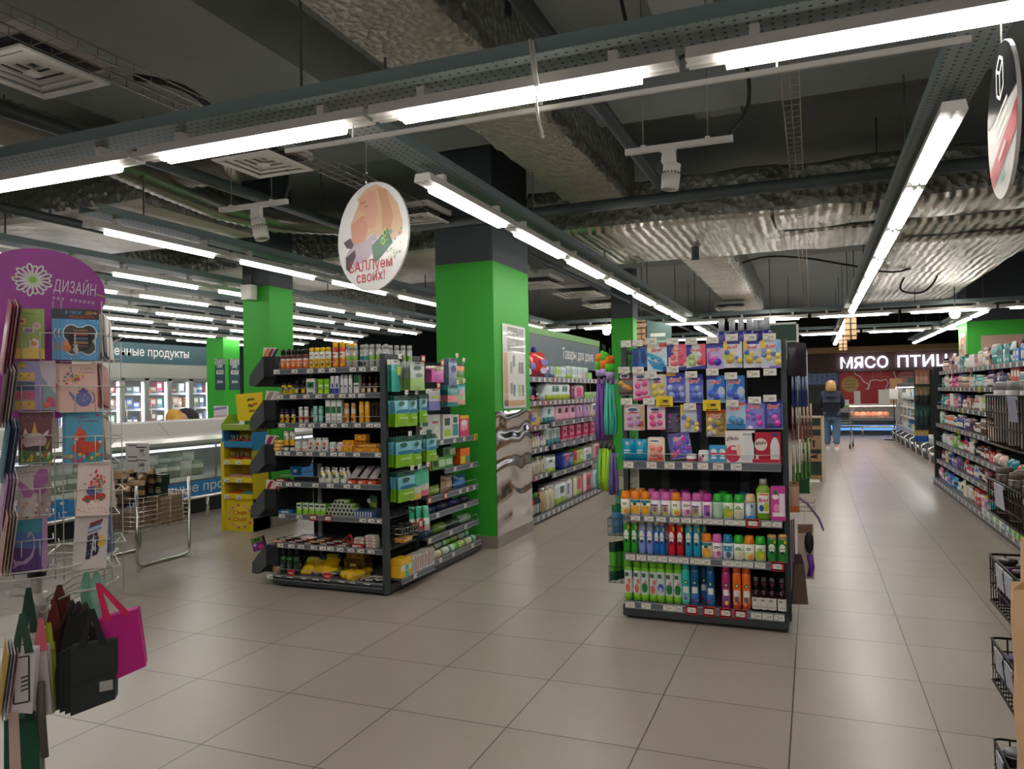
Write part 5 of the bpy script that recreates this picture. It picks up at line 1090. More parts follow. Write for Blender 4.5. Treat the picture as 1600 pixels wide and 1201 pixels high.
SG='goods on the cleaning shelving'
def at_side(px,py,x=-3.0):return atX(px,py,x)
hookn=[0]
def hangrow(px0,px1,py0,py1,n,key,desc,fn_args,x0=-2.985,step=.03,cat='pack',name='hanging_glove_pack',tagc=None,where=''):
    a=at_side(px0,(py0+py1)/2);c=at_side(px1,(py0+py1)/2);w=abs(c.y-a.y);yc=(a.y+c.y)/2
    zt=at_side((px0+px1)/2,py0).z;zb=at_side((px0+px1)/2,py1).z;h=zt-zb
    for k in range(n):
        lab=('frontmost ' if k==n-1 else ORD[n-1-k]+' from front ')+desc if n>1 else desc
        inst(key+'%.2f' % w,name,lambda:p_hangpack(w,h,*fn_args),(x0+step*k,yc-.012*k,zt),PI/2+rnd.uniform(-.08,.08),lab,cat,SG)
    t=MB();u,z=yc,zt-.01;xe=x0+step*(n-1)+.03
    t.tube([(u,.04,z),(u,-3.0-xe+.0,z),(u,-3.0-xe,z+.015)],.003,CHROME,5);o=t.build('hook',e2)
    t=MB();price_tag(t,u,z+.035,-3.0-xe-.004,.05,.035,red=tagc=='red');t.build('price_tag',o)
GLV=([(.5,'8ccc2a'),(1,'7fc4d4')],'1c5a4a',.03,((-.35,.1,.66,.82,'2f6a5a',True),(-.5,.5,.44,.56,'2a7aa0',True),(-.3,.3,.25,.3,'c8e8a0')))
hangrow(603,619,562,612,2,'teal','teal cloth pack, top row near the post',([(.7,'3fb0a4'),(1,'58c0b4')],'dfe0d8',.012,((.0,.5,.5,.8,'b8d84a',True),)),cat='cloth')
hangrow(624,650,566,610,4,'gg','pale green cleaning cloth pack, top row',([(.55,'a4cc7a'),(1,'c0ccc4')],'aab4ac',.014,((-.3,.2,.7,.86,'3a6a58',True),(-.2,.3,.45,.6,'7a8a80',True))),cat='cloth',tagc='red')
hangrow(662,684,572,597,3,'pinkc','folded pink cloth pack, top row',([(.8,'d46ab4'),(1,'b04a90')],'e8e4dc',.014,((-.2,.2,.7,.95,'b8d04a',True),)),cat='cloth',tagc='red')
hangrow(690,704,560,604,3,'greyb','grey blue scourer pack, top row',([(.4,'8a98b4'),(1,'9aa8c0')],'5a6a8a',.02,((-.3,.3,.5,.75,'3f4a84',True),)),cat='scourer')
hangrow(705,720,567,600,2,'orng','orange and green scourer pack, top row far end',([(.4,'9ac05a'),(.7,'5a8a3a'),(1,'f08a3a')],'1c4a38',.025),cat='scourer')
hangrow(604,628,618,666,3,'glv','blue and green glove pack, second row first hook',GLV,cat='gloves')
hangrow(630,645,618,665,2,'glv','blue and green glove pack, second row second hook',GLV,cat='gloves')
hangrow(648,661,616,660,2,'glv','blue and green glove pack, second row third hook',GLV,cat='gloves')
hangrow(664,680,607,641,2,'lilac','lilac cloth pack, second row',([(.55,'8f8ccc'),(1,'c8c8d0')],'dfe0d8',.014,((-.3,.3,.55,.7,'b8d04a',True),)),cat='cloth',tagc='red')
hangrow(684,702,602,635,4,'tealp','teal and pink sponge pack, second row',([(.3,'2a9a94'),(.6,'e89a9a'),(1,'2f8a8c')],'1f6a6c',.02),cat='sponge')
hangrow(705,721,599,632,2,'tealq','aqua and pale green sponge pack, second row far end',([(.25,'e8b0a4'),(.6,'b4d8b0'),(1,'4ac0cc')],'3ab0c0',.024,((-.3,.3,.4,.75,'c8a0b8',True),)),cat='sponge')
hangrow(604,628,682,728,4,'glw','blue and green glove pack, third row first hook',GLV,cat='gloves')
hangrow(632,648,680,727,3,'glw','blue and green glove pack, third row second hook',GLV,cat='gloves')
hangrow(655,672,678,720,3,'glw','blue and green glove pack, third row third hook',GLV,cat='gloves')
hangrow(607,632,735,781,4,'glx','blue and green glove pack, fourth row',GLV,cat='gloves')
hangrow(634,648,733,780,1,'mint1','mint glove pack with yellow tip, fourth row',([(.2,'e0c85a'),(.55,'cfdcc8'),(1,'5ac0a0')],'4ab090',.02),x0=-2.95,cat='gloves')
hangrow(648,661,730,774,1,'mint2','mint glove pack with pink tip, fourth row',([(.22,'dc6a8a'),(.55,'d8d0c8'),(1,'5ac0a0')],'4ab090',.02),x0=-2.95,cat='gloves')
# wire bin with steel wool and mint packs
wb=empty('wire_bin');wb.parent=e2
q=MB();
def wbox(q,u0,u1,d0,d1,z0,z1,m=CHROME,st=.04):
    for z in (z0,(z0+z1)/2,z1):q.tube([(u0,d0,z),(u1,d0,z),(u1,d1,z),(u0,d1,z)],.0025,m,4,True)
    n=int((u1-u0)/st)
    for k in range(n+1):x=u0+(u1-u0)*k/n;q.tube([(x,d0,z1),(x,d0,z0),(x,d1,z0)],.002,m,4)
wbox(q,4.99,5.24,-.1,.03,.42,.5);o=q.build('wire_basket',wb)
t=MB();price_tag(t,5.26,.5,-.11,.05,.05,red=True);t.build('price_tag',wb)
q=MB();g=random.Random(2)
for k in range(14):
    inst('wool','steel_wool_pad',lambda:[('pad',MB().ball((0,0,.02),.026,M('17181a',.75),8,5,.75))],(-2.965+g.uniform(-.03,.03),5.03+.2*g.random(),.425+.02*(k % 4)),g.random(),'black steel wool scourer heaped in wire basket by the post','scourer','heap of black scourers')
inst('ysp','sponge_pack',lambda:p_box(.13,.08,.035,'e09a1c','c8861a',((-.4,.2,.2,.8,'ecd0a0'),)),(-2.96,5.11,.385),PI/2,'orange sponge pack under the heap of black scourers','sponge',SG)
inst('ysp2','sponge_pack',lambda:p_box(.08,.06,.03,'e8a82a','d8961a',()),(-2.96,5.33,.47),PI/2+.4,'yellow sponge pack lying beside the heap of black scourers','sponge',SG)
for k,(px,tz) in enumerate(((640,.62),(650,.6),(660,.57))):inst('mintbag','glove_pack',lambda:p_bag(.1,.03,.2,[(.2,'c8a0a8'),(.55,'cfe0d8'),(1,'45b894')],(),3),(-2.98+.035*k,5.3+.05*k,.42),PI/2-.2,('rear','middle','front')[k]+' mint glove pack leaning out of the lower wire basket','gloves',SG,tilt=(-.15,.15,PI/2))
q=MB();wbox(q,5.26,5.45,-.09,.03,.4,.5,M('3a5a5a',.4,.4));q.build('wire_basket',wb)
# boxes on the side shelves
def sidebox(px0,px1,py0,py1,z,fn,name,lab,cat='box',d=.06,tilt=None,key=None):
    a=at_side(px0,700);c=at_side(px1,700);w=abs(c.y-a.y)*.97;h=abs(at_side((px0+px1)/2,py0).z-at_side((px0+px1)/2,py1).z)
    return inst(key or lab,name,lambda:fn(w,h),SF.at((a.y+c.y)/2,d,z),PI/2,lab,cat,SG,tilt)
sidebox(658,690,641,682,1.12,lambda w,h:p_box(w,.1,h,'e2e4e0','c8cac6',((-.4,-.1,.5,.8,'3a6a58',True),(.05,.45,.3,.9,'d8e8d8'),(.1,.4,.65,.75,'e05a8a'),(-.4,.4,.05,.15,'9ac04a'))),'towel_box','large white wipes box with green emblem on top side shelf')
sidebox(694,708,640,678,1.12,lambda w,h:p_box(w,.1,h,'e8e6e0','cfcdc8',((-.3,.3,.55,.85,'2f5a48'),(-.4,.4,.1,.4,'b4d44a'))),'towel_box','white towel box with lime foot on top side shelf')
sidebox(708,719,641,677,1.12,lambda w,h:p_box(w,.1,h,'dfe6e2','c8d0cc',((-.4,.4,.1,.6,'3f9a9c'),(-.3,.3,.65,.9,'2f5a48'))),'towel_box','slim white and teal box on top side shelf')
sidebox(720,735,644,677,1.12,lambda w,h:p_box(w,.1,h,'d83a78','b02a5c',((-.5,.5,.85,1,'e8b818'),(-.4,.3,.3,.75,'f0a0b8'),(-.3,.3,.5,.8,'e8e0e0',True))),'sponge_box','pink box with yellow top at far end of top side shelf')
sidebox(655,676,664,688,1.12,lambda w,h:p_box(w,.06,h,'b8c0b4','8a928a',((-.2,.2,.3,.8,'2f5a48'),(.2,.5,.1,.5,'d8a83a'))),'wipes_pack','grey green wipes pack in front of the large white wipes box',d=.0)
for k,(p0,p1,q0,q1,c1) in enumerate(((676,698,694,712,'5aa04a'),(690,712,706,722,'4a9a5a'),(700,720,692,708,'3f8a4a'))):sidebox(p0,p1,q0,q1,(.868,.868,.95)[k],lambda w,h,c1=c1:p_box(w,.1,h,c1,'2f6a38',((-.4,-.1,.3,.8,'1f4a34'),(0,.45,.2,.8,'b8d8b0'))),'bag_box',('near','far','upper')[k]+' green bag roll box on the second side shelf',d=.06+.02*k)
sidebox(722,737,692,716,.868,lambda w,h:p_box(w,.08,h,'e8742a','c85a1a',((-.5,.0,0,.5,'e8c82a'),(.0,.5,.1,.5,'4a9a5a'))),'bag_box','orange and yellow box at far end of the second side shelf')
sidebox(674,688,710,732,.868,lambda w,h:p_box(w,.08,h,'d8a06a','b8804a',((-.4,.4,.4,.9,'f0c8a0'),(-.3,.1,.1,.4,'c83a2a'))),'bag_box','tan box at near end of the second side shelf')
sidebox(656,672,722,734,.868,lambda w,h:p_box(w,.06,h,'2a4a9a','1c3a7a',((-.4,.3,.2,.8,'c8d4e8'),)),'bag_box','small blue pack at near end of the second side shelf')
for k,(p0,p1,q0,q1,c1,c2) in enumerate(((662,680,752,768,'2f4a78','1c2f4c'),(676,694,748,762,'a8c84a','6a8a2a'),(696,714,736,762,'c8a888','8a6a54'),(715,734,732,752,'4a8ac8','2a6aa8'))):sidebox(p0,p1,q0,q1,.65,lambda w,h,c1=c1,c2=c2:p_bag(w,.07,h,[(.6,c1),(1,c2)],(),3),'bag_pack',('dark blue','lime','tan','bright blue')[k]+' crinkled pack on the third side shelf','pack')
for k in range(4):inst('roll%d' % (k % 2),'bag_roll',(lambda k=k:[('roll',MB().lathe([(.03,-.09),(.03,.09)],M(('1f2a6a','2a2f4a')[k % 2],.25),12,(0,.03),axis='x').box(-.03,.03,-.0015+.0,.06,.059,.0605,M('b8a8d0',.3)))]),SF.at(5.68+.23*k,.05,.506),PI/2,ORD[k]+' dark blue bag roll from near end on the fourth side shelf','bag roll','dark blue bag rolls')
for k,c in enumerate(('1c3a6a','7a9a3a','2a3a2a','a8c8b0')):inst('rl%d' % k,'bag_roll',(lambda c=c:[('roll',MB().lathe([(.04,-.1),(.04,.1)],M(c,.3),12,(0,.04),axis='x'))]),SF.at(5.6+.26*k,.06,.314),PI/2,('dark blue','olive','black green','pale green')[k]+' bag roll on the fifth side shelf','bag roll',SG)
g=random.Random(6)
for k in range(12):
    c=('b8d8b4','d8c8a0','c8e0d8','8ac83a','c8b48a','a8d0c8')[k % 6]
    inst('rr%d' % (k % 6),'bag_roll',(lambda c=c:[('roll',MB().lathe([(.032,-.085),(.032,.085)],M(c,.35),12,(0,.032),axis='x')),('end',MB().lathe([(.012,-.087),(.012,-.085)],M('8a7a5a',.6),8,(0,.032),axis='x').lathe([(.033,-.02),(.033,.02)],M('4a8a5a',.4),12,(0,.032),axis='x'))]),SF.at(5.62+.155*(k % 6),.0+.075*(k//6),.124+.045*(k//6)),PI/2+g.uniform(-.1,.1),ORD[k % 6]+' paper roll from near end in the '+('front','rear')[k//6]+' row of the lowest side shelf','roll','rolls on the lowest side shelf')
inst('rollg','bag_roll',lambda:[('roll',MB().lathe([(.045,-.1),(.045,.1)],M('8ac82a',.35),14,(0,.045),axis='x')),('end',MB().lathe([(.03,.1),(.03,.102)],M('1c2a1c',.6),12,(0,.045),axis='x'))],SF.at(6.48,.1,.2),PI/2,'lime green bag roll at far end of the lowest side shelf','roll',SG)
inst('rollb','bag_roll',lambda:p_box(.13,.06,.1,'b8d0c4','9ab4a8',((-.3,.3,.3,.7,'2f6a4a'),)),SF.at(6.25,.12,.21),PI/2,'mint box standing behind rolls on the lowest side shelf','box',SG)
for k in range(3):inst('yel%d' % k,'napkin_pack',(lambda k=k:p_box(.16,.1,.045,'ecc01c' if k != 1 else 'e8e4d8','d8a814',((-.1,.25,.1,.9,'3ac0b0'),) if k != 2 else ((-.4,.4,.5,.7,'f4d860'),))),SF.at(5.075,-.03,.126+.0465*k),PI/2,('lowest','middle','topmost')[k]+' yellow napkin pack stacked beside the post','napkins',SG)
for k in range(7):inst('sl%d' % (k % 2),'napkin_pack',(lambda k=k:p_box(.045,.1,.12,('e4ddd8','d0b8b8')[k % 2],'c4bcb4',((-.3,.3,.1,.9,('3a3a3a','b8404a')[k % 2]),(-.1,.1,.0,1.,'ece6e0')))),SF.at(5.19+.055*k,-.03,.126),PI/2,ORD[k]+' upright striped napkin pack from near end on the lowest side shelf','napkins','upright striped packs')
# ================================================================== household aisle shelving behind the near column (faces +x)
e=thing('household_shelf_unit','long grey wall shelving of paper goods with household banner, behind near column','shelf unit',(-3.0,0,0),PI/2)
q=MB();q.box(7.9,12.25,.02,.6,.0,.07,M('55555a',.5));q.box(7.9,12.25,0.0,.6,.02,.03,M('4a4c50',.5));q.build('base',e)
q=MB();q.box(7.9,12.25,.5,.53,.07,2.0,M('3a3d42',.6));q.build('back_panel',e)
q=MB();q.box(7.86,12.26,.3,.36,1.86,2.27,M('36525c',.45));q.box(7.86,12.26,.29,.37,2.27,2.36,M('6aa84f',.5));q.build('banner',e)
q=MB();q.text('Товары для дома',.21,11.05,2.0,.297,WHITE,sx=.92,bold=.012);q.build('banner_lettering',e)
for x in (8.78,10.95,12.2):
    q=MB();q.box(x-.02,x+.02,.45,.5,.05,1.9,STEELD);q.build('upright',e)
def tags(a,b,st):
    o=[];x=a
    while x<b:o.append(x);x+=st
    return o
for k,(z,y0,y1) in enumerate(((1.70,7.92,10.95),(1.42,7.92,10.95),(1.135,7.92,8.74),(1.15,8.8,10.95),(.87,7.92,8.7),(.868,8.8,10.95),(.56,7.92,8.66),(.52,8.8,10.95),(.085,7.92,10.95),(1.7,10.97,12.2),(1.3,10.97,12.2),(.9,10.97,12.2),(.5,10.97,12.2),(.085,10.97,12.2))):
    tt=tags(y0+.1,y1-.05,.19 if k in (0,1,2,4,6,8) else .42);shelf(e,y0,y1,.0 if k != 8 else-.02,.5,z,.06,tt,{0:(5,15),1:(2,3,4),2:(0,1),6:(1,)}.get(k,()),False,.025,None,.07)
HF=Face(-3.0,0,PI/2);HG='goods on the household shelving'
def hs(px0,px1,z,h,fn,name,lab,cat='pack',d=.14,key=None,up=0.,seen=True):
    a=atX(px0,700,-3.03);c=atX(px1,700,-3.03);w=abs(c.y-a.y)*.98
    return inst(key or lab,name,lambda:fn(w,h),HF.at((a.y+c.y)/2,d,z-.004+up),PI/2,lab,cat,HG)
WT=lambda c1,c2,l='2f5a48':(lambda w,h:p_rolls(w,.24,h,3,2,c1,[(-.5,.5,0,.34,c2),(-.3,-.05,.55,.85,l),(.2,.35,.5,.8,l)]))
# top shelf
hs(829,846,1.70,.3,lambda w,h:p_bag(w,.16,h,[(.25,'3a4ab0'),(1,'d8302a')],((-.2,.3,.3,.6,'4a4ab8'),(-.4,-.1,.1,.35,'c8c4d8')),3),'detergent_bag','red and blue detergent bag half hidden by the near column',key='det1')
hs(840,861,1.70,.31,lambda w,h:p_bag(w,.16,h,[(.2,'b02a4a'),(.75,'d8342c'),(1,'e03a2a')],((-.25,.3,.5,.72,'4a4ab8'),(-.3,.2,.15,.4,'c0a8c8'),(.15,.35,.3,.45,'e8d8d0')),4),'detergent_bag','rounded red detergent bag on top household shelf',key='det2',d=.1)
for k in range(2):
    p=HF.at(8.2+.28*k,.09,2.0);inst('dethandle','bag_handle_cap',lambda:[('cap',MB().lathe([(.03,0),(.035,.03),(.02,.06)],M('2a2f9a',.3),10))],p,0,('near','far')[k]+' dark blue cap on top of red detergent bag','cap',HG)
for k in range(7):
    c=(('8a9ab4','4a5a8a'),('9ac84a','c8d8c0'),('b4c8c8','d8e0dc'),('a8bcbc','9ac83a'),('b8ccc8','e0e4e0'),('b0c8c4','dfe4e0'),('a8c4bc','9ac83a'))[k]
    hs(863+8.6*k,872+8.6*k,1.70,.15+.02*(k>2),lambda w,h,c=c:p_rolls(w,.2,h,2,2,c[0],[(-.5,.5,.0,.35,c[1])]),'towel_pack',ORD[k]+' bluish roll pack from near end on top household shelf',key='trp%d' % k,up=0)
for k in range(3):hs(913+5*k,918+5*k,1.70,.1,lambda w,h:p_box(w,.2,h,('c8a8a0','7ab84a','8ac05a')[k],'5a8a3a'),'napkin_box',('dusty pink','nearer green','farther green')[k]+' small box at far end of top household shelf','box',key='tnb%d' % k)
# second shelf
hs(829,843,1.42,.24,lambda w,h:p_bag(w,.14,h,[(.3,'3a3a8a'),(1,'2a6ad0')],((-.1,.4,.05,.3,'d05a5a'),),4),'detergent_bag','bright blue detergent bag on second household shelf',key='db1')
hs(843,851,1.42,.22,lambda w,h:p_bag(w,.12,h,[(1,'22242c')],((-.3,.3,.3,.45,'c8ccd4'),(-.4,.2,.1,.2,'b83a3a')),4),'detergent_bag','black detergent pack on second household shelf',key='db2')
hs(852,892,1.42,.215,lambda w,h:p_rolls(w,.26,h,5,2,'d8e6ea',[(-.5,.5,0,.4,'b4cc2a'),(-.25,-.17,.55,.8,'2f6a5a'),(-.1,-.02,.55,.8,'2f6a5a'),(.17,.25,.55,.8,'2f6a5a'),(.3,.36,.55,.8,'2f6a5a')]),'toilet_paper_pack','wide white and lime toilet paper pack on second household shelf',key='tpw')
hs(893,900,1.42,.2,lambda w,h:p_rolls(w,.24,h,2,2,'7a3a5a',[]),'toilet_paper_pack','dark plum pack beside the wide white paper pack',key='tpp')
hs(900,914,1.42,.2,lambda w,h:p_rolls(w,.24,h,2,2,'d8c8d0',[(-.4,.3,.1,.9,'d8307a')]),'toilet_paper_pack','magenta centred pack on second household shelf',key='tpm')
for k in range(5):hs(916+4*k,920+4*k,1.42,.1,lambda w,h:p_box(w,.2,h,'7ab85a','5a8a3a',((-.4,.4,.6,.9,'b4d09a'),)),'napkin_box',ORD[k]+' small green box from near end on second household shelf','box',key='gnb')
# third shelf
hs(828,848,1.135,.27,lambda w,h:p_box(w,.16,h,'d8a83a','e88a1c',((-.5,.4,.6,1,'c8b06a'),(-.3,.2,.15,.5,'3a6ac8',True),(-.5,-.2,.5,.9,'d84a5a'),(-.1,.3,.35,.55,'e8d8d0'))),'detergent_box','orange edged detergent box on third household shelf','box',key='ob1')
hs(849,868,1.15,.2,lambda w,h:p_rolls(w,.24,h,3,2,'c4d8dc',[(-.5,.5,0,.3,'2a8a94'),(-.1,.1,.5,.85,'2f6a5a')]),'toilet_paper_pack','white and teal paper pack on third household shelf',key='tw3')
for k,(a,b,c,l) in enumerate(((869,880,'e8b4c8','pale pink'),(880,890,'eaa8c0','pink'),(890,900,'e6b0cc','rose'))):hs(a,b,1.15,.2,lambda w,h,c=c:p_rolls(w,.24,h,2,2,c,[(-.2,.2,.5,.8,'3a2a34'),(-.4,.4,.1,.2,'d84a6a')]),'toilet_paper_pack',l+' toilet paper pack on third household shelf',key='tp3%d' % k)
for k,(a,b,c,l) in enumerate(((900,912,'c888b8','mauve'),(912,923,'c890c0','lilac'),(923,935,'d0c0b8','beige'))):hs(a,b,1.15,.2,lambda w,h,c=c:p_rolls(w,.24,h,2,2,c,[(-.25,.25,.5,.85,'e4e0ec'),(-.12,.12,.58,.76,'3a5ab0'),(-.3,.3,.15,.22,'c83a4a')]),'toilet_paper_pack',l+' toilet paper pack on third household shelf',key='tp3b%d' % k)
# fourth shelf
g=random.Random(3)
BCOL=[('b8d85a','4a8a3a'),('d8c8a0','c89a6a'),('c8d0b8','8a6ac8'),('e8e0d8','d84a6a'),('a88ac8','6a4a9a'),('d8d4c0','8aa83a')]
for k in range(6):hs(829+4.2*k,833+4.2*k,.87,.17,lambda w,h,k=k:p_bottle(h,w*.95,.05,BCOL[k][0],BCOL[k][1],(.1,.45,'e4dcd0'),.4,.2,.6),'soap_bottle',ORD[k]+' small soap bottle from near end on fourth household shelf','bottle',d=.06,key='sb%d' % k)
for k,(a,b) in enumerate(((855,866),(867,877))):hs(a,b,.868,.22,lambda w,h:p_rolls(w,.22,h,2,2,'d0d8d8',[(-.5,.5,0,.25,'3a8a94'),(-.2,.2,.4,.8,'8aaab0')]),'toilet_paper_pack',('near','far')[k]+' white and teal paper pack on fourth household shelf',key='tw4')
for k in range(5):hs(878+11*k,889+11*k,.868,.225,lambda w,h:p_rolls(w,.22,h,2,2,'c01f58',[(-.25,.25,.35,.8,'d88aa8'),(-.12,.12,.45,.7,'3a1a2a'),(-.5,.5,0,.12,'e0c0cc')]),'toilet_paper_pack',ORD[k]+' crimson paper pack from near end on fourth household shelf',key='tc4')
# fifth shelf
for k in range(6):hs(829+3.9*k,833+3.9*k,.56,.2,lambda w,h,k=k:p_bottle(h,w*.95,.06,('e8e0b8','dcd8c0','d0dcb0','e4e0d0','d8c8a0','e0dcd0')[k],('e8e8e4','c8a83a','5a8a4a')[k % 3],(.1,.5,('a8c08a','c8b08a','b8a8c0')[k % 3]),.4,.18,.65),'soap_bottle',ORD[k]+' cream coloured bottle from near end on fifth household shelf','bottle',d=.06,key='cb%d' % k)
hs(852,868,.52,.2,lambda w,h:p_rolls(w,.24,h,2,2,'d0dcd8',[(-.5,.5,0,.4,'9ac42a'),(-.2,.1,.6,.85,'2f6a5a')]),'toilet_paper_pack','white and lime paper pack on fifth household shelf',key='f1')
hs(868,876,.52,.2,lambda w,h:p_rolls(w,.22,h,2,2,'a8b0b0',[]),'toilet_paper_pack','plain grey paper pack on fifth household shelf',key='f2',d=.2)
hs(877,896,.52,.2,lambda w,h:p_rolls(w,.24,h,2,2,'2a3a9a',[(-.1,.15,.5,.95,'c83a5a'),(.1,.35,.3,.7,'8aa0d8')]),'toilet_paper_pack','deep blue paper pack on fifth household shelf',key='f3')
hs(897,911,.52,.2,lambda w,h:p_rolls(w,.24,h,2,2,'a8c42a',[(-.5,-.2,.3,1,'c83a5a'),(.1,.4,.3,.7,'dfe4c0')]),'toilet_paper_pack','lime and pink paper pack on fifth household shelf',key='f4')
hs(911,925,.52,.2,lambda w,h:p_rolls(w,.24,h,2,2,'d8dcd8',[(-.2,.4,.1,.5,'3a8a94'),(-.3,.0,.6,.8,'2f6a5a')]),'toilet_paper_pack','white pack with teal patch on fifth household shelf',key='f5')
hs(926,938,.52,.22,lambda w,h:p_rolls(w,.24,h,2,2,'c8a8a8',[(-.3,.2,.2,.8,'b02a4a')]),'toilet_paper_pack','dull red pack at far end of fifth household shelf',key='f6')
# bottom shelf
for k in range(4):hs(830+3.4*k,833.4+3.4*k,.085,.26,lambda w,h,k=k:p_bottle(h,w*.95,.06,('c83a2a','1c3a2c','242a2c','3a3a34')[k],('4ac03a','3aa84a','5ad03a','c82a2a')[k],(.1,.5,('d8d4c8','a8b4b8','c8ccc8','8a8a80')[k]),.4,.2,.65),'cleaner_bottle',('red','dark green','black','grey')[k]+' bottle with bright cap at near end of bottom household shelf','bottle',d=.05,key='bb%d' % k)
for k,(a,b) in enumerate(((843,850),(851,857),(857,864))):hs(a,b,.085,.29,lambda w,h,k=k:p_bottle(h,w*.98,.07,('c8b088','e4dcb8','e0d8b8')[k],('e8e4dc','dcd8d0','d8d4c8')[k],(.1,.5,('a88a5a','d8d0a8','c8c4a0')[k]),.45,.12,.75),'cleaner_bottle',('tan','nearer tall cream','farther tall cream')[k]+' bottle on bottom household shelf','bottle',d=.05,key='bc%d' % k)
for k,(a,b,c,ds,l) in enumerate(((865,884,'d0dcdc',[(-.5,.5,0,.34,'9ac42a'),(.0,.3,.55,.8,'2f6a5a')],'white and lime'),(884,894,'d8d4dc',[(.2,.5,0,1,'d05a7a'),(-.4,0,.4,.8,'5a6ab0')],'white with pink edge'),(895,909,'9ab82a',[(-.1,.3,.4,1,'c83a6a'),(-.5,-.3,0,1,'d8d8c8')],'olive with pink wedge'),(910,924,'b82a50',[(-.5,-.3,0,1,'e0d0d4'),(.0,.3,.3,.7,'3a2a34')],'crimson'),(925,938,'c0c8d4',[(-.3,.3,.2,.8,'3a5ab0')],'pale blue'))):
    hs(a,b,.085,.27,lambda w,h,c=c,ds=ds:p_rolls(w,.24,h,2,2,c,ds,top='e8e8e4'),'toilet_paper_pack',l+' paper roll pack on bottom household shelf',key='bt%d' % k)
# poster on the near column
e=thing('wall_poster','price poster in clear pocket on aisle face of near green column','poster',(-2.885,0,0),PI/2)
a=atX(785,505,-2.88);c=atX(822,640,-2.88);y0,y1,zt,zb=a.y,c.y,a.z,c.z+.03
q=MB();q.box(y0,y1,-.004,0,zb,zt,M('e6e4dc',.3));q.build('sheet',e)
W=y1-y0;H=zt-zb
q=MB();q.rect(y0+.2*W,y1-.03,zb+.68*H,zt-.02,-.005,M('3f4a44',.25));q.rect(y0+.02,y0+.2*W,zb+.02,zb+.66*H,-.005,M('d8952f',.3));q.rect(y0+.02,y1-.03,zb+.02,zb+.09*H,-.005,M('d8952f',.3))
q.rect(y0+.02,y0+.2*W,zb+.68*H,zt-.02,-.005,M('c4c8c4',.3))
for (u,v,cc) in ((.3,.42,'8ab04a'),(.42,.5,'5a7a8a'),(.68,.42,'6a5a4a'),(.8,.42,'4a4a44'),(.3,.16,'7a8a6a'),(.42,.14,'4a5a8a'),(.66,.14,'8ab04a'),(.82,.14,'4a3a3a')):q.rect(y0+u*W,y0+(u+.1)*W,zb+v*H,zb+(v+.14)*H,-.006,M(cc,.3))
q.build('picture',e)
q=MB();q.text('Супер',.085,y0+.44*W,zb+.86*H,-.0065,WHITE);q.text('Цена',.085,y0+.42*W,zb+.76*H,-.0065,WHITE);q.build('lettering',e)
q=MB();q.box(y0-.012,y1+.012,-.009,-.0075,zb-.012,zt+.012,M('ffffff',.03,0,0,.12));q.build('clear_pocket',e)

# ================================================================== meat aisle shelving (faces -x)
RX=1.78
e=thing('toiletries_shelf_unit','long grey shelving of toiletries along the meat aisle','shelf unit',(RX,0,0),-PI/2)
RF=Face(RX,0,-PI/2)
ya,yb=7.4,13.35          # world y range; u = -y
q=MB();q.box(-yb,-ya,-.06,.6,0,.06,M('4a4c50',.5));q.build('base',e)
q=MB();q.box(-yb,-ya,.52,.55,.06,1.8,M('202326',.6));q.build('back_panel',e)
q=MB();q.box(-13.42,-yb,-.03,.62,0,1.8,M('23272b',.5));q.build('end_panel',e)
RZ=(1.735,1.49,1.215,.94,.66,.385,.10)
RN=('top','second','third','fourth','fifth','sixth','bottom')
for k,z in enumerate(RZ):
    x=-yb+.15;tt=[]
    while x<-7.5:tt.append(x);x+=.26+.04*(k % 3)
    d0=(.06,.04,.02,.0,-.0,-.0,-.06)[k]
    shelf(e,-yb,-ya,d0,.52,z,.055,tt,{0:(9,14),1:(7,16),2:(2,12),3:(2,9),4:(3,),5:(1,)}.get(k,()),k in (1,2),.025,None,.07,{1:(10,),2:(6,),3:(7,)}.get(k,()))
g=random.Random(21)
PALR=[['c8a89a','d0b0a0','b88a7a','d8d4cc','2f9a94','e0dcd8','c88a9a','d8c4b8','b8744a','3a9a9a','d8e4e0','4a8ac8','7ac88a','a8a8c0'],
        ['2f8a84','d8d8d4','e4dcd8','d8408a','b89a88','c8a898','d0a890','3ab0a8','b8b0a8','6a4a7a','4a4a6a','5a3a34','c84a4a','2a8a94','b4ccc4','d8d4cc'],
        ['3a7ab8','2f9a94','d86a7a','e0dcd8','d83a6a','4a3a8a','a88a7a','b07a64','a88470','d8d4cc','a8b85a','c8344a','3a2a2a','8a7a90'],
        ['3ab0a0','e0d8d4','c8644a','3a4ab0','2a2a8a','2f8a9a','6a3a8a','5a3a2a','4a3026','6a4a34','d8c0a8','e0d8dc','7a4aa8'],
        ['4ac0a4','d8e0dc','6a3aa0','e0e0e4','8ac05a','c82a6a','b82a5a','d8d4cc','2a2a24','1c1c1c','d8282a','d83a3a'],
        ['d85a7a','8a4aa0','c8c84a','3a4a9a','6a2a8a','4a6a4a','c8284a','b82850','8a9ad8','5a2a3a','8a3a4a'],
        ['d88ab8','8a5ab0','6a5ac0','4a8a4a','2a6ad0','3a7ad8','2f9ac0','d8d4c4','e4dcc4','dcd8cc','b89a6a','2a2a2a','c8342a','d8a81c']]
CAPS=['e4e4e0','2a2a2a','d8d0c8','3a3a6a','c8342a','e0dcd8']
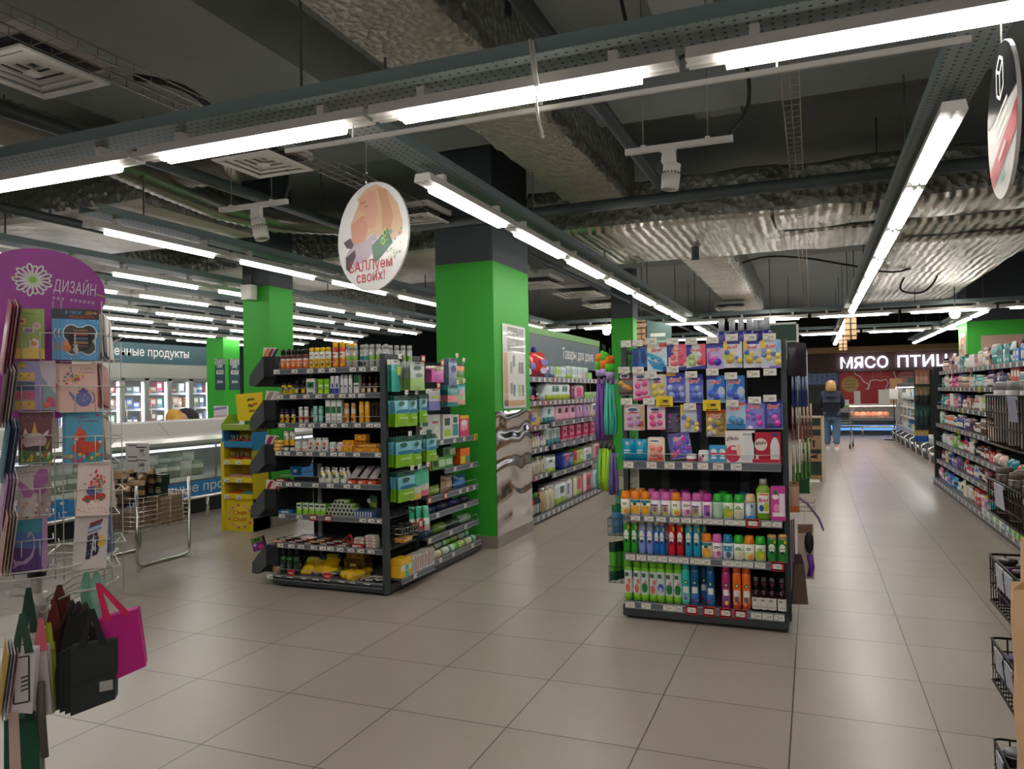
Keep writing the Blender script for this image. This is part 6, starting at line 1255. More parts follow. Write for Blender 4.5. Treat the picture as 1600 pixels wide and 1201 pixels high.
def rs_item(shape,c,c2,w,h):
    if shape==0:return p_box(w,.07,h,c,c,((-.4,.3,.5,.8,c2),(-.4,.1,.15,.3,'e8e4e0')))
    if shape==1:return p_bottle(h,w,w*.65,c,c2,(.15,.5,'dcd8d4'),.45,.16,.7)
    if shape==2:return p_can(h,w/2,[(.5,c),(.6,c2),(1,c)],c2,h*.2)
    return p_bag(w,.06,h,[(.4,c),(.6,c2),(1,c)],((-.2,.2,.6,.8,'e8e4e0'),),3)
SHN=('box','bottle','can','pouch');HEXN={}
def hue(c):
    r,g_,b=[int(c[i:i+2],16) for i in (0,2,4)];mx,mn=max(r,g_,b),min(r,g_,b)
    if mx-mn<28:return 'white' if mx>190 else 'grey' if mx>90 else 'black'
    if r==mx and g_>b:return ('dark brown' if mx<110 else 'tan' if mx-mn<110 else 'yellow' if g_>150 else 'orange red' if g_>60 else 'red')
    if r==mx:return ('dusty pink' if mx-mn<80 else 'crimson' if b<100 else 'pink')
    if g_==mx:return 'teal' if b>r*1.2 else 'green'
    return 'teal' if g_>b*.88 and r<g_*.7 else 'violet' if r>g_ else 'blue'
for k,z in enumerate(RZ):
    y=yb-.07;n=0;pal=PALR[k];descs=[];todo=[]
    lim=(7.45,7.45,9.0,8.9,9.3,9.6,9.7)[k]
    mh=(.24,.215,.2,.2,.2,.2,.2)[k]
    while y>lim:
        rep=g.choice((1,2,2,3));c=pal[min(len(pal)-1,int(len(pal)*(yb-y)/(yb-lim)+g.uniform(0,1.2)))]
        w=g.choice((.07,.08,.095,.11,.13));h=mh*g.uniform(.55,.98);sh=g.choice((0,0,1,1,2,3));c2=g.choice(CAPS)
        for _ in range(rep):
            if y-w<lim:y=0;break
            todo.append((y-w/2,sh,c,c2,w,h));descs.append(hue(c)+' '+SHN[sh]);y-=w+.006
    cnt={}
    for (yy,sh,c,c2,w,h),ds in zip(todo,descs):
        cnt[ds]=cnt.get(ds,0)+1;i=cnt[ds]
        lab=(ORD[i-1]+' '+ds+' from far end' if descs.count(ds)>1 else 'only '+ds)+' on '+RN[k]+' shelf of meat aisle'
        inst('rs%d%s%s%.2f%.2f' % (sh,c,c2,w,round(h,2)),'toiletry_'+SHN[sh],(lambda a=(sh,c,c2,w,round(h,2)):rs_item(*a)),RF.at(-yy,.06+(.05,.04,.02,0,0,0,-.04)[k]+.02,z-.004),-PI/2,lab,SHN[sh],'toiletries on '+RN[k]+' shelf of the meat aisle')
# bigger named goods at the near end of the shelves
def rs(y,z,d,key,name,lab,cat,fn,rz=0.,grp='large goods of the meat aisle'):inst(key,name,fn,RF.at(-y,d,z+.002),-PI/2+rz,lab,cat,grp)
for k,y in enumerate((9.35,9.1)):rs(y,.654,.06,'cotton%d' % k,'cotton_bag',('far','near')[k]+' pale pink cotton wool bag on fifth shelf of meat aisle','cotton bag',lambda:p_bag(.22,.12,.13,[(1,'dcc0b4')],((-.1,.2,.3,.6,'e8e0dc'),),6))
for k,y in enumerate((8.8,8.62)):rs(y,.654,.06,'tealb','wipes_pack',('far','near')[k]+' teal crinkled wipes pack on fifth shelf of meat aisle','wipes',lambda:p_bag(.17,.1,.12,[(1,'2a8aa0')],((-.2,.1,.4,.7,'8ac0c8'),),7))
rs(8.4,.654,.06,'orangeb','wipes_pack','orange red wipes pack on fifth shelf of meat aisle','wipes',lambda:p_bag(.14,.1,.1,[(1,'d85a3a')],(),7))
for k,y in enumerate((8.2,8.0,7.8,7.6)):rs(y,.654,.06,'whiteb%d' % (k % 2),'wipes_pack',ORD[k]+' white and green wipes pack from far end on fifth shelf of meat aisle','wipes',(lambda k=k:p_bag(.18,.1,.14,[(.4,('d0dcd0','9ac88a')[k % 2]),(1,'dfe4e0')],((-.2,.2,.4,.8,('4a9a6a','c8e0d0')[k % 2]),),8)))
rs(9.35,.379,.05,'greenw','wipes_pack','lime and white wipes pack at near end of sixth shelf of meat aisle','wipes',lambda:p_bag(.24,.12,.14,[(.5,'9ac83a'),(1,'e0d8c8')],(),7))
rs(9.55,.379,.05,'redlid','wipes_pack','small red lidded pack on sixth shelf of meat aisle','wipes',lambda:p_can(.1,.05,[(1,'d83a2a')],'c8342a',.03))
for k,(y,dz,c,l) in enumerate(((9.55,0,'d8d0d4','white and rose'),(9.55,.085,'c890b8','pink'),(9.3,.0,'c8dcd0','mint white'),(9.25,.085,'2a9aa8','teal'),(9.0,0,'b8d8a0','pale green'),(8.72,0,'d8dcd8','white and grey'),(8.45,.0,'4aa0a8','aqua'))):
    rs(y,.094+dz,.0,'wp%d' % k,'wipes_pack',l+' wipes pack stacked on bottom shelf of meat aisle','wipes',lambda c=c:p_box(.22,.14,.08,c,c,((-.3,.1,.2,.8,'e4e8e4'),(.15,.4,.3,.7,'5a9aa0'))))
for k in range(6):rs(8.22-.16*(k % 3),.094+.075*(k//3),-.0,'limew','wipes_pack',ORD[k % 3]+' lime green wipes pack from far end, '+('lower','upper')[k//3]+' layer on bottom meat aisle shelf','wipes',lambda:p_box(.15,.15,.07,'a4d42a','8ac01c',((-.3,.1,.2,.8,'d0e8a0'),(.15,.45,.2,.8,'4a9ad0',True))),rnd.uniform(-.1,.1))
# clear storage boxes on third shelf near end
for k in range(4):rs(8.15-.4*(k % 2),1.209+.13*(k//2)*0+(.125 if k>1 else 0),.0,'clearbox','storage_box',('far lower','near lower','far upper','near upper')[k]+' clear plastic storage box on third shelf of meat aisle','storage box',lambda:[('box',MB().box(-.18,.18,-.1,.1,0,.1,M('d8d4d0',.12,0,0,.35))),('lid',MB().box(-.19,.19,-.11,.11,.1,.12,M('dedcd8',.2,0,0,.7)))])
# ------------------------------------------------------------------ near right: wire basket rack and kraft paper bags
e=thing('wire_basket_rack','dark wire rack with a column of baskets in the near foreground','rack',(0,0,0))
bx0,bx1,by0,by1=.549,.93,2.25,3.0
BZ=[]
for (t0,t1) in ((655,690),(745,797),(865,935),(995,1059),(1152,1212)):
    BZ.append((atY(1545,t1,3.0).z,atY(1545,t0,3.0).z))
for k,(z0,z1) in enumerate(BZ):
    q=MB();m=DARKW;r=.0042
    if k==0:z1=z0+.16
    for z in (z0,z0+(z1-z0)*.36,z0+(z1-z0)*.68,z1):q.tube([(bx0,by0,z),(bx0,by1-.01,z),(bx0+.02,by1,z),(bx1,by1,z),(bx1,by0,z)],r if z in (z0,z1) else r*.7,m,6,True)
    n=20
    for i in range(n+1):
        y=by0+(by1-.02-by0)*i/n;q.tube([(bx0,y,z1),(bx0,y,z0),(bx1,y,z0)],r*.75,m,5)
    for i in range(8):x=bx0+(bx1-bx0)*(i+1)/8;q.tube([(x,by1,z1),(x,by1,z0)],r*.75,m,5)
    q.build('wire_basket',e)
for (x,y) in ((bx1,by1),(bx1,by0)):
    q=MB();q.tube([(x+.006,y,0),(x+.006,y,1.75)],.009,DARKW,8);q.build('post',e)
q=MB();q.tube([(bx0+.05,by0,.012),(bx1+.006,by0,.012),(bx1+.006,by1,.012),(bx0+.05,by1,.012)],.01,DARKW,8);q.build('foot',e)
for k,(z0,z1) in enumerate(BZ):
    if k==0:z1=z0+.16
    for px0,px1,dy in (((1577,1591,0),),((1553,1567,0),),((1552,1563,0),(1565,1577,12)),((1547,1559,0),(1562,1574,12)),((1546,1556,0),))[k]:
        y0_=atX(px1,800,bx0-.012).y;y1_=atX(px0,800,bx0-.012).y
        q=MB();q.add([(bx0-.012,y0_,z1-.002),(bx0-.012,y1_,z1-.002),(bx0-.006,y1_,z1-.075),(bx0-.006,y0_,z1-.075)],[(0,1,2,3)],M('a4a8bc',.25));q.box(bx0-.011,bx0-.007,y0_,y1_,z1-.01,z1,M('c4c8d4',.3));q.build('price_holder',e)
def tubeitem(k,i,z,y,x,c,c2,h,lab,r=.022):inst('bt%s%s%.2f' % (c,c2,h),'cosmetic_tube',lambda:p_can(h,r,[(.6,c),(.72,'d8d0c8'),(1,c)],c2,h*.15),(x,y,z+.005),0,lab,'tube','tubes in the wire rack')
for k,(z0,z1) in enumerate(BZ):
    cc=(('b8b4b0','8a8a88'),('4a342c','6a5a50'),('5a1a6a','24141f'),('8a8ab8','5a5a8a'),('1c1c20','8a8a90'))[k]
    for i in range(6):
        y=2.92-.085*i;h=(.2,.15,.15,.1,.13)[k];tubeitem(k,i,z0,y,bx0+.04+.03*(i % 2),cc[0],cc[1],h,'%s %s tube from far end in %s basket of wire rack' % (ORD[i],('grey','dark brown','purple','lilac','black')[k],('topmost','second','third','fourth','lowest')[k]),.03)
def kraft(w,d,h):
    b=MB();g=random.Random(5);n=8;vs=[];fs=[]
    R_=[(-w/2,-d/2),(w/2,-d/2),(w/2,0),(w/2,d/2),(-w/2,d/2),(-w/2,0)]
    for j in range(n+1):
        v=j/n
        for i,(x,y) in enumerate(R_):
            s=(1-.12*v) if i in (2,5) else 1-.05*math.sin(v*5)*.3
            vs.append((x*s+g.uniform(-.004,.004),y*(1-.35*v)*1+g.uniform(-.004,.004),h*v+(.012*(i % 2) if j==n else 0)))
    for j in range(n):
        for i in range(6):fs.append((j*6+i,j*6+(i+1) % 6,(j+1)*6+(i+1) % 6,(j+1)*6+i))
    b.add(vs,fs,M('ddb48c',.75));b.poly(vs[:6][::-1],M('ddb48c',.75))
    return [('bag',b)]
p1_=atY(1574,905,2.05);p2_=atY(1570,880,2.2)
q=MB();q.box(.36,.95,1.75,2.2,.1,.3,M('4a4440',.6));q.box(.38,.93,1.77,2.18,0,.1,BLACKM)
t=thing('bag_stand','dark low stand holding the kraft paper bags','stand',(0,0,0));o=q.build('base',t)
for k,(x,y,z,h,l) in enumerate(((.408,2.0,.3,.76,'front kraft paper bag in the near foreground'),(.455,2.12,.3,.84,'kraft paper bag standing just behind the front one'))):
    w=.34;inst('kraft%d' % k,'paper_bag',lambda h=h:kraft(.34,.12,h),(x+w/2,y-.03,z),-.15,l,'paper bag','kraft paper bags')
inst('kraft2','paper_bag',lambda:kraft(.3,.1,.93),(.66,2.19,.3),-.1,'rearmost kraft paper bag in the near foreground','paper bag','kraft paper bags')
# ================================================================== far end: meat counter, dairy cabinet, cardboard display, shopper
e=thing('meat_counter_wall','dark brown fascia wall with lit white meat and poultry letters','wall panel',(0,0,0))
my=28.6
def fx(px,py=560,y=my):return atY(px,py,y).x
def fz(px,py,y=my):return atY(px,py,y).z
q=MB();q.box(fx(1245),6.9,my,my+.3,2.05,fz(1300,552),M('4a3228',.6));q.box(fx(1245),6.9,my-.25,my+.3,fz(1300,552),fz(1300,543),M('a88458',.5));q.build('fascia',e)
q=MB();q.box(fx(1245),6.9,my+.25,my+.3,0,2.1,M('2a2a2a',.7));q.build('back_wall',e)
q=MB();q.rect(fx(1311),fx(1402),.9,2.12,my+.2,M('c8202e',.4));q.build('red_panel',e)
q=MB();q.rect(fx(1256),fx(1310),1.62,2.12,my+.2,M('2a4a8a',.3))
for k in range(9):
    z=1.68+.05*k;x0=fx(1260);x1=fx(1308);g=random.Random(k)
    for i in range(6):a=x0+(x1-x0)*i/6+g.uniform(0,.05);q.line(a,z,a+(x1-x0)/8,z+g.uniform(-.015,.015),.018,my+.195,M('7a9ac8',.4))
q.build('blue_brick_panel',e)
q=MB();q.rect(fx(1256),fx(1310),.9,1.62,my+.2,M('20302a',.5));q.build('dark_panel',e)
q=MB();q.rect(fx(1403),fx(1440),1.45,2.1,my+.2,M('191b1c',.5));q.ell((fx(1405)+fx(1433))/2,1.75,.42,.34,my+.19,M('a8343a',.4),24)
q.ell((fx(1405)+fx(1433))/2,1.75,.36,.28,my+.188,M('c86a6a',.4),24);q.rect(fx(1418),fx(1438),1.47,1.62,my+.18,M('3a8a3a',.4));q.rect(fx(1418),fx(1430),1.64,1.8,my+.18,M('6a8a7a',.4))
for k in range(4):q.line(fx(1408),1.63+.07*k,fx(1430),1.65+.07*k,.022,my+.185,M('e4d0d0',.4))
q.build('round_picture',e)
cx,cz,rr=(fx(1314)+fx(1342))/2,fz(1328,600),(fx(1342)-fx(1314))/2
q=MB();q.ell(cx,cz,rr,rr,my+.19,M('b8924a',.4),28);q.ell(cx,cz,rr*.9,rr*.9,my+.187,M('c8a45a',.4),28)
for k in (-.4,0,.4):q.line(cx-rr*.6,cz+rr*k,cx+rr*.6,cz+rr*k,.02,my+.184,M('7a5a24',.5))
q.build('gold_seal',e)
# white outline of a cow on the red panel
q=MB();OUT=[(1333,576),(1336,584),(1344,588),(1349,596),(1357,600),(1356,606),(1352,608),(1357,608),(1360,594),(1370,593),(1376,595),(1384,592),(1388,598),(1383,608),(1388,608),(1393,600),(1397,608),(1400,606),(1397,596),(1400,590),(1395,576),(1390,572)]
P=[(fx(a),fz(a,b)) for a,b in OUT]
for i in range(len(P)-1):q.line(*P[i],*P[i+1],.035,my+.185,M('efe6e2',.5))
for a,b,c,d in ((1346,588,1346,578),(1356,588,1390,588),(1364,594,1364,578),(1377,593,1376,578),(1346,578,1390,577)):q.line(fx(a),fz(a,b),fx(c),fz(c,d),.012,my+.186,M('d8a8a0',.5))
q.build('cow_drawing',e)
q=MB();LIT=M('d8dcff',.5,0,5.0)
xm0,xm1=fx(1313),fx(1387);xp0,xp1=fx(1402),fx(1501)
def bigtext(t,x0,x1,z0,z1):
    vs,fs=text_geo(t,.006);xs=[v[0] for v in vs];ys=[v[1] for v in vs]
    s=(x1-x0)/(max(xs)-min(xs));base=min(v[1] for v in text_geo('О',.006)[0]);top=max(v[1] for v in text_geo('О',.006)[0])
    sz=(z1-z0)/(top-base)
    n=len(vs);V=[(x0+(v[0]-min(xs))*s,my-.12,z0+(v[1]-base)*sz) for v in vs];q.add(V,fs,LIT)
bigtext('МЯСО',xm0,xm1,fz(1350,575),fz(1350,557));bigtext('ПТИЦА',xp0,xp1,fz(1350,575)+.0,fz(1350,557))
q.build('lit_letters',e)
# counter
e=thing('meat_display_counter','glass fronted meat counter with white top and blue lit kick panel','counter',(0,0,0))
cy0=26.4;X0,X1=atY(1290,640,cy0).x,atY(1404,640,cy0).x
def cz_(py):return atY(1350,py,cy0).z
q=MB();q.box(X0,X1,cy0+.02,cy0+1,0,cz_(657),M('3a4046',.5));q.box(X0,X1,cy0,cy0+.02,cz_(672),cz_(664),M('4a7ab8',.4,0,1.2));q.build('body',e)
q=MB();q.box(X0,X1,cy0,cy0+1,cz_(657),cz_(653),M('8a8a86',.4));q.build('deck',e)
q=MB();q.box(X0,X1,cy0+.05,cy0+.06,cz_(653),cz_(634),M('ffffff',.03,0,0,.15));q.build('glass_front',e)
q=MB();q.box(X0,X1,cy0+.04,cy0+.6,cz_(634),cz_(631),M('ded8cc',.4));q.box(X0+.02,X1-.02,cy0+.3,cy0+.34,cz_(635),cz_(634),M('ffd9a8',.5,0,14));q.build('canopy',e)
g=random.Random(8)
for k in range(18):
    x=X0+.45+(X1-X0-.6)*(k % 9)/9;y=cy0+.25+.3*(k//9)
    inst('meat%d' % (k % 3),'meat_cut',(lambda k=k:[('cut',MB().ball((0,0,.06),.12,M(('d8886a','e0a080','c8745a')[k % 3],.4),8,5,.6,.8))]),(x,y,cz_(653)+.002+.06*(k//9)),g.random()*3,ORD[k % 9]+' piece of meat from shopper side in the '+('front','rear')[k//9]+' row of counter','meat','meat pieces in the counter')
for k,(px,h,l) in enumerate(((1320,.14,'small white card'),(1338,.42,'tall narrow white stand'),(1378,.45,'white notice'),(1396,.8,'pale orange pack'))):
    t=MB();x=fx(px,620,cy0+.4);t.box(x-(.1 if k != 1 else .07),x+(.12 if k<2 else .25),cy0+.38,cy0+.42,cz_(631)+.002,cz_(631)+h,M(('e4dcdc','d8d0c8','e8e4dc','d8a878')[k],.5));tag(t.build('counter_card'),l+' standing on the meat counter top','card')
# sign stand in the aisle
p=atZ(1398,687,0);e=thing('sign_stand','thin black post sign stand before the meat counter','stand',p)
q=MB();q.lathe([(.28,0),(.27,.012)],BLACKM,20);q.build('base',e)
q=MB();q.tube([(0,0,.01),(0,0,1.15)],.014,BLACKM,8);q.build('post',e)
q=MB();q.box(-.11,.11,-.01,.01,1.16,1.45,M('e0dcd4',.5));q.build('board',e)
# chrome rail before the counter
q=MB();a=atZ(1318,678,0);
q.tube([(X0+.2,cy0-.45,.28),(X1-.1,cy0-.45,.28),(X1+.0,cy0-.5,.2),(X1+.0,cy0-.5,0)],.03,CHROME,8)
for x in (X0+.3,(X0+X1)/2):q.tube([(x,cy0-.45,0),(x,cy0-.45,.28)],.025,CHROME,8)
tag(q.build('bumper_rail'),'low chrome bumper rail along the meat counter','rail')
# dairy wall cabinet on the right, open front facing -x
DX=2.22
e=thing('dairy_cabinet','lit open chilled cabinet of dairy packs beyond toiletries shelving','fridge',(0,0,0))
y0d,y1d=16.5,24.2
q=MB();q.box(DX,DX+.9,y0d,y1d,0,.42,M('4a4c4e',.4));q.box(DX-.02,DX,y0d,y1d,.34,.46,M('c8c8c4',.3,.5));q.build('base',e)
q=MB();q.box(DX+.7,DX+.9,y0d,y1d,.42,1.55,M('c8d0d4',.5));q.build('back_panel',e)
q=MB();q.box(DX+.05,DX+.9,y0d,y1d,1.5,1.6,M('83878a',.4,.3));q.build('canopy',e)
q=MB();q.box(DX+.07,DX+.1,y0d+.1,y1d-.1,1.48,1.5,M('f4f8ff',.5,0,5));q.build('light_strip',e)
q=MB();q.box(DX,DX+.9,y1d-.05,y1d,.42,1.5,M('ffffff',.05,0,0,.25));q.box(DX,DX+.9,y1d-.06,y1d+.0,1.5,1.53,CHROME);q.box(DX-.01,DX+.02,y1d-.06,y1d,.42,1.5,CHROME);q.build('side_glass',e)
for k,z in enumerate((.44,.72,.98,1.22)):
    q=MB();q.box(DX+(.0 if k==0 else .12),DX+.7,y0d,y1d,z-.02,z,M('d8dcdc',.4));q.box(DX+(-.01 if k==0 else .11),DX+(.0 if k==0 else .12),y0d,y1d,z-.04,z+.02,M('d4d8da',.4));q.build('shelf',e)
g=random.Random(12)
for k,z in enumerate((.44,.72,.98,1.22)):
    for i in range(22):
        c=g.choice(('e4e8e8','dce4ec','4a8ac0','e8e4dc','8ab4cc','c8d8d0','e0e0e0','3a6a9a','d8c89a','7a9a6a'));w=.22;h=g.choice((.12,.18,.22))
        inst('dairy%s%.2f' % (c,h),'dairy_pack',lambda c=c,h=h:p_box(.2,.2,h,c,c,((-.3,.3,.3,.6,'f0f0ee'),)),(DX+.25+(0 if k else-.05),y1d-.25-.33*i,z+.002),-PI/2,ORD[i]+' '+hue(c)+' pack from far end on '+('lowest','second','third','top')[k]+' dairy cabinet shelf' if i<20 else 'dairy pack nearest the toiletries shelving on '+('lowest','second','third','top')[k]+' cabinet shelf, '+('outer','inner')[i-20],'dairy','packs in the dairy cabinet')
for k in range(9):
    y=15.4+1.02*k;q=MB();q.tube([(DX-.02,y,.02),(DX-.14,y,.05),(DX-.16,y,.3),(DX-.05,y,.36)],.028,CHROME,8);q.tube([(DX-.14,y-.35,.22),(DX-.14,y+.35,.22)],.03,CHROME,8)
    tag(q.build('bumper_rail'),ORD[8-k]+' chrome bumper hoop from far end along the dairy cabinet','rail','chrome bumper hoops')
# end-panel goods on the far face of toiletries shelving: hanging packs at (1430-1455)
for k,(py0,py1,c1,c2,l,n) in enumerate(((577,600,'c8a08a','a8705a','tan carded pack',3),(604,632,'24282a','8a7a5a','black carded pack',3),(636,666,'1c3a3a','2f5a4a','dark green pack',3),(672,690,'2a6ad0','c8a860','blue bottle pack',4))):
    for i in range(n):
        p=atY(1434+7*i if n<4 else 1431+5.5*i,py0,13.43);w=.08 if n<4 else .06;h=atY(1440,py0,13.43).z-atY(1440,py1,13.43).z
        inst('ep%d' % k,'hanging_carded_pack',lambda w=w,h=h,c1=c1,c2=c2:p_hangpack(w,h,[(.6,c1),(1,c2)],c2,.03),(p.x,13.43,p.z),.2,ORD[i]+' '+l+' from aisle side on the end of toiletries shelving','pack','carded packs on the end of toiletries shelving')
q=MB();q.box(1.5,1.85,13.47,13.5,.75,1.75,M('33373a',.5));tag(q.build('wall_hook_panel'),'dark hook panel carrying carded packs on the end of toiletries shelving','panel')
# green block with meat pictures behind the toiletries shelving
b=MB();b.box(3.05,6.9,18.3,19.3,0,2.86,GREEN);b.box(3.05,6.9,18.3,19.3,2.86,4.25,M('2c3237',.6));o=struct('wall_partition',b)
e=thing('wall_picture','large picture of raw meat slices on the green block','picture',(0,0,0))
q=MB();q.box(3.3,6.8,18.27,18.3,1.5,2.55,M('b89a8a',.5));q.build('sheet',e)
q=MB();g=random.Random(5)
for k in range(46):
    x=g.uniform(3.4,6.7);z=g.uniform(1.6,2.48);l=g.uniform(.15,.5);a=g.uniform(.2,.8);q.line(x,z,min(x+l*math.cos(a),6.78),min(z+l*math.sin(a),2.54),g.uniform(.04,.12),18.265-.0005*k,M(g.choice(('c8545a','d87a78','b83a44','e0b4a8','a84a3a','8a9a4a','d8c8b8')),.5))
q.build('picture',e)
e=thing('wall_picture','narrow food picture on the side of the green block','picture',(0,0,0))
e.location=(3.05,0,0);e.rotation_euler.z=-PI/2
q=MB();q.box(-19.15,-18.4,-.012,-.001,1.4,2.65,M('b8a898',.5));q.build('sheet',e);q=MB();g=random.Random(9)
for k in range(16):x=g.uniform(-19.1,-18.65);z=g.uniform(1.45,2.5);q.line(x,z,x+.2,z+g.uniform(.02,.1),.06,-.015-.0005*k,M(g.choice(('c87a5a','8a5a4a','d8b8a0','b8694a','9a8a7a')),.5))
q.build('picture',e)
# wooden slat hanging signs
for k,(px,py0,py1,y) in enumerate(((1329,482,530,15.2),(1317,517,547,21.0),(1002,500,545,12.6))):
    a=atY(px,py0,y);c=atY(px,py1,y);e=thing('hanging_aisle_sign',('near','far','left')[k]+' hanging aisle sign edged with wooden slats'+(' over the meat aisle' if k<2 else ' behind the freshener stand'),'sign',(a.x,y,c.z))
    H=a.z-c.z;w=.1 if k<2 else .07
    q=MB()
    for i in range(2):q.box(-w+w*1.1*i,-w+w*1.1*i+w*.8,-.02,.02,0,H,M('c4976a',.6))
    q.build('wood_edge',e)
    q=MB()
    for i in range(5):q.box(-w*1.1,w*1.05,-.025,.025,H*(.1+.2*i),H*(.1+.2*i)+.02,M('2c2018',.6))
    q.build('clip',e)
    q=MB();
    if k<2:q.box(-.015,.015,.02,.9,0.02,H-.02,M('4a5a5a',.5))
    else:q.prism([(.09,.0),(.5,.05),(.5,H*.78),(.09,H)],'y',-.01,.01,M('5f7a74',.5));q.rect(.15,.4,H*.4,H*.52,-.012,M('c8d4cc',.5));q.rect(.15,.46,H*.2,H*.28,-.012,M('9ab0a8',.5))
    q.build('board',e)
    q=MB();q.tube([(0,0,H),(0,0,4.26-c.z)],.004,M('8a8a86',.5),5);q.build('hanging_wire',e)
# dark green posters in white frames behind the stand
for k,(x0,x1,t0,t1,y) in enumerate(((1176,1249,506,575,11.6),(1235,1262,545,582,12.4))):
    a=atY(x0,t0,y);c=atY(x1,t1,y);e=thing('framed_sign',('large','small')[k]+' dark green notice in white frame above the freshener stand','sign',(a.x,y,0));W=c.x-a.x
    q=MB();m=M('dcdedc',.4);zt,zb=a.z,c.z
    for b_ in ((0,.03,zb,zt),(W-.03,W,0,zt),(0,W,zt-.03,zt)):q.box(b_[0],b_[1],-.01,.02,b_[2],b_[3],m)
    q.build('frame',e)
    q=MB();q.box(.03,W-.03,.0,.01,zb,zt-.03,M('23483a',.4));q.rect(W*.7,W*.95,zb+.2*(zt-zb),zb+.6*(zt-zb),-.002,M('a8b4ac',.5));q.rect(W*.1,W*.5,zb+.5*(zt-zb),zb+.56*(zt-zb),-.002,M('8ab09a',.5));q.build('sheet',e)
# cardboard display box
e=thing('cardboard_display','tall kraft cardboard display with dark green panels beside the meat aisle','display',(0,0,0))
y0c=13.2;xa,xb=-.25,.155
q=MB();q.box(xa,xb,y0c,y0c+.4,0,1.05,M('b08a64',.7));q.build('box',e)
q=MB();q.box(xb-.035,xb+.012,y0c-.012,y0c+.41,0,1.05,M('d8d4c4',.6));q.box(xa,xb,y0c-.012,y0c,1.03,1.055,M('d8d4c4',.6));q.build('pale_edge',e)
q=MB();
for (z0,z1,w) in ((.9,1.02,1),(.74,.84,.7),(.45,.52,1),(.1,.32,.8)):q.rect(xb-.04-.36*w,xb-.045,z0,z1,y0c-.003,M('1f3a2a',.6))
for k in range(3):q.rect(xa+.12+.06*k,xa+.145+.06*k,.55,.68-.02*k,y0c-.003,M('2a2a24',.6));q.ell(xa+.132+.06*k,.69-.02*k,.024,.02,y0c-.0035,M('2a2a24',.6))
for k in range(3):q.line(xa+.1,.34+.03*k,xb-.1,.44-.03*k,.02,y0c-.003,M('3a3428',.6))
q.build('printing',e)
t=MB();t.T=Matrix.Translation((.0,13.1,.01)) @ Matrix.Rotation(.5,4,'X');t.box(-.08,.08,-.05,.05,0,.004,M('e4e2dc',.5));tag(t.build('price_card'),'white price card lying by foot of the cardboard display','card')
# ------------------------------------------------------------------ shopper and trolley
def skin_figure(name,parent,verts,edges,radii,m,root=0,lev=2):
    me=bpy.data.meshes.new(name);me.from_pydata([tuple(v) for v in verts],edges,[]);me.materials.append(m)
    o=bpy.data.objects.new(name,me);COL.objects.link(o);o.parent=parent
    s=o.modifiers.new('skin','SKIN');s.use_smooth_shade=True
    for i,r in enumerate(radii):
        sv=me.skin_vertices[0].data[i];sv.radius=(r,r) if isinstance(r,(int,float)) else r;sv.use_root=i==root
    b=o.modifiers.new('sub','SUBSURF');b.levels=lev;b.render_levels=lev
    return o
px_,py_=.42,19.9
e=thing('person','person with blond bob in navy puffer jacket and jeans pushing a trolley','person',(px_,py_,0),.0)
skn=M('d8ae98',.6)
V=[(0,0,.93),(0,-.02,1.12),(0,-.01,1.33),(0,0,1.43),(0,.01,1.5),(0,.02,1.6),      # 0-5 spine, neck, head
     (-.1,0,.88),(-.11,.05,.5),(-.1,.0,.09),(-.1,.12,.04),(.1,0,.88),(.1,-.05,.5),(.1,-.18,.1),(.1,-.07,.04),   # legs
     (-.17,0,1.34),(-.23,.08,1.14),(-.2,.3,1.02),(-.18,.4,1.02),(.17,0,1.34),(.24,.1,1.14),(.22,.32,1.02),(.2,.42,1.02)]
E_=[(0,1),(1,2),(2,3),(3,4),(4,5),(0,6),(6,7),(7,8),(8,9),(0,10),(10,11),(11,12),(12,13),(2,14),(14,15),(15,16),(16,17),(2,18),(18,19),(19,20),(20,21)]
Rd=[.11,.1,.09,.05,.05,.095,.07,.05,.04,.04,.07,.05,.04,.04,.04,.035,.03,.03,.04,.035,.03,.03]
skin_figure('body',e,V,E_,Rd,skn)
JV=[(0,-.01,.86),(0,-.02,1.0),(0,-.03,1.16),(0,-.01,1.34),(0,0,1.45),(-.17,0,1.36),(-.235,.06,1.14),(-.22,.28,1.03),(.17,0,1.36),(.24,.08,1.14),(.23,.3,1.03)]
skin_figure('puffer_jacket',e,JV,[(0,1),(1,2),(2,3),(3,4),(3,5),(5,6),(6,7),(3,8),(8,9),(9,10)],[(.2,.16),(.2,.165),(.2,.17),(.19,.15),.09,.1,.085,.065,.1,.085,.065],M('1b2032',.8),1)
q=MB()
for z,w in ((.9,.205),(1.0,.212),(1.1,.214),(1.2,.212),(1.3,.2)):q.lathe([(w,z-.006),(w+.004,z),(w,z+.006)],M('161b2a',.5),20,(0,-.02),.82)
q.build('quilting',e)
skin_figure('jeans',e,[(0,0,.9),(-.1,0,.84),(-.115,.05,.5),(-.1,.0,.12),(.1,0,.84),(.105,-.05,.5),(.1,-.17,.13)],[(0,1),(1,2),(2,3),(0,4),(4,5),(5,6)],[(.16,.14),.115,.095,.075,.115,.095,.075],M('4a6480',.7))
for s,(y,r) in ((-1,(.05,0)),(1,(-.12,0))):
    q=MB();q.prism([(y-.13,.0),(y+.13,.0),(y+.13,.03),(y+.06,.075),(y-.1,.085),(y-.13,.05)],'x',s*.1-.045,s*.1+.045,M('d4d0cc',.6));q.build('shoe',e)
q=MB();
prof=[(.095,1.42),(.125,1.45),(.122,1.52),(.115,1.6),(.09,1.66),(.04,1.695)]
q.lathe(prof,M('b08a5a',.6),16,(0,.0),1.05);q.build('hair',e)
q=MB()
for s in (-1,1):q.ball((s*.035,.118,1.585),.012,M('2a2420',.4),6,4)
q.ball((0,.13,1.55),.018,skn,6,4,1.4);q.rect(-.03,.03,1.5,1.512,.122,M('a85a54',.5));q.build('face',e)
